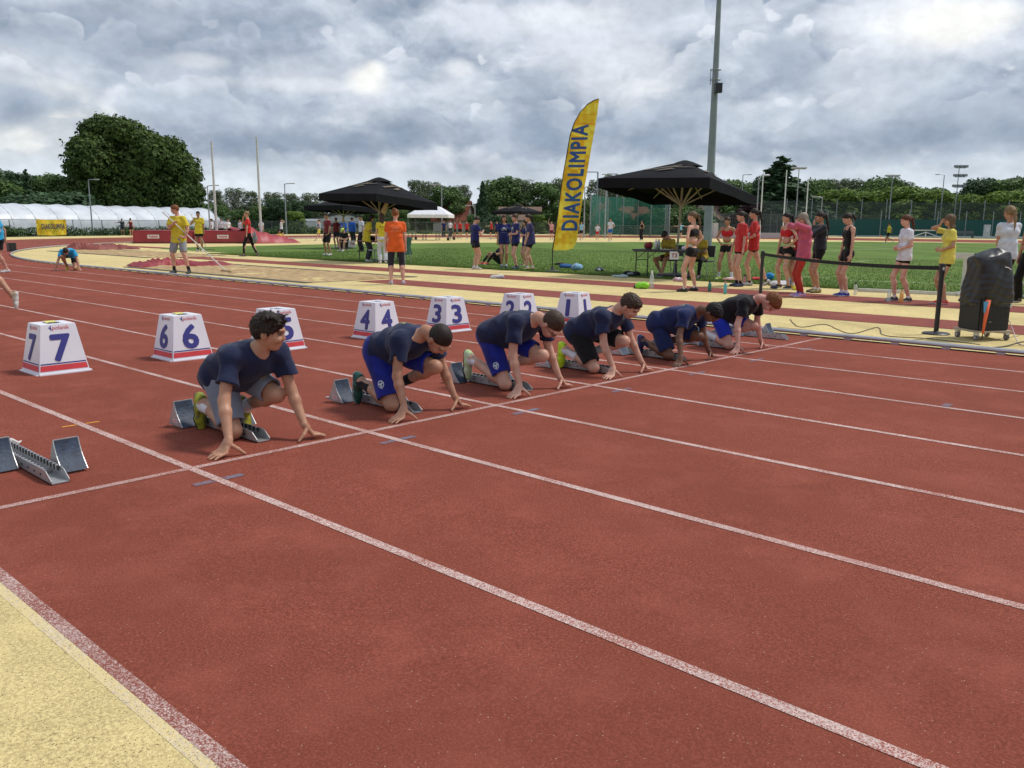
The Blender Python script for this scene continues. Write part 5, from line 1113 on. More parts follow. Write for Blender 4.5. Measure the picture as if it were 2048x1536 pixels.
# ------------------------------------------------------------------ bags, clothes, bottles, shoes on the ground
def lump(name, loc, dims, m_, lab, cat, seed, parts=None, group=None):
    r2 = np.random.default_rng(seed); F = Field(); dx, dy, dz = dims
    for k in range(7): c = np.array([r2.uniform(-.32, .32)*dx, r2.uniform(-.32, .32)*dy, r2.uniform(.25, .5)*dz]); F.ell(c, (dx*r2.uniform(.2, .34), dy*r2.uniform(.2, .36), dz*r2.uniform(.3, .5)), None, .04)
    root = empty(name, loc, r2.uniform(0, 6), lab, cat, group); field_obj('cloth' if cat == 'clothes' else 'body', F, max(.012, min(dims)*.09), m_, root, folds(.010, 28, (1, .3, .5), seed), [((0, 0, .0), (0, 0, -1))])
    for (m2, c, d) in parts or []:
        G = Field(); G.ell((c[0]*dx, c[1]*dy, c[2]*dz), (d[0]*dx, d[1]*dy, d[2]*dz), None, .03); G.ell(((c[0]+.1)*dx, c[1]*dy, c[2]*dz*.8), (d[0]*dx*.8, d[1]*dy*1.1, d[2]*dz), None, .03); field_obj('fold', G, .014, m2, root, folds(.008, 34, (.3, 1, .5), seed+2))
    return root
def onf(u, v): p = at(u, v); return (p[0], p[1], ZF+.004)
C_ = lambda n, c, r=.8: cloth(n, c, r)
lump('sports_bag', onf(1132, 536), (.42, .28, .14), C_('bagblue', (.02, .10, .30)), 'dark blue bag on the grass right of the flag pole', 'bag', 1)
lump('towel', onf(1152, 540), (.50, .30, .22), C_('towel', (.25, .45, .68)), 'crumpled light blue and white jacket on the grass', 'clothes', 2, [(C_('white', 0), (-.1, -.2, .55), (.25, .2, .3))])
lump('sports_bag', onf(1118, 530), (.34, .2, .08), C_('black', 0), 'flat black bag just behind the flag pole', 'bag', 3)
lump('spike_shoes', onf(1198, 543), (.28, .14, .12), C_('shoeb', (.05, .07, .12)), 'small dark shoe lying alone on the grass', 'shoe', 4, [(C_('white', 0), (0, -.3, .5), (.25, .2, .25))])
lump('sports_bag', onf(1262, 553), (.60, .32, .17), C_('black', 0), 'black bag at the left legs of the T3 table', 'bag', 5, [(C_('greyt', (.35, .4, .45)), (-.25, -.35, .5), (.2, .12, .18))])
lump('white_cloth', onf(1240, 555), (.40, .16, .07), C_('paleblue', (.45, .58, .62)), 'pale blue top dropped by the black bag', 'clothes', 6)
lump('sports_bag', onf(1283, 577), (.34, .22, .17), C_('lime', (.30, .72, .05)), 'lime green and black bag on the yellow strip', 'bag', 7, [(C_('black', 0), (.25, 0, .25), (.32, .4, .28))])
lump('jacket', onf(1362, 563), (.42, .26, .10), C_('pinkj', (.62, .35, .40)), 'pink and white jacket on the ground under the T3 table', 'clothes', 8, [(C_('white', 0), (-.2, 0, .6), (.2, .3, .3))])
lump('jacket', onf(1462, 561), (.62, .25, .08), C_('salmon', (.55, .28, .22)), 'salmon clothes dropped behind the red shirts', 'clothes', 9, [(C_('white', 0), (.1, 0, .6), (.2, .4, .4))])
lump('jacket', onf(1512, 560), (.40, .2, .08), C_('red', (.55, .03, .03)), 'red top lying left of the barrier post', 'clothes', 10)
lump('blue_bag', onf(1537, 560), (.36, .26, .20), C_('cyan', (.02, .26, .60)), 'bright blue bag on the grass behind the barrier post', 'bag', 11)
lump('blue_bag', onf(1582, 570), (.22, .2, .18), C_('cyan', (.02, .26, .60)), 'small bright blue bag beside the pink sweatshirt', 'bag', 12)
lump('jacket', onf(1560, 571), (.62, .30, .12), C_('whitec', (.60, .60, .64)), 'heap of white clothes with shoes behind the belt', 'clothes', 13, [(C_('salmon', 0), (.1, -.3, .4), (.25, .2, .3))])
lump('spike_shoes', onf(1590, 580), (.30, .14, .10), C_('yellowshoe', (.70, .58, .05)), 'yellow running shoe lying on the yellow strip', 'shoe', 14)
lump('spike_shoes', onf(1547, 577), (.28, .12, .09), C_('shoeb', 0), 'dark running shoe near the white clothes', 'shoe', 15)
lump('spike_shoes', onf(993, 557), (.34, .14, .10), C_('whitec', 0), 'pair of white shoes left on the red runway', 'shoe', 16)
def bottle(u, v, h, m_, lab, capm=BLKP, r=.036):
    p = at(u, v); t = empty('bottle', (p[0], p[1], ZF+.004), 0, lab, 'bottle', 'drink bottles on the ground'); MB().lathe([(r*.9, 0), (r, .01), (r, h*.68), (r*.8, h*.76), (r*.45, h*.84)], 14).build('body', m_, t, smooth=True); MB().lathe([(r*.5, h*.83), (r*.55, h*.85), (r*.5, h)], 12).build('cap', capm, t); return t
PET = mat('pet_plastic', (.75, .82, .82), .12, alpha=.45); ORB = mat('bottle_orange', (.85, .42, .12), .35)
bottle(1303, 577, .40, PET, 'large clear water bottle beside the lime green bag', WHTP, .045); bottle(1419, 583, .23, mat('bottle_green', (.03, .25, .18), .35), 'green bottle right of the girl in black')
bottle(1450, 588, .26, mat('bottle_teal', (.12, .42, .48), .35), 'teal bottle behind the black shirted runner', mat('cap_pink', (.6, .25, .25), .5)); bottle(1489, 571, .26, mat('bottle_pink', (.6, .28, .32), .35), 'pink bottle between the red shirts')
bottle(1710, 590, .26, PET, 'clear bottle behind the blue shoes'); bottle(1777, 604, .24, PET, 'clear bottle in front of the white shirt', WHTP); bottle(1802, 606, .24, ORB, 'orange bottle by the girl in the white shirt', ORB)
# table-top things
def on_table(T, dx, dy): return (T[0]+dx, T[1]+dy, ZF+.762)
lump('sports_bag', on_table(T3, -.62, 0), (.36, .24, .2), C_('maroonbag', (.22, .02, .03)), 'dark red bag on the left end of the T3 table', 'bag', 21)
for dx, m_, l in ((-.36, WHTP, 'white'), (-.27, GALV, 'grey')): t = empty('bottle', on_table(T3, dx, -.05), 0, l+' bottle standing on the T3 table', 'bottle', 'bottles on the T3 table'); MB().lathe([(.036, 0), (.037, .2), (.02, .24), (.018, .27)], 12).build('body', m_, t, smooth=True)
lump('white_cloth', on_table(T3, .62, -.05), (.34, .26, .16), C_('white', 0), 'white cloth heaped on the T3 table by the sign', 'clothes', 22)
MB().box((0, 0, .004), (.30, .22, .006)).build('paper', WHTP, empty('papers', on_table(T3, .02, -.1), .1, 'sheets of paper on the T3 table', 'papers'))
lump('sports_bag', on_table(T4, -.3, 0), (.40, .28, .2), C_('black', 0), 'black bag on the T4 table', 'bag', 23); lump('blue_bag', on_table(T4, .2, 0), (.30, .22, .16), C_('purpleb', (.08, .02, .10)), 'dark purple bag on the T4 table', 'bag', 24)

# ------------------------------------------------------------------ tarpaulins and the landing mats
def tarp(p0, p1, w, h, m_, lab, seed):
    p0 = np.array(p0, float); p1 = np.array(p1, float); L = np.linalg.norm((p1-p0)[:2]); t = empty('tarpaulin', (*((p0+p1)/2)[:2], ZF), math.atan2((p1-p0)[1], (p1-p0)[0]), lab, 'tarpaulin', 'pulled back pit covers')
    def fn(p, q):
        x = (p-.5)*L; ww = w*(.8+.35*math.sin(p*9+seed)); y = (q-.5)*ww; e = math.sin(q*math.pi)**.6*math.sin(p*math.pi)**.35
        a1 = p*23+seed+2.2*math.sin(q*5+p*7); z = e*h*(.30+.22*abs(math.sin(a1))+.16*math.sin(p*11-q*7+seed)+.20*abs(math.sin(p*61+q*19+math.sin(q*13)*2))*(.6+.4*math.sin(p*8)))*(1.35-.8*p); return (x+.06*math.sin(q*9), y+.05*math.sin(p*40), .012+max(0, z))
    MB().sheet(fn, 90, 16).build('cover', m_, t, smooth=True)
TRD = mat('tarp_red', (.30, .03, .035), .55, (.22, .02, .025), scale=2, bump=.4, bscale=6, bdist=.05); TRB = mat('tarp_rust', (.26, .06, .04), .6, (.19, .04, .03), scale=2, bump=.4, bscale=6, bdist=.05)
tarp(at(263, 534), at(460, 529), 1.5, .34, TRD, 'crumpled red pit cover beside the boy raking sand', 1); tarp(at(135, 499), at(278, 498), 1.8, .5, TRB, 'rusty red pit cover lying farther left', 4)
MATR = mat('mat_red', (.36, .035, .045), .5, (.28, .025, .035), scale=1.2, bump=.3, bscale=3, bdist=.06)
def mats():
    a, b = at(266, 487), at(505, 487); c = (a+b)/2; L = np.linalg.norm((b-a)[:2]); rz = math.atan2((b-a)[1], (b-a)[0]); t = empty('landing_mat', (c[0], c[1], ZF), rz, 'long red high jump landing mat behind the boys in yellow', 'mat')
    n = np.array([-math.sin(rz), math.cos(rz)]); w = 4.0
    for i in range(2): MB().box((L*(-.25+.5*i), w/2, .42), (L/2-.03, w, .84)).build('cushion', MATR, t, bevel=.06)
    MB().box((0, w/2, .04), (L+.1, w+.1, .08)).build('pallet', mat('pallet', (.12, .03, .03), .8), t)
    for x, tx in ((-L*.33, 'Polanik'), (L*.25, 'Polanik')):
        plate('label_plate', [(-.36, -.12), (.36, -.12), (.36, .12), (-.36, .12)], [(0, 1, 2, 3)], (x, -.004, .45), (1, 0, 0), (0, 0, 1), WHTP, t, .004); V, F = text_mesh(tx, .19, .006); plate('lettering', V, F, (x, -.006, .45), (1, 0, 0), (0, 0, 1), REDP, t, .008)
    a, b = at(503, 487.5), at(602, 486); c = (a+b)/2; L = np.linalg.norm((b-a)[:2]); t = empty('mat_cover', (c[0], c[1], ZF), math.atan2((b-a)[1], (b-a)[0]), 'slanting red cover sheet at the right end of the landing mat', 'cover')
    def fn(p, q): return ((p-.5)*L, q*3.2, max(.02, (.92*(1-p)**.8+.12)*(.9+.12*math.sin(p*22)+.08*math.sin(p*9+q*8)) if 0 < q < 1 else .02))
    MB().sheet(fn, 40, 10).build('sheet', MATR, t, smooth=True)
mats()
# rakes
def rake(h, g, lab):
    h = np.array(h, float); g = np.array(g, float); g[2] = ZF+.05; t = empty('rake', (0, 0, 0), 0, lab, 'rake', 'long white rakes at the sand pits'); MB().tube([tuple(h), tuple(g)], .017, 8).build('handle', WHTP, t)
    d = unit((g-h)*[1, 1, 0]); s_ = np.array([-d[1], d[0], 0]); MB().bar(tuple(g-s_*.40), tuple(g+s_*.40), .035, .03).build('head', mat('rake_wood', (.35, .24, .12), .6), t)
    for k in range(12): p = g+s_*(-.38+.069*k); MB().tube([tuple(p), tuple(p-np.array([0, 0, .055])+d*.01)], .006, 5).build('tine', mat('rake_wood', (.35, .24, .12), .6), t)
mb = MB(); q_ = at(24, 503); tag(MB().box((0, 0, .20), (.42, .3, .40)).build('equipment_box', BLKP, None, (q_[0], q_[1], ZF+.002), bevel=.02), 'small black box standing at the bend of the kerb', 'box')
# ------------------------------------------------------------------ people standing, walking and sitting around the field
CLO = {}
def K(n, c, r=.85): return cloth(n, c, r)
YEL = K('yellow_tee', (.72, .58, .045)); YEL2 = K('pale_yellow', (.74, .64, .12)); REDT = K('red_tee', (.55, .035, .035)); REDB = K('red_top', (.60, .02, .03)); DNAVY = K('team_navy', (.018, .024, .13)); MAR = K('maroon', (.20, .025, .035)); ORG = K('orange_tee', (.80, .13, .025)); PINK = K('pink_sweat', (.50, .09, .16)); REDL = K('red_legging', (.42, .035, .025)); CHAR = K('charcoal', (.025, .027, .035)); JEAN = K('jeans_dark', (.03, .035, .045)); SKYB = K('sky_tee', (.03, .40, .72)); LBL = K('light_blue', (.30, .58, .72)); CREAM = K('cream', (.66, .64, .58)); PINKT = K('pink_top', (.68, .32, .32))
s_white = shoe_m('plain_white', (.62, .61, .62)); s_black = shoe_m('plain_black', (.02, .02, .022)); s_blue = shoe_m('royal_blue', (.02, .05, .38)); s_red = shoe_m('coral', (.78, .09, .06)); s_lime = shoe_m('bright_lime', (.50, .70, .03)); s_navy = shoe_m('deep_navy', (.03, .06, .14)); s_gold = shoe_m('gold', (.62, .48, .16), (.2, .16, .1)); s_pinkb = shoe_m('pink_blue', (.10, .22, .62), (.75, .30, .40)); s_yel = shoe_m('bright_yellow', (.72, .55, .04)); s_lav = shoe_m('lavender', (.50, .42, .48))
def face(phi): a = R(phi); d = RH*math.cos(a)+FH*math.sin(a); return math.atan2(d[1], d[0])
def pose(s, arms=('down', 'down'), legs='stand', bend=0.0, look=None, lookp=0.0, hip=None, lean=0.0):
    'arms: right, left; look: head turn to the left in degrees; lookp: downward pitch'
    P = {}; hz = .895*s
    f = (bend*.45*s, 0, hz+(.5*math.cos(bend*1.0))*s)
    P['hip'] = hip or (-.10*s*bend, 0, hz-.005); P['chest'] = (P['hip'][0]+.5*s*math.sin(bend), lean*s, P['hip'][2]+.5*s*math.cos(bend)); C = P['chest']
    if legs == 'stand': P['footl'] = (0, .095*s, 0); P['footr'] = (.01*s, -.095*s, 0)
    elif legs == 'wide': P['footl'] = (.02*s, .20*s, 0); P['footr'] = (-.02*s, -.20*s, 0)
    elif legs == 'close': P['footl'] = (0, .065*s, 0); P['footr'] = (.03*s, -.065*s, 0)
    elif legs == 'step': P['footl'] = (.16*s, .08*s, 0); P['footr'] = (-.12*s, -.08*s, 0)
    elif legs == 'cross': P['footl'] = (.10*s, .03*s, 0); P['footr'] = (-.08*s, -.05*s, 0)
    elif legs == 'walk': P['footl'] = (.30*s, .07*s, 0); P['footr'] = (-.32*s, -.07*s, .05*s); P['fdr'] = (.8, -.1, -.6); P['fur'] = (.6, 0, .8)
    elif legs == 'run': P['footl'] = (.22*s, .07*s, .02*s); P['footr'] = (-.46*s, -.07*s, .34*s); P['fdr'] = (.1, -.1, -1); P['fur'] = (1, 0, .1); P['kpr'] = (1, 0, -.4)
    A = {'down': ((.05, .235, .80), (-1, .3, 0), (.1, 0, -1), (0, -1, 0)),
         'hip': ((.03, .16, .99), (-.45, 1, .1), (.75, -.55, -.35), (0, -1, -.2)),
         'hipb': ((-.07, .15, .99), (-.2, 1, 0), (-.7, -.5, -.4), (0, -1, 0)),
         'chest': ((.25, .06, 1.20), (-.3, .8, -.9), (.5, -.5, .5), (-.5, -.5, 0)),
         'belly': ((.165, .07, 1.05), (-.5, .8, -.6), (.55, -.8, .1), (-.9, -.2, 0)),
         'fold': ((.17, -.03, 1.10), (-.2, .8, -.8), (.2, -1, .1), (-1, 0, 0)),
         'brow': ((.175, .07, 1.515), (.6, .7, .1), (-.05, -.55, .8), (-1, 0, -.2)),
         'head': ((.03, .16, 1.58), (.3, 1, .2), (-.3, -.7, .6), (-.4, -.8, 0)),
         'up': ((.08, .24, 1.86), (.2, 1, .3), (0, .1, 1), (1, 0, 0)),
         'mouth': ((.17, .05, 1.44), (.3, .6, -.9), (-.1, -.3, 1), (-1, 0, 0)),
         'out': ((.12, .70, 1.30), (-.3, 0, -1), (.2, 1, 0), (0, 0, -1)),
         'fwd': ((.45, .10, 1.20), (0, .4, -1), (1, 0, 0), (0, -1, 0)),
         'rake': ((.24, .02, 1.22), (-.3, .9, -.6), (.3, -.7, .3), (-1, 0, 0)),
         'swing': ((-.16, .22, .92), (-1, .2, .2), (-.1, 0, -1), (0, -1, 0)),
         'swingf': ((.26, .14, 1.10), (-1, .2, -.4), (.8, 0, .5), (0, -1, 0)),
         'knees': ((.32, .14, .62), (0, 1, .2), (.6, 0, -.8), (-.3, 0, -1)),
         'front': ((.15, .05, .82), (-.4, 1, 0), (.2, -.4, -1), (-1, 0, 0))}
    for k, nm, g in (('r', arms[0], -1), ('l', arms[1], 1)):
        h, e, d, n = A[nm]; P['hand'+k] = (h[0]*s+(C[0] if h[2] > 1.0 else C[0]*.7), h[1]*g*s+lean*s, h[2]*s-(1.395*s-C[2])); P['ep'+k] = (e[0], e[1]*g, e[2]); P['hd'+k] = (d[0], d[1]*g, d[2]); P['pn'+k] = (n[0], n[1]*g, n[2])
    a = R(look or 0); p_ = R(lookp); P['look'] = (math.cos(a)*math.cos(p_), math.sin(a)*math.cos(p_), -math.sin(p_)); P['hup'] = (math.sin(p_)*.9, 0, 1) if True else None
    return P
def stand(label, u, v, H, phi, arms=('down', 'down'), legs='stand', group=None, D=None, bend=0.0, look=0, lookp=6, lean=0.0, tweak=None, at_=None, **k):
    p = col_at(u, D) if D else at(u, v); 
    if at_ is not None: p = np.array(at_)
    s = H/1.7; P = pose(s, arms, legs, bend, look, lookp, lean=lean); P.update({a: b for a, b in (tweak or {}).items()})
    dd = depth(p); px = CAM_F/dd/2; q = min(.022, max(.0085, .62/px*1.0)) if dd > 14 else .0085
    if dd > 55: q = .024
    z = ZF if p[1] > KERB_Y else gz(p[0], p[1])
    return person(label, (float(p[0]), float(p[1]), z+.004), face(phi), H, P, q=q, group=group, **k)
G1 = 'girls waiting behind the belt barrier'; G2 = 'girls in navy team shirts by the lawn'; G3 = 'distant athletes beyond the lawn'
mk_team = [('D E', .115, 'f', .74, 0, WPRINT), ([[(0, .5), (.22, .1), (.4, .35), (.3, -.1), (0, -.45), (-.3, -.1), (-.4, .35), (-.22, .1)], [tuple(range(8))[::-1]]], .085, 'f', .80, 0, WPRINT), ('______', .06, 'f', .60, 0, WPRINT)]
# --- right hand group
stand('girl in black crop top and shorts, long ponytail, hands on hips', 1381, 583, 1.66, 138, ('hip', 'hip'), 'stand', G1, fem=True, tone='fair', hair=('tail', 'light'), top=('bra', BLACK), low=('tight', BLACK, {'len': .30, 'waist': .12}), shoes=(s_black, SOLEB), socks=((WHITE, WHITE), .05), tweak=dict(footl=(.02, .21, 0), footr=(0, -.19, 0), tail=.34), look=28)
stand('girl in red crop top and black shorts standing beside the red shirts', 1450, 560, 1.60, 235, ('hip', 'hip'), 'wide', G1, fem=True, tone='tan', hair=('tail', 'brown'), top=('bra', REDB), low=('tight', BLACK, {'len': .34}), shoes=(s_lime, SOLEW), socks=((WHITE, WHITE), .14), lookp=14)
stand('girl in loose red shirt with a low brown ponytail, arm hanging, left of the pair', 1478, 573, 1.70, 188, ('down', 'down'), 'stand', G1, fem=True, tone='fair', hair=('tail', 'dark'), top=('loose', REDT, {'hem': -.16}), low=('tight', BLACK, {'len': .36}), shoes=(s_navy, SOLEB), socks=((BLACK, BLACK), .07), tweak=dict(tail=.14, handr=(.16, -.20, .80)), lookp=12)
stand('girl in red shirt with long dark ponytail, one foot back', 1503, 571, 1.76, 165, ('belly', 'belly'), 'walk', G1, fem=True, tone='fair', hair=('tail', 'dark'), top=('loose', REDT, {'hem': -.16}), low=('tight', BLACK, {'len': .30}), shoes=(s_white, SOLEG), socks=((BLACK, BLACK), .04), tweak=dict(tail=.34, footl=(.05, .07, 0), footr=(-.38, -.07, .04)))
stand('dark haired girl in red crop top by the white pole, hand at waist', 1567, 577, 1.66, 200, ('down', 'hip'), 'wide', G1, fem=True, tone='fair', hair=('tail', 'black'), top=('bra', REDB), low=('mini', BLACK, {'len': .26}), shoes=(s_black, SOLEW), tweak=dict(tail=.30), look=-15)
stand('girl in pink sweatshirt and red leggings hiding her face in her raised arm', 1602, 594, 1.64, 176, ('mouth', 'brow'), 'close', G1, fem=True, tone='fair', hair=('long', 'grey'), top=('hoodie', PINK, {'hem': -.22}), low=('leggings', REDL), shoes=(s_pinkb, SOLEW), socks=((K('sock_blue', (.10, .14, .30)), K('sock_blue', (.1, .14, .3))), .08), tweak=dict(handl=(.20, .03, 1.42), epl=(.9, .7, .3), handr=(.18, .02, 1.36), epr=(.9, -.7, .3)), lookp=25)
stand('girl mostly hidden behind the pink sweatshirt, black shorts and yellow shoes', 1591, 578, 1.60, 190, ('hip', 'down'), 'stand', G1, fem=True, tone='tan', hair=('tail', 'brown'), top=('tank', REDB), low=('tight', BLACK, {'len': .4}), shoes=(s_yel, SOLEW), socks=((WHITE, WHITE), .07))
stand('girl in charcoal sweatshirt and tight black shorts with very long brown hair', 1633, 585, 1.67, 178, ('down', 'mouth'), 'stand', G1, fem=True, tone='tan', hair=('tail', 'dark'), top=('hoodie', CHAR, {'hem': .10}), low=('tight', BLACK, {'len': .42}), shoes=(s_gold, SOLEB), socks=((WHITE, WHITE), .03), tweak=dict(tail=.52, tsw=0), lookp=10)
stand('girl in black sleeveless top and black shorts with bright blue shoes', 1689, 593, 1.65, 184, ('down', 'down'), 'close', G1, fem=True, tone='fair', hair=('tail', 'dark'), top=('tank', BLACK, {'hem': -.10}), low=('tight', BLACK, {'len': .44}), shoes=(s_blue, SOLEW), socks=((WHITE, WHITE), .06), lookp=26, tweak=dict(tail=.16))
stand('auburn haired girl in white shirt holding her stomach, black shorts', 1801, 603, 1.60, 182, ('belly', 'belly'), 'stand', G1, fem=True, tone='pink', hair=('tail', 'auburn'), top=('tee', K('white_tee', (.72, .70, .78)), {'hem': -.13}), low=('tight', BLACK, {'len': .30}), shoes=(s_black, SOLEW), socks=((WHITE, WHITE), .05), lookp=12, tweak=dict(tail=.30, footr=(.08, -.09, 0), footl=(-.10, .10, 0)))
stand('girl in yellow shirt shading her forehead with one hand, coral shoes', 1886, 609, 1.60, 172, ('brow', 'belly'), 'close', G1, fem=True, tone='tan', hair=('bob', 'light'), top=('tee', YEL2, {'hem': -.20}), low=('tight', BLACK, {'len': .36}), shoes=(s_red, SOLEW), look=-10)
stand('girl in white shirt with long blond ponytail, seen from behind the loudspeaker', 2001, 612, 1.74, 96, ('front', 'front'), 'stand', G1, fem=True, tone='tan', hair=('tail', 'blond'), top=('tee', K('white_tee2', (.62, .66, .74)), {'hem': -.12}), low=('tight', BLACK, {'len': .5}), shoes=(s_black, SOLEW), tweak=dict(tail=.34), build=1.06)
stand('person in yellow top and long black trousers at the right picture edge', 2052, 607, 1.66, 200, ('down', 'belly'), 'wide', None, fem=True, tone='tan', hair=('cap', 'brown'), top=('tank', YEL2), low=('trousers', BLACK), shoes=(s_black, SOLEW), tweak=dict(capcol=(.75, .75, .8)))
# --- seated at T3
def sit(label, x, y, H, phi, arms, seat=.44, group='people seated at the tables', rz=None, **k):
    s = H/1.7; P = pose(s, ('down', 'down'), 'stand', 0); b = k.pop('bend', .35); hz = seat+.10
    P['hip'] = (0, 0, hz); P['chest'] = (.46*s*math.sin(b), 0, hz+.46*s*math.cos(b)); P['footl'] = (.42*s, .12, 0); P['footr'] = (.38*s, -.12, 0); P['kpl'] = (.3, .2, 1); P['kpr'] = (.3, -.2, 1); cx, cz = P['chest'][0], P['chest'][2]
    P['handl'] = (cx+.26, .10, cz-.26); P['handr'] = (cx+.26, -.10, cz-.26); P['hdl'] = (1, -.3, 0); P['hdr'] = (1, .3, 0); P['pnl'] = P['pnr'] = (0, 0, -1); lp = R(k.pop('lookp', 45)); P['look'] = (math.cos(lp), 0, -math.sin(lp)); P['hup'] = (math.sin(lp), 0, math.cos(lp)); P.update(k.pop('tweak', {}))
    d = depth((x, y, 0)); return person(label, (x, y, ZF+.004), face(phi) if rz is None else rz, H, P, q=max(.009, min(.022, .62/(CAM_F/d/2))), group=group, **k)
sit('man in mustard shirt writing at the T3 table, head bent down', -8.32, 18.28, 1.74, 0, 0, rz=R(-98), tone='tan', hair=('short', 'dark'), top=('tee', K('mustard', (.42, .30, .03))), low=('shorts', K('brown_shorts', (.10, .05, .03))), shoes=(s_navy, SOLEW), bend=.42, lookp=58, tweak=dict(footl=(.50, .05, 0), footr=(.20, -.22, 0)))
sit('person in mustard shirt and black trousers seated behind the girl in black', -7.38, 18.26, 1.66, 0, 0, rz=R(-88), tone='olive', hair=('tail', 'black'), top=('tee', K('mustard', 0)), low=('leggings', BLACK), shoes=(s_black, SOLEB), bend=.30, lookp=40, fem=True)
# --- navy girls
stand('short haired youth in navy shirt looking down at both hands', 950, 539, 1.62, 30, ('chest', 'chest'), 'stand', G2, tone='fair', hair=('short', 'dark'), top=('tee', DNAVY, {'marks': mk_team, 'hem': -.12}), low=('shorts', BLACK, {'len': .42}), shoes=(s_lav, SOLEW), socks=((WHITE, WHITE), .05), lookp=30)
stand('girl in navy team shirt facing the camera, long hair over the shoulders', 1008, 536, 1.66, 272, ('down', 'down'), 'close', G2, fem=True, tone='tan', hair=('long', 'brown'), top=('loose', DNAVY, {'marks': mk_team, 'hem': -.20}), low=('tight', BLACK, {'len': .3}), shoes=(s_navy, SOLEB), socks=((WHITE, WHITE), .05))
stand('girl in navy team shirt with bun, arms crossed over the stomach, turned left', 1031, 538, 1.68, 205, ('belly', 'fold'), 'stand', G2, fem=True, tone='pink', hair=('bun', 'brown'), top=('tee', DNAVY, {'marks': mk_team, 'hem': -.14}), low=('tight', BLACK, {'len': .44}), shoes=(s_navy, SOLEB), socks=((BLACK, BLACK), .05), lookp=10, tweak=dict(footl=(.02, .12, 0), footr=(-.10, -.12, 0)))
stand('smaller girl in navy shirt half hidden between two teammates', 1051, 532, 1.52, 200, ('mouth', 'chest'), 'stand', G2, fem=True, tone='fair', hair=('bob', 'dark'), top=('tee', DNAVY, {'hem': -.2}), low=('tight', DNAVY, {'len': .4}), shoes=(s_gold, SOLEW))
stand('girl in navy shirt with dark ponytail leaning forward, rightmost of the navy group', 1061, 540, 1.68, 192, ('front', 'front'), 'cross', G2, fem=True, tone='fair', hair=('tail', 'dark'), top=('loose', K('team_dusk', (.045, .045, .14)), {'marks': mk_team, 'hem': -.18}), low=('tight', BLACK, {'len': .5}), shoes=(s_gold, SOLEB), socks=((WHITE, WHITE), .05), bend=.12, lookp=10)
def ground_sit(label, p, H, phi, q=.011, **k):
    s = H/1.7; P = pose(s, ('down', 'down')); P['hip'] = (0, 0, .11); P['chest'] = (-.06, 0, .11+.46*s); P['footl'] = (.55*s, .16, 0); P['footr'] = (.62*s, -.14, 0); P['kpl'] = (0, .3, 1); P['kpr'] = (0, -.3, 1); P['handl'] = (.34, .15, .36); P['handr'] = (.30, -.15, .40); P['hdl'] = P['hdr'] = (.6, 0, -.5); P['look'] = (1, 0, -.2); P.update(k.pop('tweak', {}))
    return person(label, (p[0], p[1], ZF+.004), face(phi), H, P, q=q, **k)
ground_sit('person in black with yellow headband sitting on the grass behind the navy girls', at(999, 529), 1.6, 200, tone='tan', hair=('cap', 'dark'), top=('tee', BLACK), low=('leggings', BLACK), shoes=(s_red, SOLEW), tweak=dict(capcol=(.6, .75, .1)))
# --- orange shirt and the T4 table
stand('woman in bright orange shirt and dark capri leggings seen from behind', 793, 569, 1.70, 100, ('down', 'down'), 'stand', None, fem=True, tone='pink', hair=('bun', 'ginger'), top=('tee', ORG, {'hem': -.26, 'marks': [('SPORT', .06, 'b', .80, 0, mat('print_pale_orange', (.85, .35, .22), .7)), ('AKADEMIA', .05, 'b', .68, 0, mat('print_pale_orange', 0, .7))]}), low=('capri', K('navy_capri', (.025, .025, .045))), shoes=(s_lav, SOLEW), build=1.12, look=-20, tweak=dict(footl=(0, .12, 0), footr=(.02, -.16, 0)))
stand('man in maroon shirt and black shorts with a hand in his pocket', 657, 511, 1.78, 225, ('down', 'hip'), 'wide', None, tone='tan', hair=('short', 'dark'), top=('tee', MAR, {'hem': -.2}), low=('long_shorts', BLACK), shoes=(s_white, SOLEG), tweak=dict(handl=(.10, .20, .92)))
stand('person in yellow shirt and dark wide jeans bending over the T4 table', 735, 524, 1.70, 20, ('belly', 'belly'), 'stand', None, tone='tan', hair=('bob', 'dark'), top=('loose', YEL, {'hem': -.32}), low=('trousers', JEAN), shoes=(s_white, SOLEW), bend=.22, lookp=30)
stand('girl in yellow shirt and white trousers with long brown hair, seen from behind', 766, 527, 1.70, 105, ('belly', 'down'), 'stand', None, fem=True, tone='fair', hair=('long', 'brown'), top=('tee', YEL, {'hem': -.20, 'marks': [('DIAKOLIMPIA', .045, 'b', .80, 0, NAVY)]}), low=('trousers', K('white_trouser', (.66, .66, .72))), shoes=(s_white, SOLEW), look=10)
stand('man in white shirt standing behind the yellow shirts', 723, 500, 1.75, 215, ('down', 'down'), 'stand', None, D=42, tone='tan', hair=('short', 'black'), top=('tee', K('white_tee', 0)), low=('trousers', BLACK), shoes=(s_black, SOLEB))
stand('person in blue jacket with a yellow lanyard near the far black parasol', 687, 490, 1.66, 250, ('down', 'chest'), 'stand', None, D=50, fem=True, tone='fair', hair=('tail', 'blond'), top=('hoodie', K('blue_jacket', (.03, .12, .50))), low=('trousers', BLACK), shoes=(s_white, SOLEW))
stand('person in bright blue jacket turned away under the far parasol', 704, 490, 1.70, 60, ('down', 'down'), 'stand', None, D=51, tone='tan', hair=('short', 'dark'), top=('hoodie', K('blue_jacket', 0)), low=('trousers', JEAN), shoes=(s_white, SOLEW))
q_ = col_at(693, 42.5); sit('boy in black with white cap sitting left of the T4 table', q_[0], q_[1], 1.66, 240, 0, seat=.34, group=None, tone='fair', hair=('cap', 'dark'), top=('tee', BLACK), low=('shorts', BLACK), shoes=(s_white, SOLEW))
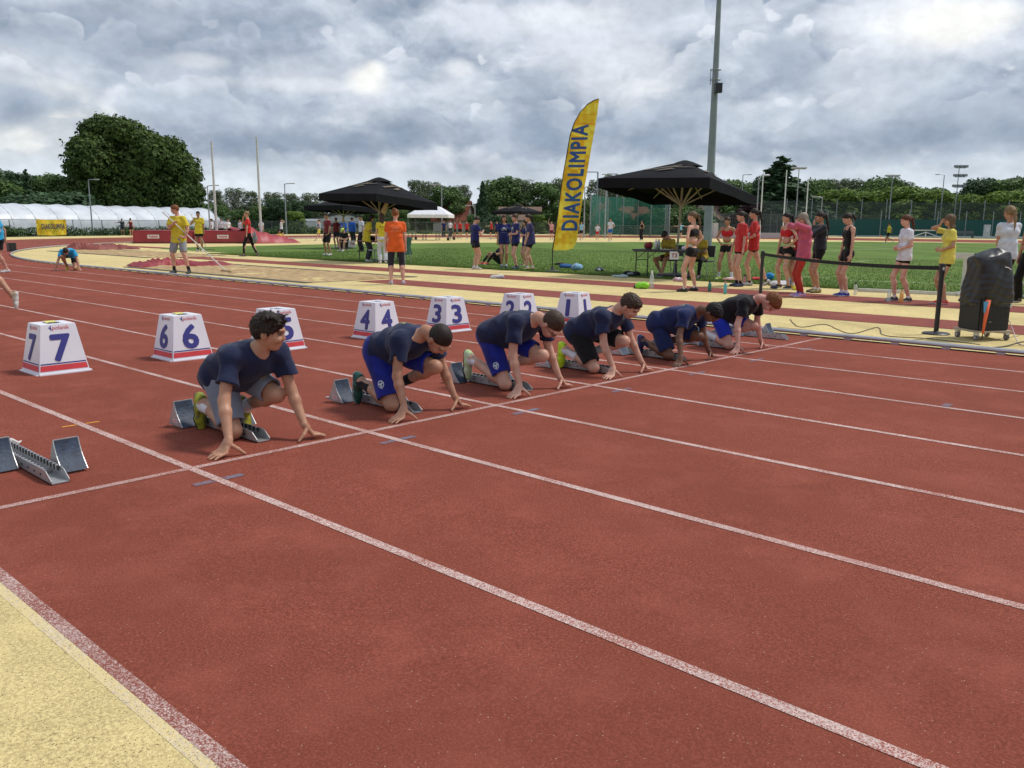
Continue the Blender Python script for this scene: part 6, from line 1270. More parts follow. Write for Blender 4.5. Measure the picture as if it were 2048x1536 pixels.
q_ = col_at(683, 45); sit('seated woman in black behind the maroon shirt man', q_[0], q_[1], 1.6, 300, 0, seat=.34, group=None, tone='fair', hair=('short', 'grey'), top=('tee', CHAR), low=('trousers', BLACK), shoes=(s_black, SOLEW), fem=True)
stand('man in dark red shirt behind the maroon shirt man', 673, 494, 1.66, 250, ('down', 'down'), 'stand', None, D=48, tone='tan', hair=('short', 'brown'), top=('tee', MAR), low=('shorts', CHAR), shoes=(s_white, SOLEW))
stand('walker in blue top and yellow shorts left of the maroon shirt man', 638, 478, 1.62, 200, ('down', 'belly'), 'walk', G3, D=66, fem=True, tone='fair', hair=('tail', 'brown'), top=('tank', K('blue_top', (.03, .15, .45))), low=('shorts', YEL2), shoes=(s_white, SOLEW))
# --- raking boys and the runner in red
rk1 = stand('tall boy in yellow shirt and grey shorts raking the near sand pit', 362, 547, 1.84, 262, ('rake', 'rake'), 'wide', 'boys raking sand in yellow shirts', tone='pink', hair=('short', 'ginger'), top=('loose', YEL, {'hem': -.22}), low=('long_shorts', K('grey_shorts2', (.30, .31, .33))), shoes=(s_black, SOLEB), socks=((BLACK, BLACK), .12), look=-62, lookp=12, tweak=dict(footl=(.02, .26, 0), footr=(-.02, -.20, 0), handr=(.22, .02, 1.38), handl=(.10, .24, .98)))
rk2 = stand('boy in yellow shirt and black shorts holding a rake up, behind the first raker', 401, 503, 1.88, 268, ('mouth', 'down'), 'stand', 'boys raking sand in yellow shirts', tone='olive', hair=('short', 'black'), top=('loose', YEL, {'hem': -.25}), low=('shorts', BLACK), shoes=(s_white, SOLEW), socks=((BLACK, BLACK), .10), tweak=dict(handr=(.22, -.16, 1.50)))
def hand_w(r, g): p = r['HN'][g]; Mx = Matrix.Translation(r['root'].location) @ Matrix.Rotation(r['root'].rotation_euler.z, 4, 'Z'); return np.array(Mx @ Vector(p))
h1 = hand_w(rk1, -1); g1 = at(452, 545); d_ = unit(h1-g1); rake(h1+d_*.42, g1, 'long white rake slanting down into the near sand pit')
h2 = hand_w(rk2, -1); g2 = at(414, 501); d_ = unit(h2-g2); rake(h2+d_*.45, g2, 'white rake held upright by the second boy')
stand('woman in red shirt and black leggings walking with a grey jacket at her waist', 499, 513, 1.82, 192, ('mouth', 'down'), 'walk', None, fem=True, tone='fair', hair=('bun', 'blond'), top=('tee', K('red_tee2', (.62, .02, .02))), low=('leggings', BLACK), shoes=(s_black, SOLEW), tweak=dict(footl=(.22, .07, 0), footr=(-.36, -.07, .02)), look=20)
q_ = at(520, 480); lump('jacket', (0, 0, 0), (.34, .16, .5), K('grey_jacket', (.22, .24, .25)), 'grey jacket tied around the waist of the woman in red', 'clothes', 31).location = tuple(at(505, 513)*[1, 1, 0]+[0.0, 0.15, ZF+.55])
# --- people at the left
s_ = 1.0
stand('boy in light blue shirt and black shorts walking at the left picture edge', 6, 545, 1.66, 215, ('swing', 'belly'), 'walk', None, tone='fair', hair=('short', 'brown'), top=('tee', SKYB), low=('shorts', BLACK), shoes=(s_white, SOLEW), tweak=dict(footl=(-.10, .07, 0), footr=(.25, -.07, 0), fdr=(1, 0, 0), fur=(0, 0, 1)))
P_ = dict(hip=(-.50, 0, .45), chest=(-.14, 0, .56), ankle=True, armstretch=True, legstretch=True, footr=(-.45, -.12, .12), footl=(-.62, .12, .14), kneer=(-.08, -.14, .40), kneel=(-.28, .13, .06), fdr=(.6, 0, -.5), fur=(.6, 0, .7), fdl=(.3, 0, -.95), ful=(.95, 0, .3), look=(.4, 0, -.9), hup=(.9, 0, .4), head=(.06, 0, .56), handl=(.02, .30, .08), handr=(.02, -.30, .08), hdl=(.1, .5, -.7), hdr=(.1, -.5, -.7), pnl=(-.3, -.5, -.7), pnr=(-.3, .5, -.7))
p_ = at(128, 541); person('boy in light blue shirt crouching on a far start mark by the kerb', (p_[0]+.3, p_[1], gz(p_[0], p_[1])+.002), face(285), 1.6, P_, False, 'tan', ('short', 'dark'), ('tee', SKYB), ('shorts', BLACK), (s_yel, SOLEW), None, q=.012)
p_ = at(-14, 622); s_ = 1.0; P_ = pose(1.0, ('swingf', 'swing'), 'run'); P_['footr'] = (-.62, -.08, .12); P_['fdr'] = (.15, .0, -1); P_['fur'] = (1, 0, .15); P_['kpr'] = (1, 0, -.3)
pl = at(-42, 618); person('runner passing at the left edge, only a trailing leg with cream shoe in view', (pl[0], pl[1], gz(pl[0], pl[1])), face(182), 1.72, P_, False, 'tan', ('short', 'brown'), ('tee', WHITE), ('shorts', BLACK), (shoe_m('cream', (.60, .52, .36)), SOLEW), None, q=.009)
stand('boy in dark clothes standing by the fence left of the landing mat', 245, 470, 1.66, 300, ('out', 'down'), 'stand', G3, D=84, tone='olive', hair=('short', 'black'), top=('tee', K('slate', (.04, .06, .07))), low=('shorts', CHAR), shoes=(s_white, SOLEW))
stand('girl in red and black vest standing by the landing mat', 262, 477, 1.66, 95, ('down', 'hip'), 'stand', G3, D=74, fem=True, tone='fair', hair=('bun', 'black'), top=('tank', K('dark_red', (.16, .02, .04))), low=('mini', BLACK), shoes=(s_white, SOLEW))
stand('spectator in white behind the yellow fence banner', 95, 470, 1.62, 60, ('down', 'down'), 'stand', G3, D=97, tone='fair', hair=('short', 'dark'), top=('tee', WHITE), low=('trousers', JEAN), shoes=(s_white, SOLEW))
for (u, D, H, phi, arms, tp, lw, hr, fem, lab) in (
    (424, 66, 1.62, 200, ('belly', 'down'), 'white_tee', BLACK, 'dark', True, 'girl in white shirt right behind the second raker'),
    (443, 70, 1.68, 270, ('belly', 'hip'), 'white_tee', BLACK, 'black', True, 'dark haired girl in white shirt beyond the landing mat'),
    (457, 68, 1.66, 330, ('down', 'hip'), 'white_tee', CHAR, 'dark', True, 'girl in white shirt turning right beyond the landing mat'),
    (481, 72, 1.62, 250, ('down', 'down'), 'white_tee', DNAVY, 'black', True, 'girl in white shirt left of the woman in red'),
    (888, 84, 1.66, 260, ('down', 'down'), 'team_navy', JEAN, 'dark', False, 'person in navy shirt and jeans under the white gazebo'),
    (900, 86, 1.70, 300, ('down', 'hip'), 'white_tee', JEAN, 'dark', False, 'person in white shirt and jeans under the white gazebo'),
    (910, 78, 1.64, 200, ('down', 'fwd'), 'red_tee', BLACK, 'brown', True, 'girl in red shirt right of the gazebo, arm forward'),
    (920, 79, 1.68, 280, ('up', 'down'), 'red_tee', BLACK, 'dark', True, 'athlete in red shirt with one arm raised'),
    (934, 77, 1.62, 250, ('down', 'down'), 'red_tee', BLACK, 'black', True, 'dark haired athlete in red shirt left of the navy youth'),
    (983, 77, 1.66, 190, ('down', 'fwd'), 'red_tee', BLACK, 'dark', True, 'girl in red shirt beyond the navy group'),
    (994, 80, 1.62, 260, ('down', 'hip'), 'team_navy', BLACK, 'dark', True, 'girl in navy shirt beyond the navy group'),
    (1103, 74, 1.60, 270, ('up', 'down'), 'pink_top', K('dark_red', 0), 'light', True, 'girl in pink top stretching one arm left of the flag'),
    (1163, 76, 1.60, 240, ('down', 'hip'), 'light_blue', CHAR, 'light', True, 'child in light blue shirt right of the flag'),
    (1195, 76, 1.42, 250, ('hip', 'hip'), 'white_tee', REDB, 'brown', True, 'small child in white shirt and red trousers by the net cage'),
    (1221, 71, 1.86, 235, ('down', 'hip'), 'white_tee', K('blue_top', 0), 'black', False, 'tall man in white shirt and blue shorts by the net cage'),
    (1284, 76, 1.72, 215, ('belly', 'belly'), 'black', None, 'black', True, 'woman in black top and long black skirt by the net cage'),
    (1361, 86, 1.60, 260, ('out', 'out'), 'light_blue', CHAR, 'light', False, 'person in light blue shirt with arms spread by the parasol pole'),
    (523, 64, 1.62, 250, ('belly', 'down'), 'white_tee', BLACK, 'brown', True, 'person in white shirt beside the tall pole'),
    (563, 66, 1.66, 20, ('brow', 'out'), 'white_tee', BLACK, 'dark', True, 'athlete in white shirt stretching beyond the red cover')):
    c_ = MATS['cloth_'+tp]; low_ = ('trousers', BLACK) if lw is None else (('trousers' if 'jeans' in lw.name else 'shorts'), lw)
    stand(lab, u, 480, H, phi, arms, 'stand' if u not in (910, 934) else 'walk', G3, D=D, fem=fem, tone='fair' if u % 2 else 'tan', hair=('tail' if fem else 'short', hr), top=('tank' if lw is None else 'tee', c_), low=low_, shoes=(s_white, SOLEW))
stand('runner in yellow shirt jogging on the far side of the lawn', 1778, 489, 1.62, 175, ('swingf', 'swing'), 'run', G3, D=66, fem=False, tone='olive', hair=('short', 'black'), top=('tee', YEL), low=('shorts', BLACK), shoes=(s_white, SOLEW))
ground_sit('person in yellow shirt sitting at the right end of the red mat cover', at(560, 485.5), 1.66, 320, q=.022, tone='tan', hair=('short', 'black'), top=('tee', YEL), low=('shorts', BLACK), shoes=(s_white, SOLEW))
# ------------------------------------------------------------------ poles, masts, nets, fences
PALE = mat('pole_pale', (.60, .60, .58), .5, (.50, .50, .48)); GREYP = mat('mast_grey', (.28, .30, .31), .5, (.22, .24, .25), scale=1.5); GRN = mat('post_green', (.05, .12, .09), .6)
m_p = col_at(1416, 46); mast = empty('light_mast', m_p, 0, 'thick grey floodlight mast rising out of the picture behind the parasol', 'mast')
Dm = 46; hz = lambda v, u, D: zat(v, u, D)-ZF
MB().tube([(0, 0, 0), (0, 0, 5), (0, 0, 14), (0, 0, 18)], [.25, .205, .11, .09], 16).build('shaft', GREYP, mast)
zb = hz(178, 1425, Dm); b = RH*.10-FH*.30
MB().box((b[0]*1.1, b[1]*1.1, zb-.0), (.36, .32, .48), math.atan2(RH[1], RH[0])).build('box', BLKP, mast); mb = MB()
for dz in (.45, .95): mb.tube([(.27*math.cos(a), .27*math.sin(a), zb+dz) for a in np.linspace(0, 6.283, 17)], .022, 6)
for a in (-2.2, -.6): mb.tube([(.27*math.cos(a), .27*math.sin(a), zb+.2), (.27*math.cos(a), .27*math.sin(a), zb+1.0)], .02, 6)
mb.build('bracket', GALV, mast); MB().box((b[0]*-1, b[1]*-1, 3.2), (.3, .2, .5)).build('door_plate', GALV, mast)
def pole(u, D, vtop, r, m_, lab, cat='pole', group='slim poles around the field', r2=None, name='pole'):
    p = col_at(u, D); H = hz(vtop, u, D); t = empty(name, p, 0, lab, cat, group); MB().tube([(0, 0, 0), (0, 0, H)], [r, r2 or r*.7], 8).build('shaft', m_, t); return t, H
pole(433, 58, 283, .09, PALE, 'tall pale pole left of the pair behind the landing mat', r2=.065); pole(522, 58, 274, .09, PALE, 'tall pale pole right of the pair, beside the red walker', r2=.065)
def lamp(u, D, vtop, lab, arm=.9, side=-1, kind='street'):
    t, H = pole(u, D, vtop, .09, GALV, lab, 'lamp post', 'lamp posts around the stadium', .05, 'lamp_post'); e = RH*side*arm
    if kind == 'street': MB().tube([(0, 0, H), tuple(e*.5+np.array([0, 0, H+.06])), tuple(e+np.array([0, 0, H+.05]))], .04, 6).build('arm', GALV, t); MB().box((e[0], e[1], H+.06), (.5, .22, .10), math.atan2(e[1], e[0])).build('lamp_head', PALE, t, bevel=.02)
    elif kind == 'flood':
        MB().bar(tuple(-RH*.8+np.array([0, 0, H])), tuple(RH*.8+np.array([0, 0, H])), .07, .07).build('crossbar', GALV, t)
        for k in (-.6, 0, .6): MB().box((RH[0]*k, RH[1]*k, H+.12), (.55, .45, .16), math.atan2(RH[1], RH[0])).build('lamp_head', PALE, t, bevel=.02)
    elif kind == 'tower':
        for j, z in enumerate((0, -1.2, -2.6)):
            MB().bar(tuple(-RH*.5+np.array([0, 0, H+z])), tuple(RH*.9+np.array([0, 0, H+z])), .08, .08).build('crossbar', GALV, t)
            for k in (-.4, .25, .9): MB().box((RH[0]*k, RH[1]*k, H+z+.22), (.55, .4, .32), math.atan2(RH[1], RH[0])+.3).build('lamp_head', GREYP, t, bevel=.02)
    return t
lamp(185, 92, 360, 'lamp post standing in front of the big walnut tree', side=1); lamp(420, 84, 372, 'dark lamp post left of the pale poles', side=1); lamp(573, 95, 368, 'lamp post with white head left of the black parasols', side=1)
lamp(884, 92, 370, 'lamp post right of the white gazebo, above the trees', side=-1); lamp(950, 100, 412, 'short lamp post by the round conifer', side=-1); lamp(1168, 88, 375, 'lamp post with round head just right of the flag', .3, side=1); lamp(1210, 86, 350, 'slim post beside the net cage', .2)
lamp(1776, 105, 353, 'floodlight post with wide head in the right background', kind='flood'); lamp(1878, 110, 350, 'thin street lamp left of the stacked floodlights', side=-1); lamp(1906, 118, 336, 'floodlight tower with three tiers of lamps at the right', kind='tower'); lamp(1590, 100, 338, 'floodlight mast right of the tall conifer', kind='flood'); lamp(1512, 90, 352, 'grey lamp post right of the large parasol', side=1); lamp(1640, 96, 395, 'low lamp post above the green fence', side=-1); lamp(1480, 110, 350, 'tall thin lamp just left of the white poles', side=1)
for u, vt, lab in ((1520, 345, 'white flagpole nearest the large parasol'), (1566, 340, 'white flagpole in front of the tall conifer'), (1610, 357, 'white flagpole right of the tall conifer')):
    pole(u, 78, vt, .07, WHTP, lab, group='white flagpoles', r2=.05)
# goal-like frames beyond the net
for u, w, vt, lab in ((1175, 36, 344, 'tall steel frame right of the flag'), (1222, 20, 348, 'narrow steel frame behind the net cage')):
    p = col_at(u, 120); t = empty('steel_frame', p, 0, lab, 'frame', 'steel gantries'); H = hz(vt, u, 120); hw_ = w/2*120/CAM_F
    for s_ in (-1, 1): MB().tube([tuple(RH*s_*hw_), tuple(RH*s_*hw_+np.array([0, 0, H]))], .10, 6).build('upright', GALV, t)
    MB().bar(tuple(-RH*hw_+np.array([0, 0, H])), tuple(RH*hw_+np.array([0, 0, H])), .12, .12).build('crossbar', GALV, t)
def screen_mat(name, col, alpha, scale=(6, 6)):
    m_ = bpy.data.materials.new(name); MATS[name] = m_; m_.use_nodes = True; nt = m_.node_tree; N = nt.nodes; L = nt.links; b = N['Principled BSDF']; b.inputs['Roughness'].default_value = .8
    tc = N.new('ShaderNodeTexCoord'); n = N.new('ShaderNodeTexNoise'); n.inputs['Scale'].default_value = .35; n.inputs['Detail'].default_value = 5; L.new(tc.outputs['Object'], n.inputs['Vector'])
    mr = N.new('ShaderNodeMapRange'); mr.inputs[1].default_value = .3; mr.inputs[2].default_value = .7; mr.inputs[3].default_value = alpha-.12; mr.inputs[4].default_value = alpha+.12; L.new(n.outputs['Fac'], mr.inputs[0]); L.new(mr.outputs[0], b.inputs['Alpha']); b.inputs['Base Color'].default_value = (*col, 1); return m_
NET = screen_mat('net_green', (.02, .16, .11), .66); NETG = screen_mat('net_grey', (.10, .12, .11), .34); WIND = screen_mat('windscreen_green', (.012, .085, .075), .93); WIRE = screen_mat('wire_mesh', (.10, .12, .11), .30)
def run_fence(name, lab, cat, pts, H, step, postm, panelm, r=.04, z0=.05, rails=(), over=0.0, group=None, ph=None):
    t = empty(name, (0, 0, 0), 0, lab, cat, group); me = None
    for (a, b) in zip(pts[:-1], pts[1:]):
        a = np.array(a[:2], float); b = np.array(b[:2], float); L = np.linalg.norm(b-a); n = max(1, int(round(L/step)))
        for i in range(n+1):
            if i == n and not np.allclose(b, pts[-1][:2]): continue
            p = a+(b-a)*i/n
            if me is None: o = MB().tube([(0, 0, 0), (0, 0, (ph or H)+over)], r, 6).build('post', postm, t, (p[0], p[1], ZF)); me = o.data
            else: link('post', me, None, t, (p[0], p[1], ZF))
        for i in range(n):
            p = a+(b-a)*i/n; q = a+(b-a)*(i+1)/n
            if panelm: MB().add([(p[0], p[1], ZF+z0), (q[0], q[1], ZF+z0), (q[0], q[1], ZF+H), (p[0], p[1], ZF+H)], [(0, 1, 2, 3)]).build('panel', panelm, t)
        for z in rails: MB().bar((a[0], a[1], ZF+z), (b[0], b[1], ZF+z), .04, .04).build('rail', postm, t)
    return t
FG = mat('fence_grey', (.12, .14, .14), .5)
fpts = [col_at(-60, 74), col_at(20, 80), col_at(260, 90), col_at(430, 95), col_at(600, 97), col_at(760, 98), col_at(900, 100), col_at(1100, 104), col_at(1180, 106)]
run_fence('mesh_fence', 'long grey wire mesh fence running behind the bend of the track', 'fence', fpts, 1.55, 3.0, FG, WIRE, rails=(1.53,))
# hammer cage with green net
cg = [col_at(1180, 96), col_at(1215, 104), col_at(1275, 108), col_at(1330, 100), col_at(1338, 92)]
run_fence('net_cage', 'tall green net cage of the throwing circle', 'net cage', cg, hz(393, 1250, 102), 3.6, GALV, NET, r=.07, z0=.05)
run_fence('mesh_fence', 'low mesh fence in front of the houses by the net cage', 'fence', [col_at(1180, 90), col_at(1420, 90)], 1.3, 3.0, FG, WIRE, rails=(1.28,))
run_fence('mesh_fence', 'grey mesh fence above the low white wall behind the red shirts', 'fence', [col_at(1440, 92), col_at(1610, 92)], 2.6, 3.0, FG, NETG, rails=(2.58,))
w0, w1 = col_at(1438, 91), col_at(1612, 91); mb = MB(); mb.bar((w0[0], w0[1], ZF+.3), (w1[0], w1[1], ZF+.3), .25, .6); tag(mb.build('low_wall', mat('wall_white', (.55, .55, .52), .8)), 'low white wall behind the girls in red', 'wall')
wp = [col_at(1600, 100), col_at(1760, 100), col_at(1930, 100), col_at(2200, 100)]
run_fence('screen_fence', 'dark green windscreen fence along the far right side', 'fence', wp, 2.15, 3.4, GALV, WIND, r=.05, over=1.0)
w0, w1 = col_at(1560, 97), col_at(2300, 97); mb = MB(); mb.bar((w0[0], w0[1], ZF+.14), (w1[0], w1[1], ZF+.14), .3, .28); tag(mb.build('low_wall', mat('wall_white', 0)), 'pale kerb wall running along the foot of the green fence', 'wall')
run_fence('net_fence', 'tall grey ball net with many posts in front of the wood', 'net', [col_at(1520, 108), col_at(2250, 112)], hz(403, 1800, 108), 3.3, GALV, NETG, r=.055, over=.3)
run_fence('net_fence', 'second lower net with grey posts between the flagpoles', 'net', [col_at(1430, 116), col_at(1760, 116)], hz(428, 1600, 116), 3.6, GALV, NETG, r=.05, over=.4)
# far-side equipment
q_ = col_at(1852, 92); t = empty('trestle', q_, math.atan2(RH[1], RH[0]), 'white trestle bench by the green fence', 'trestle'); MB().bar((-2.2, 0, .95), (2.4, 0, .95), .3, .12).build('beam', PALE, t); MB().bar((-1.9, 0, .1), (0, 0, .75), .08, .08).build('leg', WHTP, t); MB().bar((1.9, 0, .1), (0, 0, .75), .08, .08).build('leg', WHTP, t); MB().box((0, 0, .4), (.1, .1, .8)).build('leg', WHTP, t)
q_ = col_at(1762, 94); MBc = MB(); MBc.lathe([(.17, 0), (.17, .03), (.09, .04), (.03, .42), (0, .43)], 12); tag(MBc.build('traffic_cone', mat('cone_orange', (.75, .12, .04), .5), None, tuple(q_)), 'small orange cone by the far kerb', 'cone')
q_ = col_at(1974, 97); t = empty('folded_hurdles', q_, math.atan2(RH[1], RH[0]), 'pale upright board leaning by the green fence', 'board'); MB().box((0, 0, .8), (.7, .2, 1.6)).build('board', PALE, t); MB().box((0, -.11, 1.0), (.3, .02, .5)).build('sheet', WHTP, t)
q_ = col_at(1930, 93); t = empty('bench', q_, math.atan2(RH[1], RH[0]), 'dark low bench beside the pale board', 'bench'); MB().box((0, 0, .45), (2.2, .4, .06)).build('seat', FG, t); [MB().box((x, 0, .22), (.08, .36, .44)).build('leg', FG, t) for x in (-.9, .9)]; MB().box((0, .2, .75), (2.2, .05, .3)).build('backrest', FG, t)
q_ = col_at(1425, 90); t = empty('cabinet', q_, math.atan2(RH[1], RH[0]), 'pale electrical cabinet beside the mast foot', 'cabinet'); MB().box((0, 0, .8), (1.1, .5, 1.6)).build('body', PALE, t, bevel=.02); MB().box((.0, -.26, .8), (.02, .02, 1.5)).build('door_gap', FG, t)
# barrier tables beside the gazebo
for i, u in enumerate((835, 862, 889)):
    q_ = col_at(u, 71); t = empty('trestle_table', q_, math.atan2(RH[1], RH[0])+.3, ('left', 'middle', 'right')[i]+' trestle table under the white gazebo', 'table', 'tables under the gazebo'); MB().box((0, 0, .74), (1.0, .5, .04)).build('tabletop', FG, t); [MB().tube([(x, y, 0), (x, y, .73)], .02, 6).build('leg', FG, t) for x in (-.45, .45) for y in (-.2, .2)]
# yellow banner on the fence
a, b = col_at(74, 78.5), col_at(133, 81.0); dv = (b-a)[:2]; L = np.linalg.norm(dv); rz = math.atan2(dv[1], dv[0]); t = empty('banner', ((a[0]+b[0])/2, (a[1]+b[1])/2, ZF), rz, 'yellow fence banner lettered DIAKOLIMPIA below the greenhouse', 'banner')
MB().sheet(lambda p, q: ((p-.5)*L, .05*math.sin(p*14+q*3), .12+1.46*q-.05*math.sin(p*math.pi)), 24, 6).build('sheet', FY, t, smooth=True)
V, F = text_mesh('DIAKOLIMPIA', .66, .022, 3, 1.16); V[:, :2] -= (V[:, :2].max(0)+V[:, :2].min(0))/2; V[:, 0] *= L*.80/(V[:, 0].max()-V[:, 0].min()); V[:, 2] *= 10; plate('lettering', V, F, (0.1, -.07, .92), (1, 0, 0), (0, 0, 1), mat('banner_ink', (.07, .06, .14), .6), t, .02, lambda q: Vector((q[0], q[1]-.02+.05*math.sin((q[0]/L+.5)*14+1.5), q[2])))
# ------------------------------------------------------------------ polytunnels
FILM = mat('tunnel_film', (.66, .69, .73), .35, (.52, .56, .60), scale=.6, detail=6, spec=.6, bump=.3, bscale=1.2, bdist=.1); HOOP = mat('tunnel_hoop', (.46, .48, .50), .5)
def tunnel(u0, D0, u1, D1, W, H, lab):
    a, b = col_at(u0, D0), col_at(u1, D1); d = (b-a)[:2]; L = np.linalg.norm(d); t = empty('greenhouse_tunnel', (a[0], a[1], ZF), math.atan2(d[1], d[0]), lab, 'greenhouse', 'polytunnel greenhouses'); n = int(L/2.6)
    def arc(x, q): an = q*math.pi; return (x, W/2*math.cos(an), H*math.sin(an)**.8)
    for i in range(n):
        x0, x1 = i*L/n, (i+1)*L/n; MB().sheet(lambda p, q: (lambda P: (P[0], P[1], P[2]-.10*math.sin(p*math.pi)*math.sin(q*math.pi)))(arc(x0+(x1-x0)*p, q)), 4, 16).build('film_panel', FILM, t, smooth=True)
        MB().tube([arc(x0, q) for q in np.linspace(0, 1, 15)], .035, 6).build('hoop', HOOP, t)
    MB().add([arc(0, q) for q in np.linspace(0, 1, 17)], [tuple(range(17))]).build('end_wall', FILM, t); MB().add([arc(L, q) for q in np.linspace(0, 1, 17)], [tuple(range(17))[::-1]]).build('end_wall', FILM, t)
tunnel(-120, 88, 428, 122, 8.0, 3.35, 'long white polytunnel greenhouse in front of the big tree'); tunnel(-120, 99, 400, 135, 8.0, 3.35, 'rear white polytunnel just showing over the first one')
# ------------------------------------------------------------------ houses beyond the cage
def house(u, D, w, d, hw_, hr, rz, wall, roof, lab, vt=410, wins=2):
    k_ = (zat(vt, u, D)-ZF)/(hw_+hr); hw_ *= k_; hr *= k_; w *= min(1, k_*1.25); d *= min(1, k_*1.25)
    q_ = col_at(u, D); t = empty('house', q_, math.atan2(RH[1], RH[0])+rz, lab, 'house', 'houses beyond the field')
    mb = MB(); mb.add([(-w/2, -d/2, 0), (w/2, -d/2, 0), (w/2, d/2, 0), (-w/2, d/2, 0), (-w/2, -d/2, hw_), (w/2, -d/2, hw_), (w/2, d/2, hw_), (-w/2, d/2, hw_), (0, -d/2, hw_+hr), (0, d/2, hw_+hr)], [(0, 1, 5, 8, 4), (2, 3, 7, 9, 6), (1, 2, 6, 5), (3, 0, 4, 7)]); mb.build('wall', wall, t)
    mb = MB(); e = .35
    for s_ in (-1, 1): mb.add([(s_*(w/2+e), -d/2-e, hw_-e*hr/(w/2)+.06), (0, -d/2-e, hr+hw_+.12), (0, d/2+e, hr+hw_+.12), (s_*(w/2+e), d/2+e, hw_-e*hr/(w/2)+.06)]+[(s_*(w/2+e), -d/2-e, hw_-e*hr/(w/2)+.22), (0, -d/2-e, hr+hw_+.28), (0, d/2+e, hr+hw_+.28), (s_*(w/2+e), d/2+e, hw_-e*hr/(w/2)+.22)], [(0, 1, 2, 3), (4, 7, 6, 5), (0, 4, 5, 1), (3, 2, 6, 7), (0, 3, 7, 4)])
    rf = mb.build('roof', roof, t); MB().box((w*.2, 0, hw_+hr), (.6, .6, 1.4)).build('chimney', mat('chimney', (.25, .12, .09), .8), rf)
    gm = mat('window_glass', (.04, .05, .06), .15)
    for k in range(wins):
        for lv in range(2 if k_ > .7 and hw_ > 3.6 else 1):
            x = (k-(wins-1)/2)*w*.36*(1 if lv == 0 else .6); z = (1.5+lv*2.7)*k_
            f = MB().box((x, -d/2-.03, z), (1.15, .08, 1.3*k_)).build('window', WHTP, t); MB().box((x, -d/2-.075, z), (.95, .02, 1.1*k_)).build('pane', gm, f)
            f = MB().box((w/2+.03, (k-.5)*d*.4, 1.5*k_), (.08, 1.15, 1.3)).build('window', WHTP, t); MB().box((w/2+.075, (k-.5)*d*.4, 1.5*k_), (.02, .95, 1.1)).build('pane', gm, f)
HWL = mat('house_cream', (.60, .52, .47), .8); HWW = mat('house_white', (.70, .69, .68), .8); RT = mat('roof_red', (.30, .09, .05), .8, (.20, .06, .035), scale=3); RGY = mat('roof_grey', (.12, .12, .13), .8); RB = mat('roof_brown', (.19, .12, .08), .8, (.13, .08, .055), scale=3)
house(1204, 150, 8, 9, 2.4, 5.0, .1, HWL, RT, 'cream gabled house behind the green net, left one', 411); house(1262, 165, 12, 8, 3, 4.4, -1.2, HWL, RT, 'red roofed house in the middle behind the green net', 416); house(1326, 175, 6, 8, 2.4, 4.6, 1.2, HWW, RGY, 'grey roofed white house left of the parasol pole', 406); house(1369, 175, 5.0, 7, 2.0, 4.6, .1, HWW, RGY, 'white gabled house right of the parasol pole', 412)
house(1430, 150, 9, 9, 3.2, 4.2, -.9, mat('house_beige', (.55, .47, .36), .8), RB, 'beige house with broad brown roof behind the mast', 406); house(908, 150, 6, 7, 3.0, 4.4, 1.3, HWL, RT, 'house with orange red roof right of the gazebo', 405); house(1040, 140, 9, 7, 2.6, 2.6, 1.5, HWL, RB, 'long low brown roofed house left of the flag', 417); house(690, 150, 16, 8, 2.6, 2.0, .1, HWW, RGY, 'low white house behind the far black parasol', 428)
house(4, 150, 8, 8, 2.6, 3.0, .6, HWL, RT, 'small red roofed house behind the greenhouse', 425)
# van by the fence
q_ = col_at(606, 118); t = empty('parked_van', q_, math.atan2(RH[1], RH[0]), 'white van parked beyond the mesh fence', 'van'); MB().box((0, 0, 1.15), (4.8, 1.9, 1.5)).build('body', WHTP, t, bevel=.25); MB().box((-1.6, -.96, 1.45), (1.2, .04, .5)).build('window', mat('window_glass', 0), t); [MB().tube([(x, y-.1, .33), (x, y+.1, .33)], .33, 14).build('wheel', BLKP, t) for x in (-1.5, 1.5) for y in (-.9, .9)]

# ------------------------------------------------------------------ trees
def leaf_mat(name, c, c2, gl=.0):
    m_ = mat(name, c, .65, c2, scale=.55, detail=4, lo=.38, hi=.62, spec=.25); nt = m_.node_tree; N = nt.nodes; L = nt.links; b = N['Principled BSDF']; src = b.inputs['Base Color'].links[0].from_socket
    oi = N.new('ShaderNodeNewGeometry'); hsv = N.new('ShaderNodeHueSaturation'); mr = N.new('ShaderNodeMapRange'); mr.inputs[3].default_value = .55; mr.inputs[4].default_value = 1.5; L.new(oi.outputs['Random Per Island'], mr.inputs[0]); L.new(mr.outputs[0], hsv.inputs['Value']); L.new(src, hsv.inputs['Color']); L.new(hsv.outputs[0], b.inputs['Base Color'])
    tr = N.new('ShaderNodeBsdfTranslucent'); L.new(hsv.outputs[0], tr.inputs[0]); mx = N.new('ShaderNodeMixShader'); mx.inputs[0].default_value = .25; L.new(b.outputs[0], mx.inputs[1]); L.new(tr.outputs[0], mx.inputs[2]); L.new(mx.outputs[0], N['Material Output'].inputs[0]); return m_
BARK = mat('bark', (.10, .08, .06), .9, (.06, .05, .04), scale=4); BARKP = mat('bark_pale', (.26, .24, .22), .9)
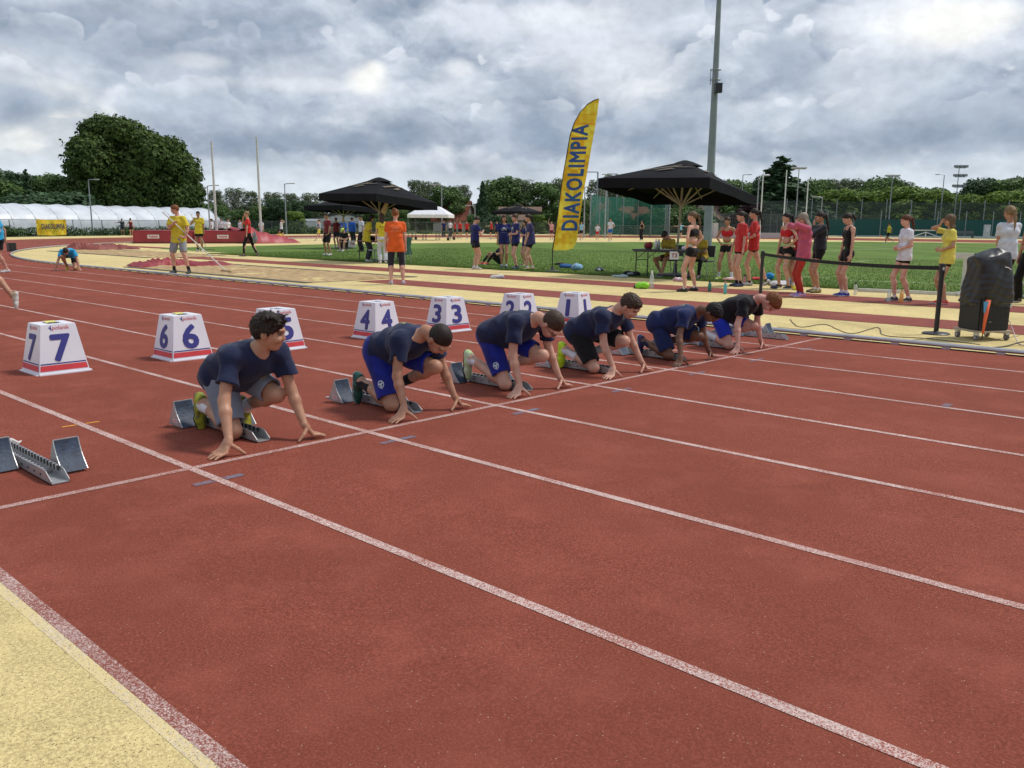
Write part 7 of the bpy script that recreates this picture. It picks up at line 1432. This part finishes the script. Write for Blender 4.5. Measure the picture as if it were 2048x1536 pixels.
LW = leaf_mat('leaves_walnut', (.100, .150, .034), (.052, .088, .020)) if True else leaf_mat('x', (0.0697, 0.1473, 0.0341), (0.0465, 0.1023, 0.0232)); LM = leaf_mat('leaves_mid', (0.1265, 0.2050, 0.0615), (0.0801, 0.1405, 0.0422)); LP = leaf_mat('leaves_poplar', (0.1663, 0.2026, 0.1094), (0.1050, 0.1378, 0.0656)); LD = leaf_mat('leaves_dark', (0.0641, 0.1187, 0.0513), (0.0410, 0.0831, 0.0342)); LBR = leaf_mat('leaves_bright', (0.1677, 0.2562, 0.0490), (0.1174, 0.1863, 0.0350)); LPU = leaf_mat('leaves_purple', (.045, .018, .022), (.03, .012, .014)); LSK = leaf_mat('leaves_hedge', (0.0750, 0.1350, 0.0420), (0.0525, 0.0900, 0.0300))
def leaves(centres, radii, n, size, r2, flat=.85, shell=.75):
    k = len(centres); w = np.array([r[0]*r[2] for r in radii]); idx = r2.choice(k, n, p=w/w.sum()); C = np.array(centres)[idx]; RR = np.array(radii)[idx]
    d = r2.normal(size=(n, 3)); d /= np.linalg.norm(d, axis=1)[:, None]; rad = shell+(1-shell)*r2.random(n)**.5; rad = np.where(r2.random(n) < .22, r2.random(n)**.4, rad)
    bump = 1+.16*np.sin(d[:, 0]*7+idx*1.3)*np.sin(d[:, 2]*6+idx)+.10*np.sin(d[:, 1]*13+d[:, 2]*11)
    P = C+d*RR*(rad*bump)[:, None]
    nr = d+r2.normal(0, .55, (n, 3)); nr[:, 2] += .35; nr /= np.linalg.norm(nr, axis=1)[:, None]
    a = np.cross(nr, r2.normal(size=(n, 3))); a /= np.linalg.norm(a, axis=1)[:, None]; b = np.cross(nr, a); s_ = size*r2.uniform(.6, 1.35, n)[:, None]
    V = np.stack([P-a*s_, P+b*s_*.55, P+a*s_, P-b*s_*.55], 1).reshape(-1, 3); return V, np.arange(4*n).reshape(-1, 4)
def crown_tree(seed, H, W, n, size, leafm, trunk_h=.25, blobs=18, shape='round', barkm=BARK, name='tree', base=.12):
    r2 = np.random.default_rng(seed); cs = []; rs = []
    for k in range(blobs):
        f = (k+.5)/blobs; z = H*(base+(1-base)*f)
        if shape == 'round': wr = W/2*math.sqrt(max(.05, 1-((f-.38)/.66)**2))
        elif shape == 'cone': wr = W/2*(1.05-f)
        elif shape == 'tall': wr = W/2*(1-.55*abs(f-.45)*1.2)
        a = k*2.4+r2.uniform(-.5, .5); rr = wr*r2.uniform(.35, .78) if shape != 'cone' else wr*.45; br = W*(.17 if shape == 'round' else .20 if shape == 'cone' else .125)*r2.uniform(.75, 1.3)*(1 if shape != 'cone' else (1.1-f))
        cs.append((rr*math.cos(a), rr*math.sin(a), min(z, H-br*.6))); rs.append((br*1.1, br*1.1, br*(.8 if shape == 'round' else 1.05)))
    V, F = leaves(cs, rs, n, size, r2); me = mesh_np('crown', V, F); t = empty(name, (0, 0, 0)); c = link('crown', me, leafm, t); c['kind'] = 'stuff'; del c['kind']
    mb = MB(); mb.tube([(0, 0, -.1), (0, 0, H*.3), (W*.02, 0, H*.62)], [W*.035+.12, W*.026+.09, .06], 8)
    for k in range(0, blobs, 2): x, y, z = cs[k]; mb.tube([(0, 0, H*(.18+.3*k/blobs)), (x*.6, y*.6, z*.85), (x, y, z)], [W*.012+.06, .05, .02], 5)
    mb.build('trunk', barkm, t); return t
def bare_tree(seed, H, name='bare_tree'):
    r2 = np.random.default_rng(seed); t = empty(name, (0, 0, 0)); mb = MB()
    def br(p, d, L, r, lv):
        q = p+d*L; mb.tube([tuple(p), tuple((p+q)/2+r2.normal(0, .05, 3)*L*.3), tuple(q)], [r, r*.8, r*.55], 5 if lv < 2 else 4, cap=False)
        if lv < 4:
            for k in range(3 if lv < 2 else 2): e = unit(d*1.2+r2.normal(0, .42, 3)+[0, 0, .28]); br(p+d*L*r2.uniform(.55, 1), e, L*r2.uniform(.5, .72), r*.55, lv+1)
    br(np.zeros(3), np.array([0, 0, 1.0]), H*.42, H*.014+.04, 0); mb.build('branches', BARKP, t); return t
TP = {}
def tmpl(k, fn): TP[k] = fn(); return TP[k]
# the big walnut
bt = empty('walnut_tree', col_at(272, 128), 0, 'huge dark green walnut tree with a broad rounded crown at the left', 'tree')
def big():
    D = 128; k_ = D/CAM_F; r2 = np.random.default_rng(11)
    prof = [(172, 335, 32), (162, 378, 28), (200, 302, 38), (212, 264, 28), (235, 258, 34), (270, 262, 32), (300, 285, 36), (225, 320, 55), (280, 330, 60), (335, 312, 40), (370, 330, 34), (388, 352, 26), (330, 370, 55), (270, 395, 60), (205, 385, 58), (170, 392, 34), (380, 392, 32), (395, 380, 20), (320, 415, 40), (230, 425, 50), (186, 420, 32), (300, 350, 45), (365, 425, 36), (206, 256, 18), (255, 250, 18), (352, 290, 22)]
    cs = []; rs = []
    for (u, v, r) in prof:
        for s_ in (-1, 1): x = (u-272)*k_; z = zat(v+1, u, D)-ZF; R_ = r*k_*(.84 if u < 200 else .90); y = s_*R_*r2.uniform(.3, 1.1)+r2.uniform(-1, 1); p = RH*x+FH*y; cs.append((p[0], p[1], z)); rs.append((R_*.95, R_*.95, R_*.82))
    V, F = leaves(cs, rs, 90000, .27, r2, shell=.74); link('crown', mesh_np('crown', V, F), LW, bt)
    V, F = leaves(cs, [tuple(q*1.09 for q in r) for r in rs], 9000, .26, r2, shell=.93); link('outer_leaves', mesh_np('outer_leaves', V, F), LW, bt)
    mb = MB(); mb.tube([(0, 0, 0), (0, 0, 3), (.4, 0, 9)], [1.0, .8, .5], 10)
    for c in cs[::2]: mb.tube([(0, 0, 3), (c[0]*.5, c[1]*.5, c[2]*.7), c], [.4, .22, .08], 6)
    mb.build('trunk', BARK, bt)
big()
templates = {
 'round1': tmpl('round1', lambda: crown_tree(1, 10, 9, 9000, .26, LM, blobs=20)), 'round2': tmpl('round2', lambda: crown_tree(2, 10, 8, 8000, .26, LM, blobs=16)), 'poplar': tmpl('poplar', lambda: crown_tree(3, 12, 6.5, 9000, .17, LP, blobs=34, shape='tall', barkm=BARKP)),
 'poplar2': tmpl('poplar2', lambda: crown_tree(4, 12, 7.5, 9000, .17, LP, blobs=38, shape='tall', barkm=BARKP)), 'bright': tmpl('bright', lambda: crown_tree(5, 8, 8, 8000, .24, LBR, blobs=16)), 'dark': tmpl('dark', lambda: crown_tree(6, 9, 8, 9000, .24, LD, blobs=18)),
 'conifer': tmpl('conifer', lambda: crown_tree(7, 12, 7, 12000, .26, LD, blobs=26, shape='cone', name='conifer')), 'purple': tmpl('purple', lambda: crown_tree(8, 6, 6, 6000, .22, LPU, blobs=14)), 'bush': tmpl('bush', lambda: crown_tree(9, 3, 5, 5000, .18, LM, blobs=14, name='bush', base=.0)), 'bushd': tmpl('bushd', lambda: crown_tree(10, 3, 5, 5000, .18, LD, blobs=14, name='bush', base=.0)),
 'bare1': tmpl('bare1', lambda: bare_tree(21, 10)), 'bare2': tmpl('bare2', lambda: bare_tree(22, 10))}
HT = {'round1': 10, 'round2': 10, 'poplar': 12, 'poplar2': 12, 'bright': 8, 'dark': 9, 'conifer': 12, 'purple': 6, 'bush': 3, 'bushd': 3, 'bare1': 10, 'bare2': 10}
KIND = {'round1': 'mid green round tree', 'round2': 'mid green tree', 'poplar': 'grey green poplar', 'poplar2': 'pale grey green poplar', 'bright': 'bright green leafy tree', 'dark': 'dark green tree', 'conifer': 'dark conifer', 'purple': 'dark purple leaved tree', 'bush': 'green bush', 'bushd': 'dark green bush', 'bare1': 'bare branched tree', 'bare2': 'bare branched tree'}
def plant(k, u, D, vtop, lab, wx=1.0, group='trees behind the field'):
    p = col_at(u, D); H = zat(vtop, u, D)-ZF; s_ = H/HT[k]; src = templates[k]; rz = random.uniform(0, 6.28)
    t = copy_thing(src, p, rz, lab, group, (s_*wx, s_*wx, s_)); t['category'] = 'bush' if 'bush' in k else 'tree'; return t
S = [('dark', 30, 125, 345, 1.3, 'dark tree at the far left with spiky top'), ('dark', 75, 130, 352, 1.1, 'dark tree left of the walnut'), ('conifer', 62, 122, 338, 1.0, 'spiky dark conifer left of the walnut'), ('round1', 118, 128, 352, 1.2, 'lighter round tree touching the walnut on its left'), ('round2', 0, 118, 362, 1.4, 'mid green tree cut by the left picture edge'), ('bushd', 60, 112, 392, 1.6, 'dark bushes over the greenhouse at the left'), ('bushd', 130, 116, 388, 1.6, 'dark bushes over the greenhouse below the walnut'),
     ('poplar', 435, 160, 382, 1.1, 'poplar left of the left pale pole'), ('poplar2', 470, 165, 378, 1.2, 'poplar between the pale poles'), ('poplar', 505, 158, 384, 1.2, 'poplar left of the right pale pole'), ('poplar2', 545, 162, 386, 1.3, 'poplar right of the right pale pole'), ('poplar', 585, 155, 388, 1.3, 'poplar above the mesh fence'), ('poplar2', 625, 158, 388, 1.3, 'poplar left of the black parasols'), ('poplar', 665, 160, 392, 1.3, 'poplar behind the left canopy edge'),
     ('dark', 560, 118, 398, 1.1, 'dark broad tree behind the mesh fence'), ('dark', 605, 120, 402, 1.1, 'second dark tree behind the mesh fence'), ('round2', 480, 115, 420, 1.3, 'low tree behind the landing mat'), ('bright', 590, 108, 424, 1.3, 'bright bush right of the dark tree'), ('round1', 440, 120, 412, 1.2, 'round tree at the end of the greenhouse'), ('round1', 520, 118, 414, 1.2, 'round tree behind the right pale pole'),
     ('round1', 720, 150, 382, 1.2, 'tree behind the left black canopy'), ('poplar2', 765, 160, 375, 1.2, 'poplar behind the left canopy top'), ('round2', 745, 112, 420, 1.2, 'low tree under the left canopy'), ('round1', 800, 118, 418, 1.1, 'round bush tree left of the gazebo'), ('poplar', 835, 150, 362, 1.1, 'tall poplar right of the left canopy'), ('poplar2', 862, 155, 366, 1.1, 'tall poplar above the gazebo'), ('round2', 895, 150, 375, 1.2, 'tree above the right side of the gazebo'), ('poplar', 925, 160, 372, 1.1, 'poplar above the orange roof'),
     ('conifer', 966, 135, 362, .9, 'dark conifer above the far parasol'), ('round1', 1010, 150, 358, 1.2, 'full green tree above the navy girls'), ('poplar2', 1048, 150, 362, 1.1, 'poplar left of the yellow flag'), ('round2', 1085, 145, 368, 1.2, 'tree beside the flag foot'), ('poplar', 990, 160, 366, 1.1, 'poplar between conifer and full tree'), ('bright', 1070, 112, 428, 1.2, 'bright bush behind the navy girls'), ('round1', 945, 115, 430, 1.0, 'low tree under the conifer'), ('bushd', 1000, 112, 432, 1.3, 'dark bush behind the navy girls'),
     ('poplar2', 1120, 150, 360, 1.1, 'poplar hidden behind the flag'), ('poplar', 1190, 160, 362, 1.0, 'poplar right of the flag'), ('poplar2', 1222, 165, 352, .9, 'slender poplar behind the narrow frame'), ('round1', 1250, 175, 372, 1.2, 'tree left of the large parasol'), ('round2', 1290, 180, 378, 1.2, 'tree behind the large canopy'), ('round1', 1160, 135, 400, 1.1, 'tree behind the lamp beside the flag'), ('bushd', 1230, 120, 424, 1.4, 'dark bush behind the net cage'), ('bushd', 1300, 120, 430, 1.3, 'dark bush beside the grey roofed house'),
     ('dark', 1320, 175, 385, 1.5, 'dark tree behind the large parasol pole'), ('round1', 1390, 165, 385, 1.5, 'tree behind the canopy beside the mast'), ('bushd', 1395, 118, 424, 1.0, 'dark bush right of the white gabled house'),
     ('round2', 1460, 150, 362, 1.1, 'tree right of the mast'), ('round1', 1500, 150, 368, 1.1, 'tree behind the canopy corner'), ('purple', 1498, 108, 408, 1.2, 'purple leaved tree below the canopy corner'), ('conifer', 1556, 128, 312, 2.5, 'tall broad conifer behind the flagpoles'), ('dark', 1530, 135, 355, .8, 'dark tree at the foot of the conifer'), ('bare1', 1612, 140, 352, 1.0, 'bare tree right of the tall conifer'), ('round1', 1628, 145, 362, 1.0, 'round tree right of the bare tree'),
     ('poplar2', 1655, 165, 362, 1.4, 'grey green poplar above the ball net'), ('poplar', 1690, 165, 360, 1.4, 'second grey green poplar above the ball net'), ('poplar2', 1725, 168, 366, 1.3, 'third grey green poplar above the ball net'), ('round1', 1760, 160, 358, 1.2, 'full tree behind the floodlight post'), ('poplar', 1800, 162, 366, 1.3, 'poplar right of the floodlight post'), ('bright', 1680, 130, 382, 1.4, 'bright tree behind the net, left'), ('bright', 1740, 130, 385, 1.4, 'bright tree behind the net, middle'), ('bright', 1800, 128, 376, 1.4, 'bright tree behind the net, right'), ('round2', 1850, 150, 378, 1.4, 'low tree left of the lamp towers'), ('bright', 1860, 126, 384, 1.4, 'bright tree below the street lamp'), ('round1', 1895, 150, 388, 1.4, 'low tree under the lamp towers'),
     ('dark', 1950, 135, 360, 1.0, 'dark pointed tree right of the lamp tower'), ('conifer', 1945, 138, 355, .7, 'small pointed conifer at the right'), ('round1', 1985, 135, 366, 1.3, 'round tree above the blond girl'), ('bright', 1935, 122, 392, 1.4, 'bright tree behind the green fence, right'), ('round2', 2030, 132, 356, 1.3, 'tree at the right picture edge'), ('conifer', 2050, 128, 340, 1.2, 'spreading conifer cut by the right edge'), ('bright', 2010, 120, 385, 1.5, 'bright tree behind the right end of the fence'), ('round1', 2090, 125, 360, 1.5, 'tree beyond the right picture edge'), ('round1', -60, 120, 360, 1.5, 'tree beyond the left picture edge'),
     ('bare2', 465, 150, 368, .7, 'bare tree left of the right pale pole'), ('bare1', 650, 155, 375, .6, 'bare tree left of the black canopy'), ('bare2', 680, 155, 372, .6, 'bare tree above the left canopy edge'), ('bare1', 810, 158, 362, .6, 'bare tree right of the left canopy'), ('bare2', 1045, 158, 345, .9, 'tall bare tree above the navy girls'), ('bare1', 1018, 160, 350, .7, 'bare tree left of the tall bare one'), ('bare2', 1100, 160, 352, .8, 'bare tree behind the flag'), ('bare1', 960, 165, 358, .6, 'bare tree behind the conifer'), ('bare1', 845, 160, 352, .5, 'bare tree above the poplars by the gazebo')]
for i, (k, u, D, vt, wx, lab) in enumerate(S): plant(k, u, D, vt, lab, wx)
for k, t in templates.items():
    for c in list(t.children): bpy.data.objects.remove(c)
    bpy.data.objects.remove(t)
# wooded backdrop: low undergrowth closing the view under the crowns
r2 = np.random.default_rng(5); cs = []; rs = []
for u in range(-80, 2160, 16):
    D = 172 if 420 < u < 1300 else 150; p = col_at(u, D+r2.uniform(-6, 6)); h_ = r2.uniform(3.2, 5.0) if u > 400 else 4; cs.append((p[0], p[1], ZF+h_*.5)); rs.append((2.6, 2.6, h_*.62))
V, F = leaves(cs, rs, 60000, .36, r2, shell=.7); o = link('undergrowth', mesh_np('undergrowth', V, F), LM); tag(o, 'dense undergrowth closing the view between the far trees', 'undergrowth', kind='stuff')
cs = []; rs = []
for i in range(len(fpts)-1):
    a, b = fpts[i], fpts[i+1]
    for f in np.linspace(0, 1, 12):
        if i >= 4 and r2.random() < .75: continue
        p = a+(b-a)*f; d_ = unit(p-CAM_P)*[1, 1, 0]; cs.append((p[0]+d_[0]*.5, p[1]+d_[1]*.5, ZF+.35)); rs.append((1.0, 1.0, .55*r2.uniform(.6, 1.3)))
V, F = leaves(cs, rs, 16000, .12, r2, shell=.6); o = link('hedge', mesh_np('hedge', V, F), LSK); tag(o, 'low climbing hedge growing through the mesh fence', 'hedge', kind='stuff')
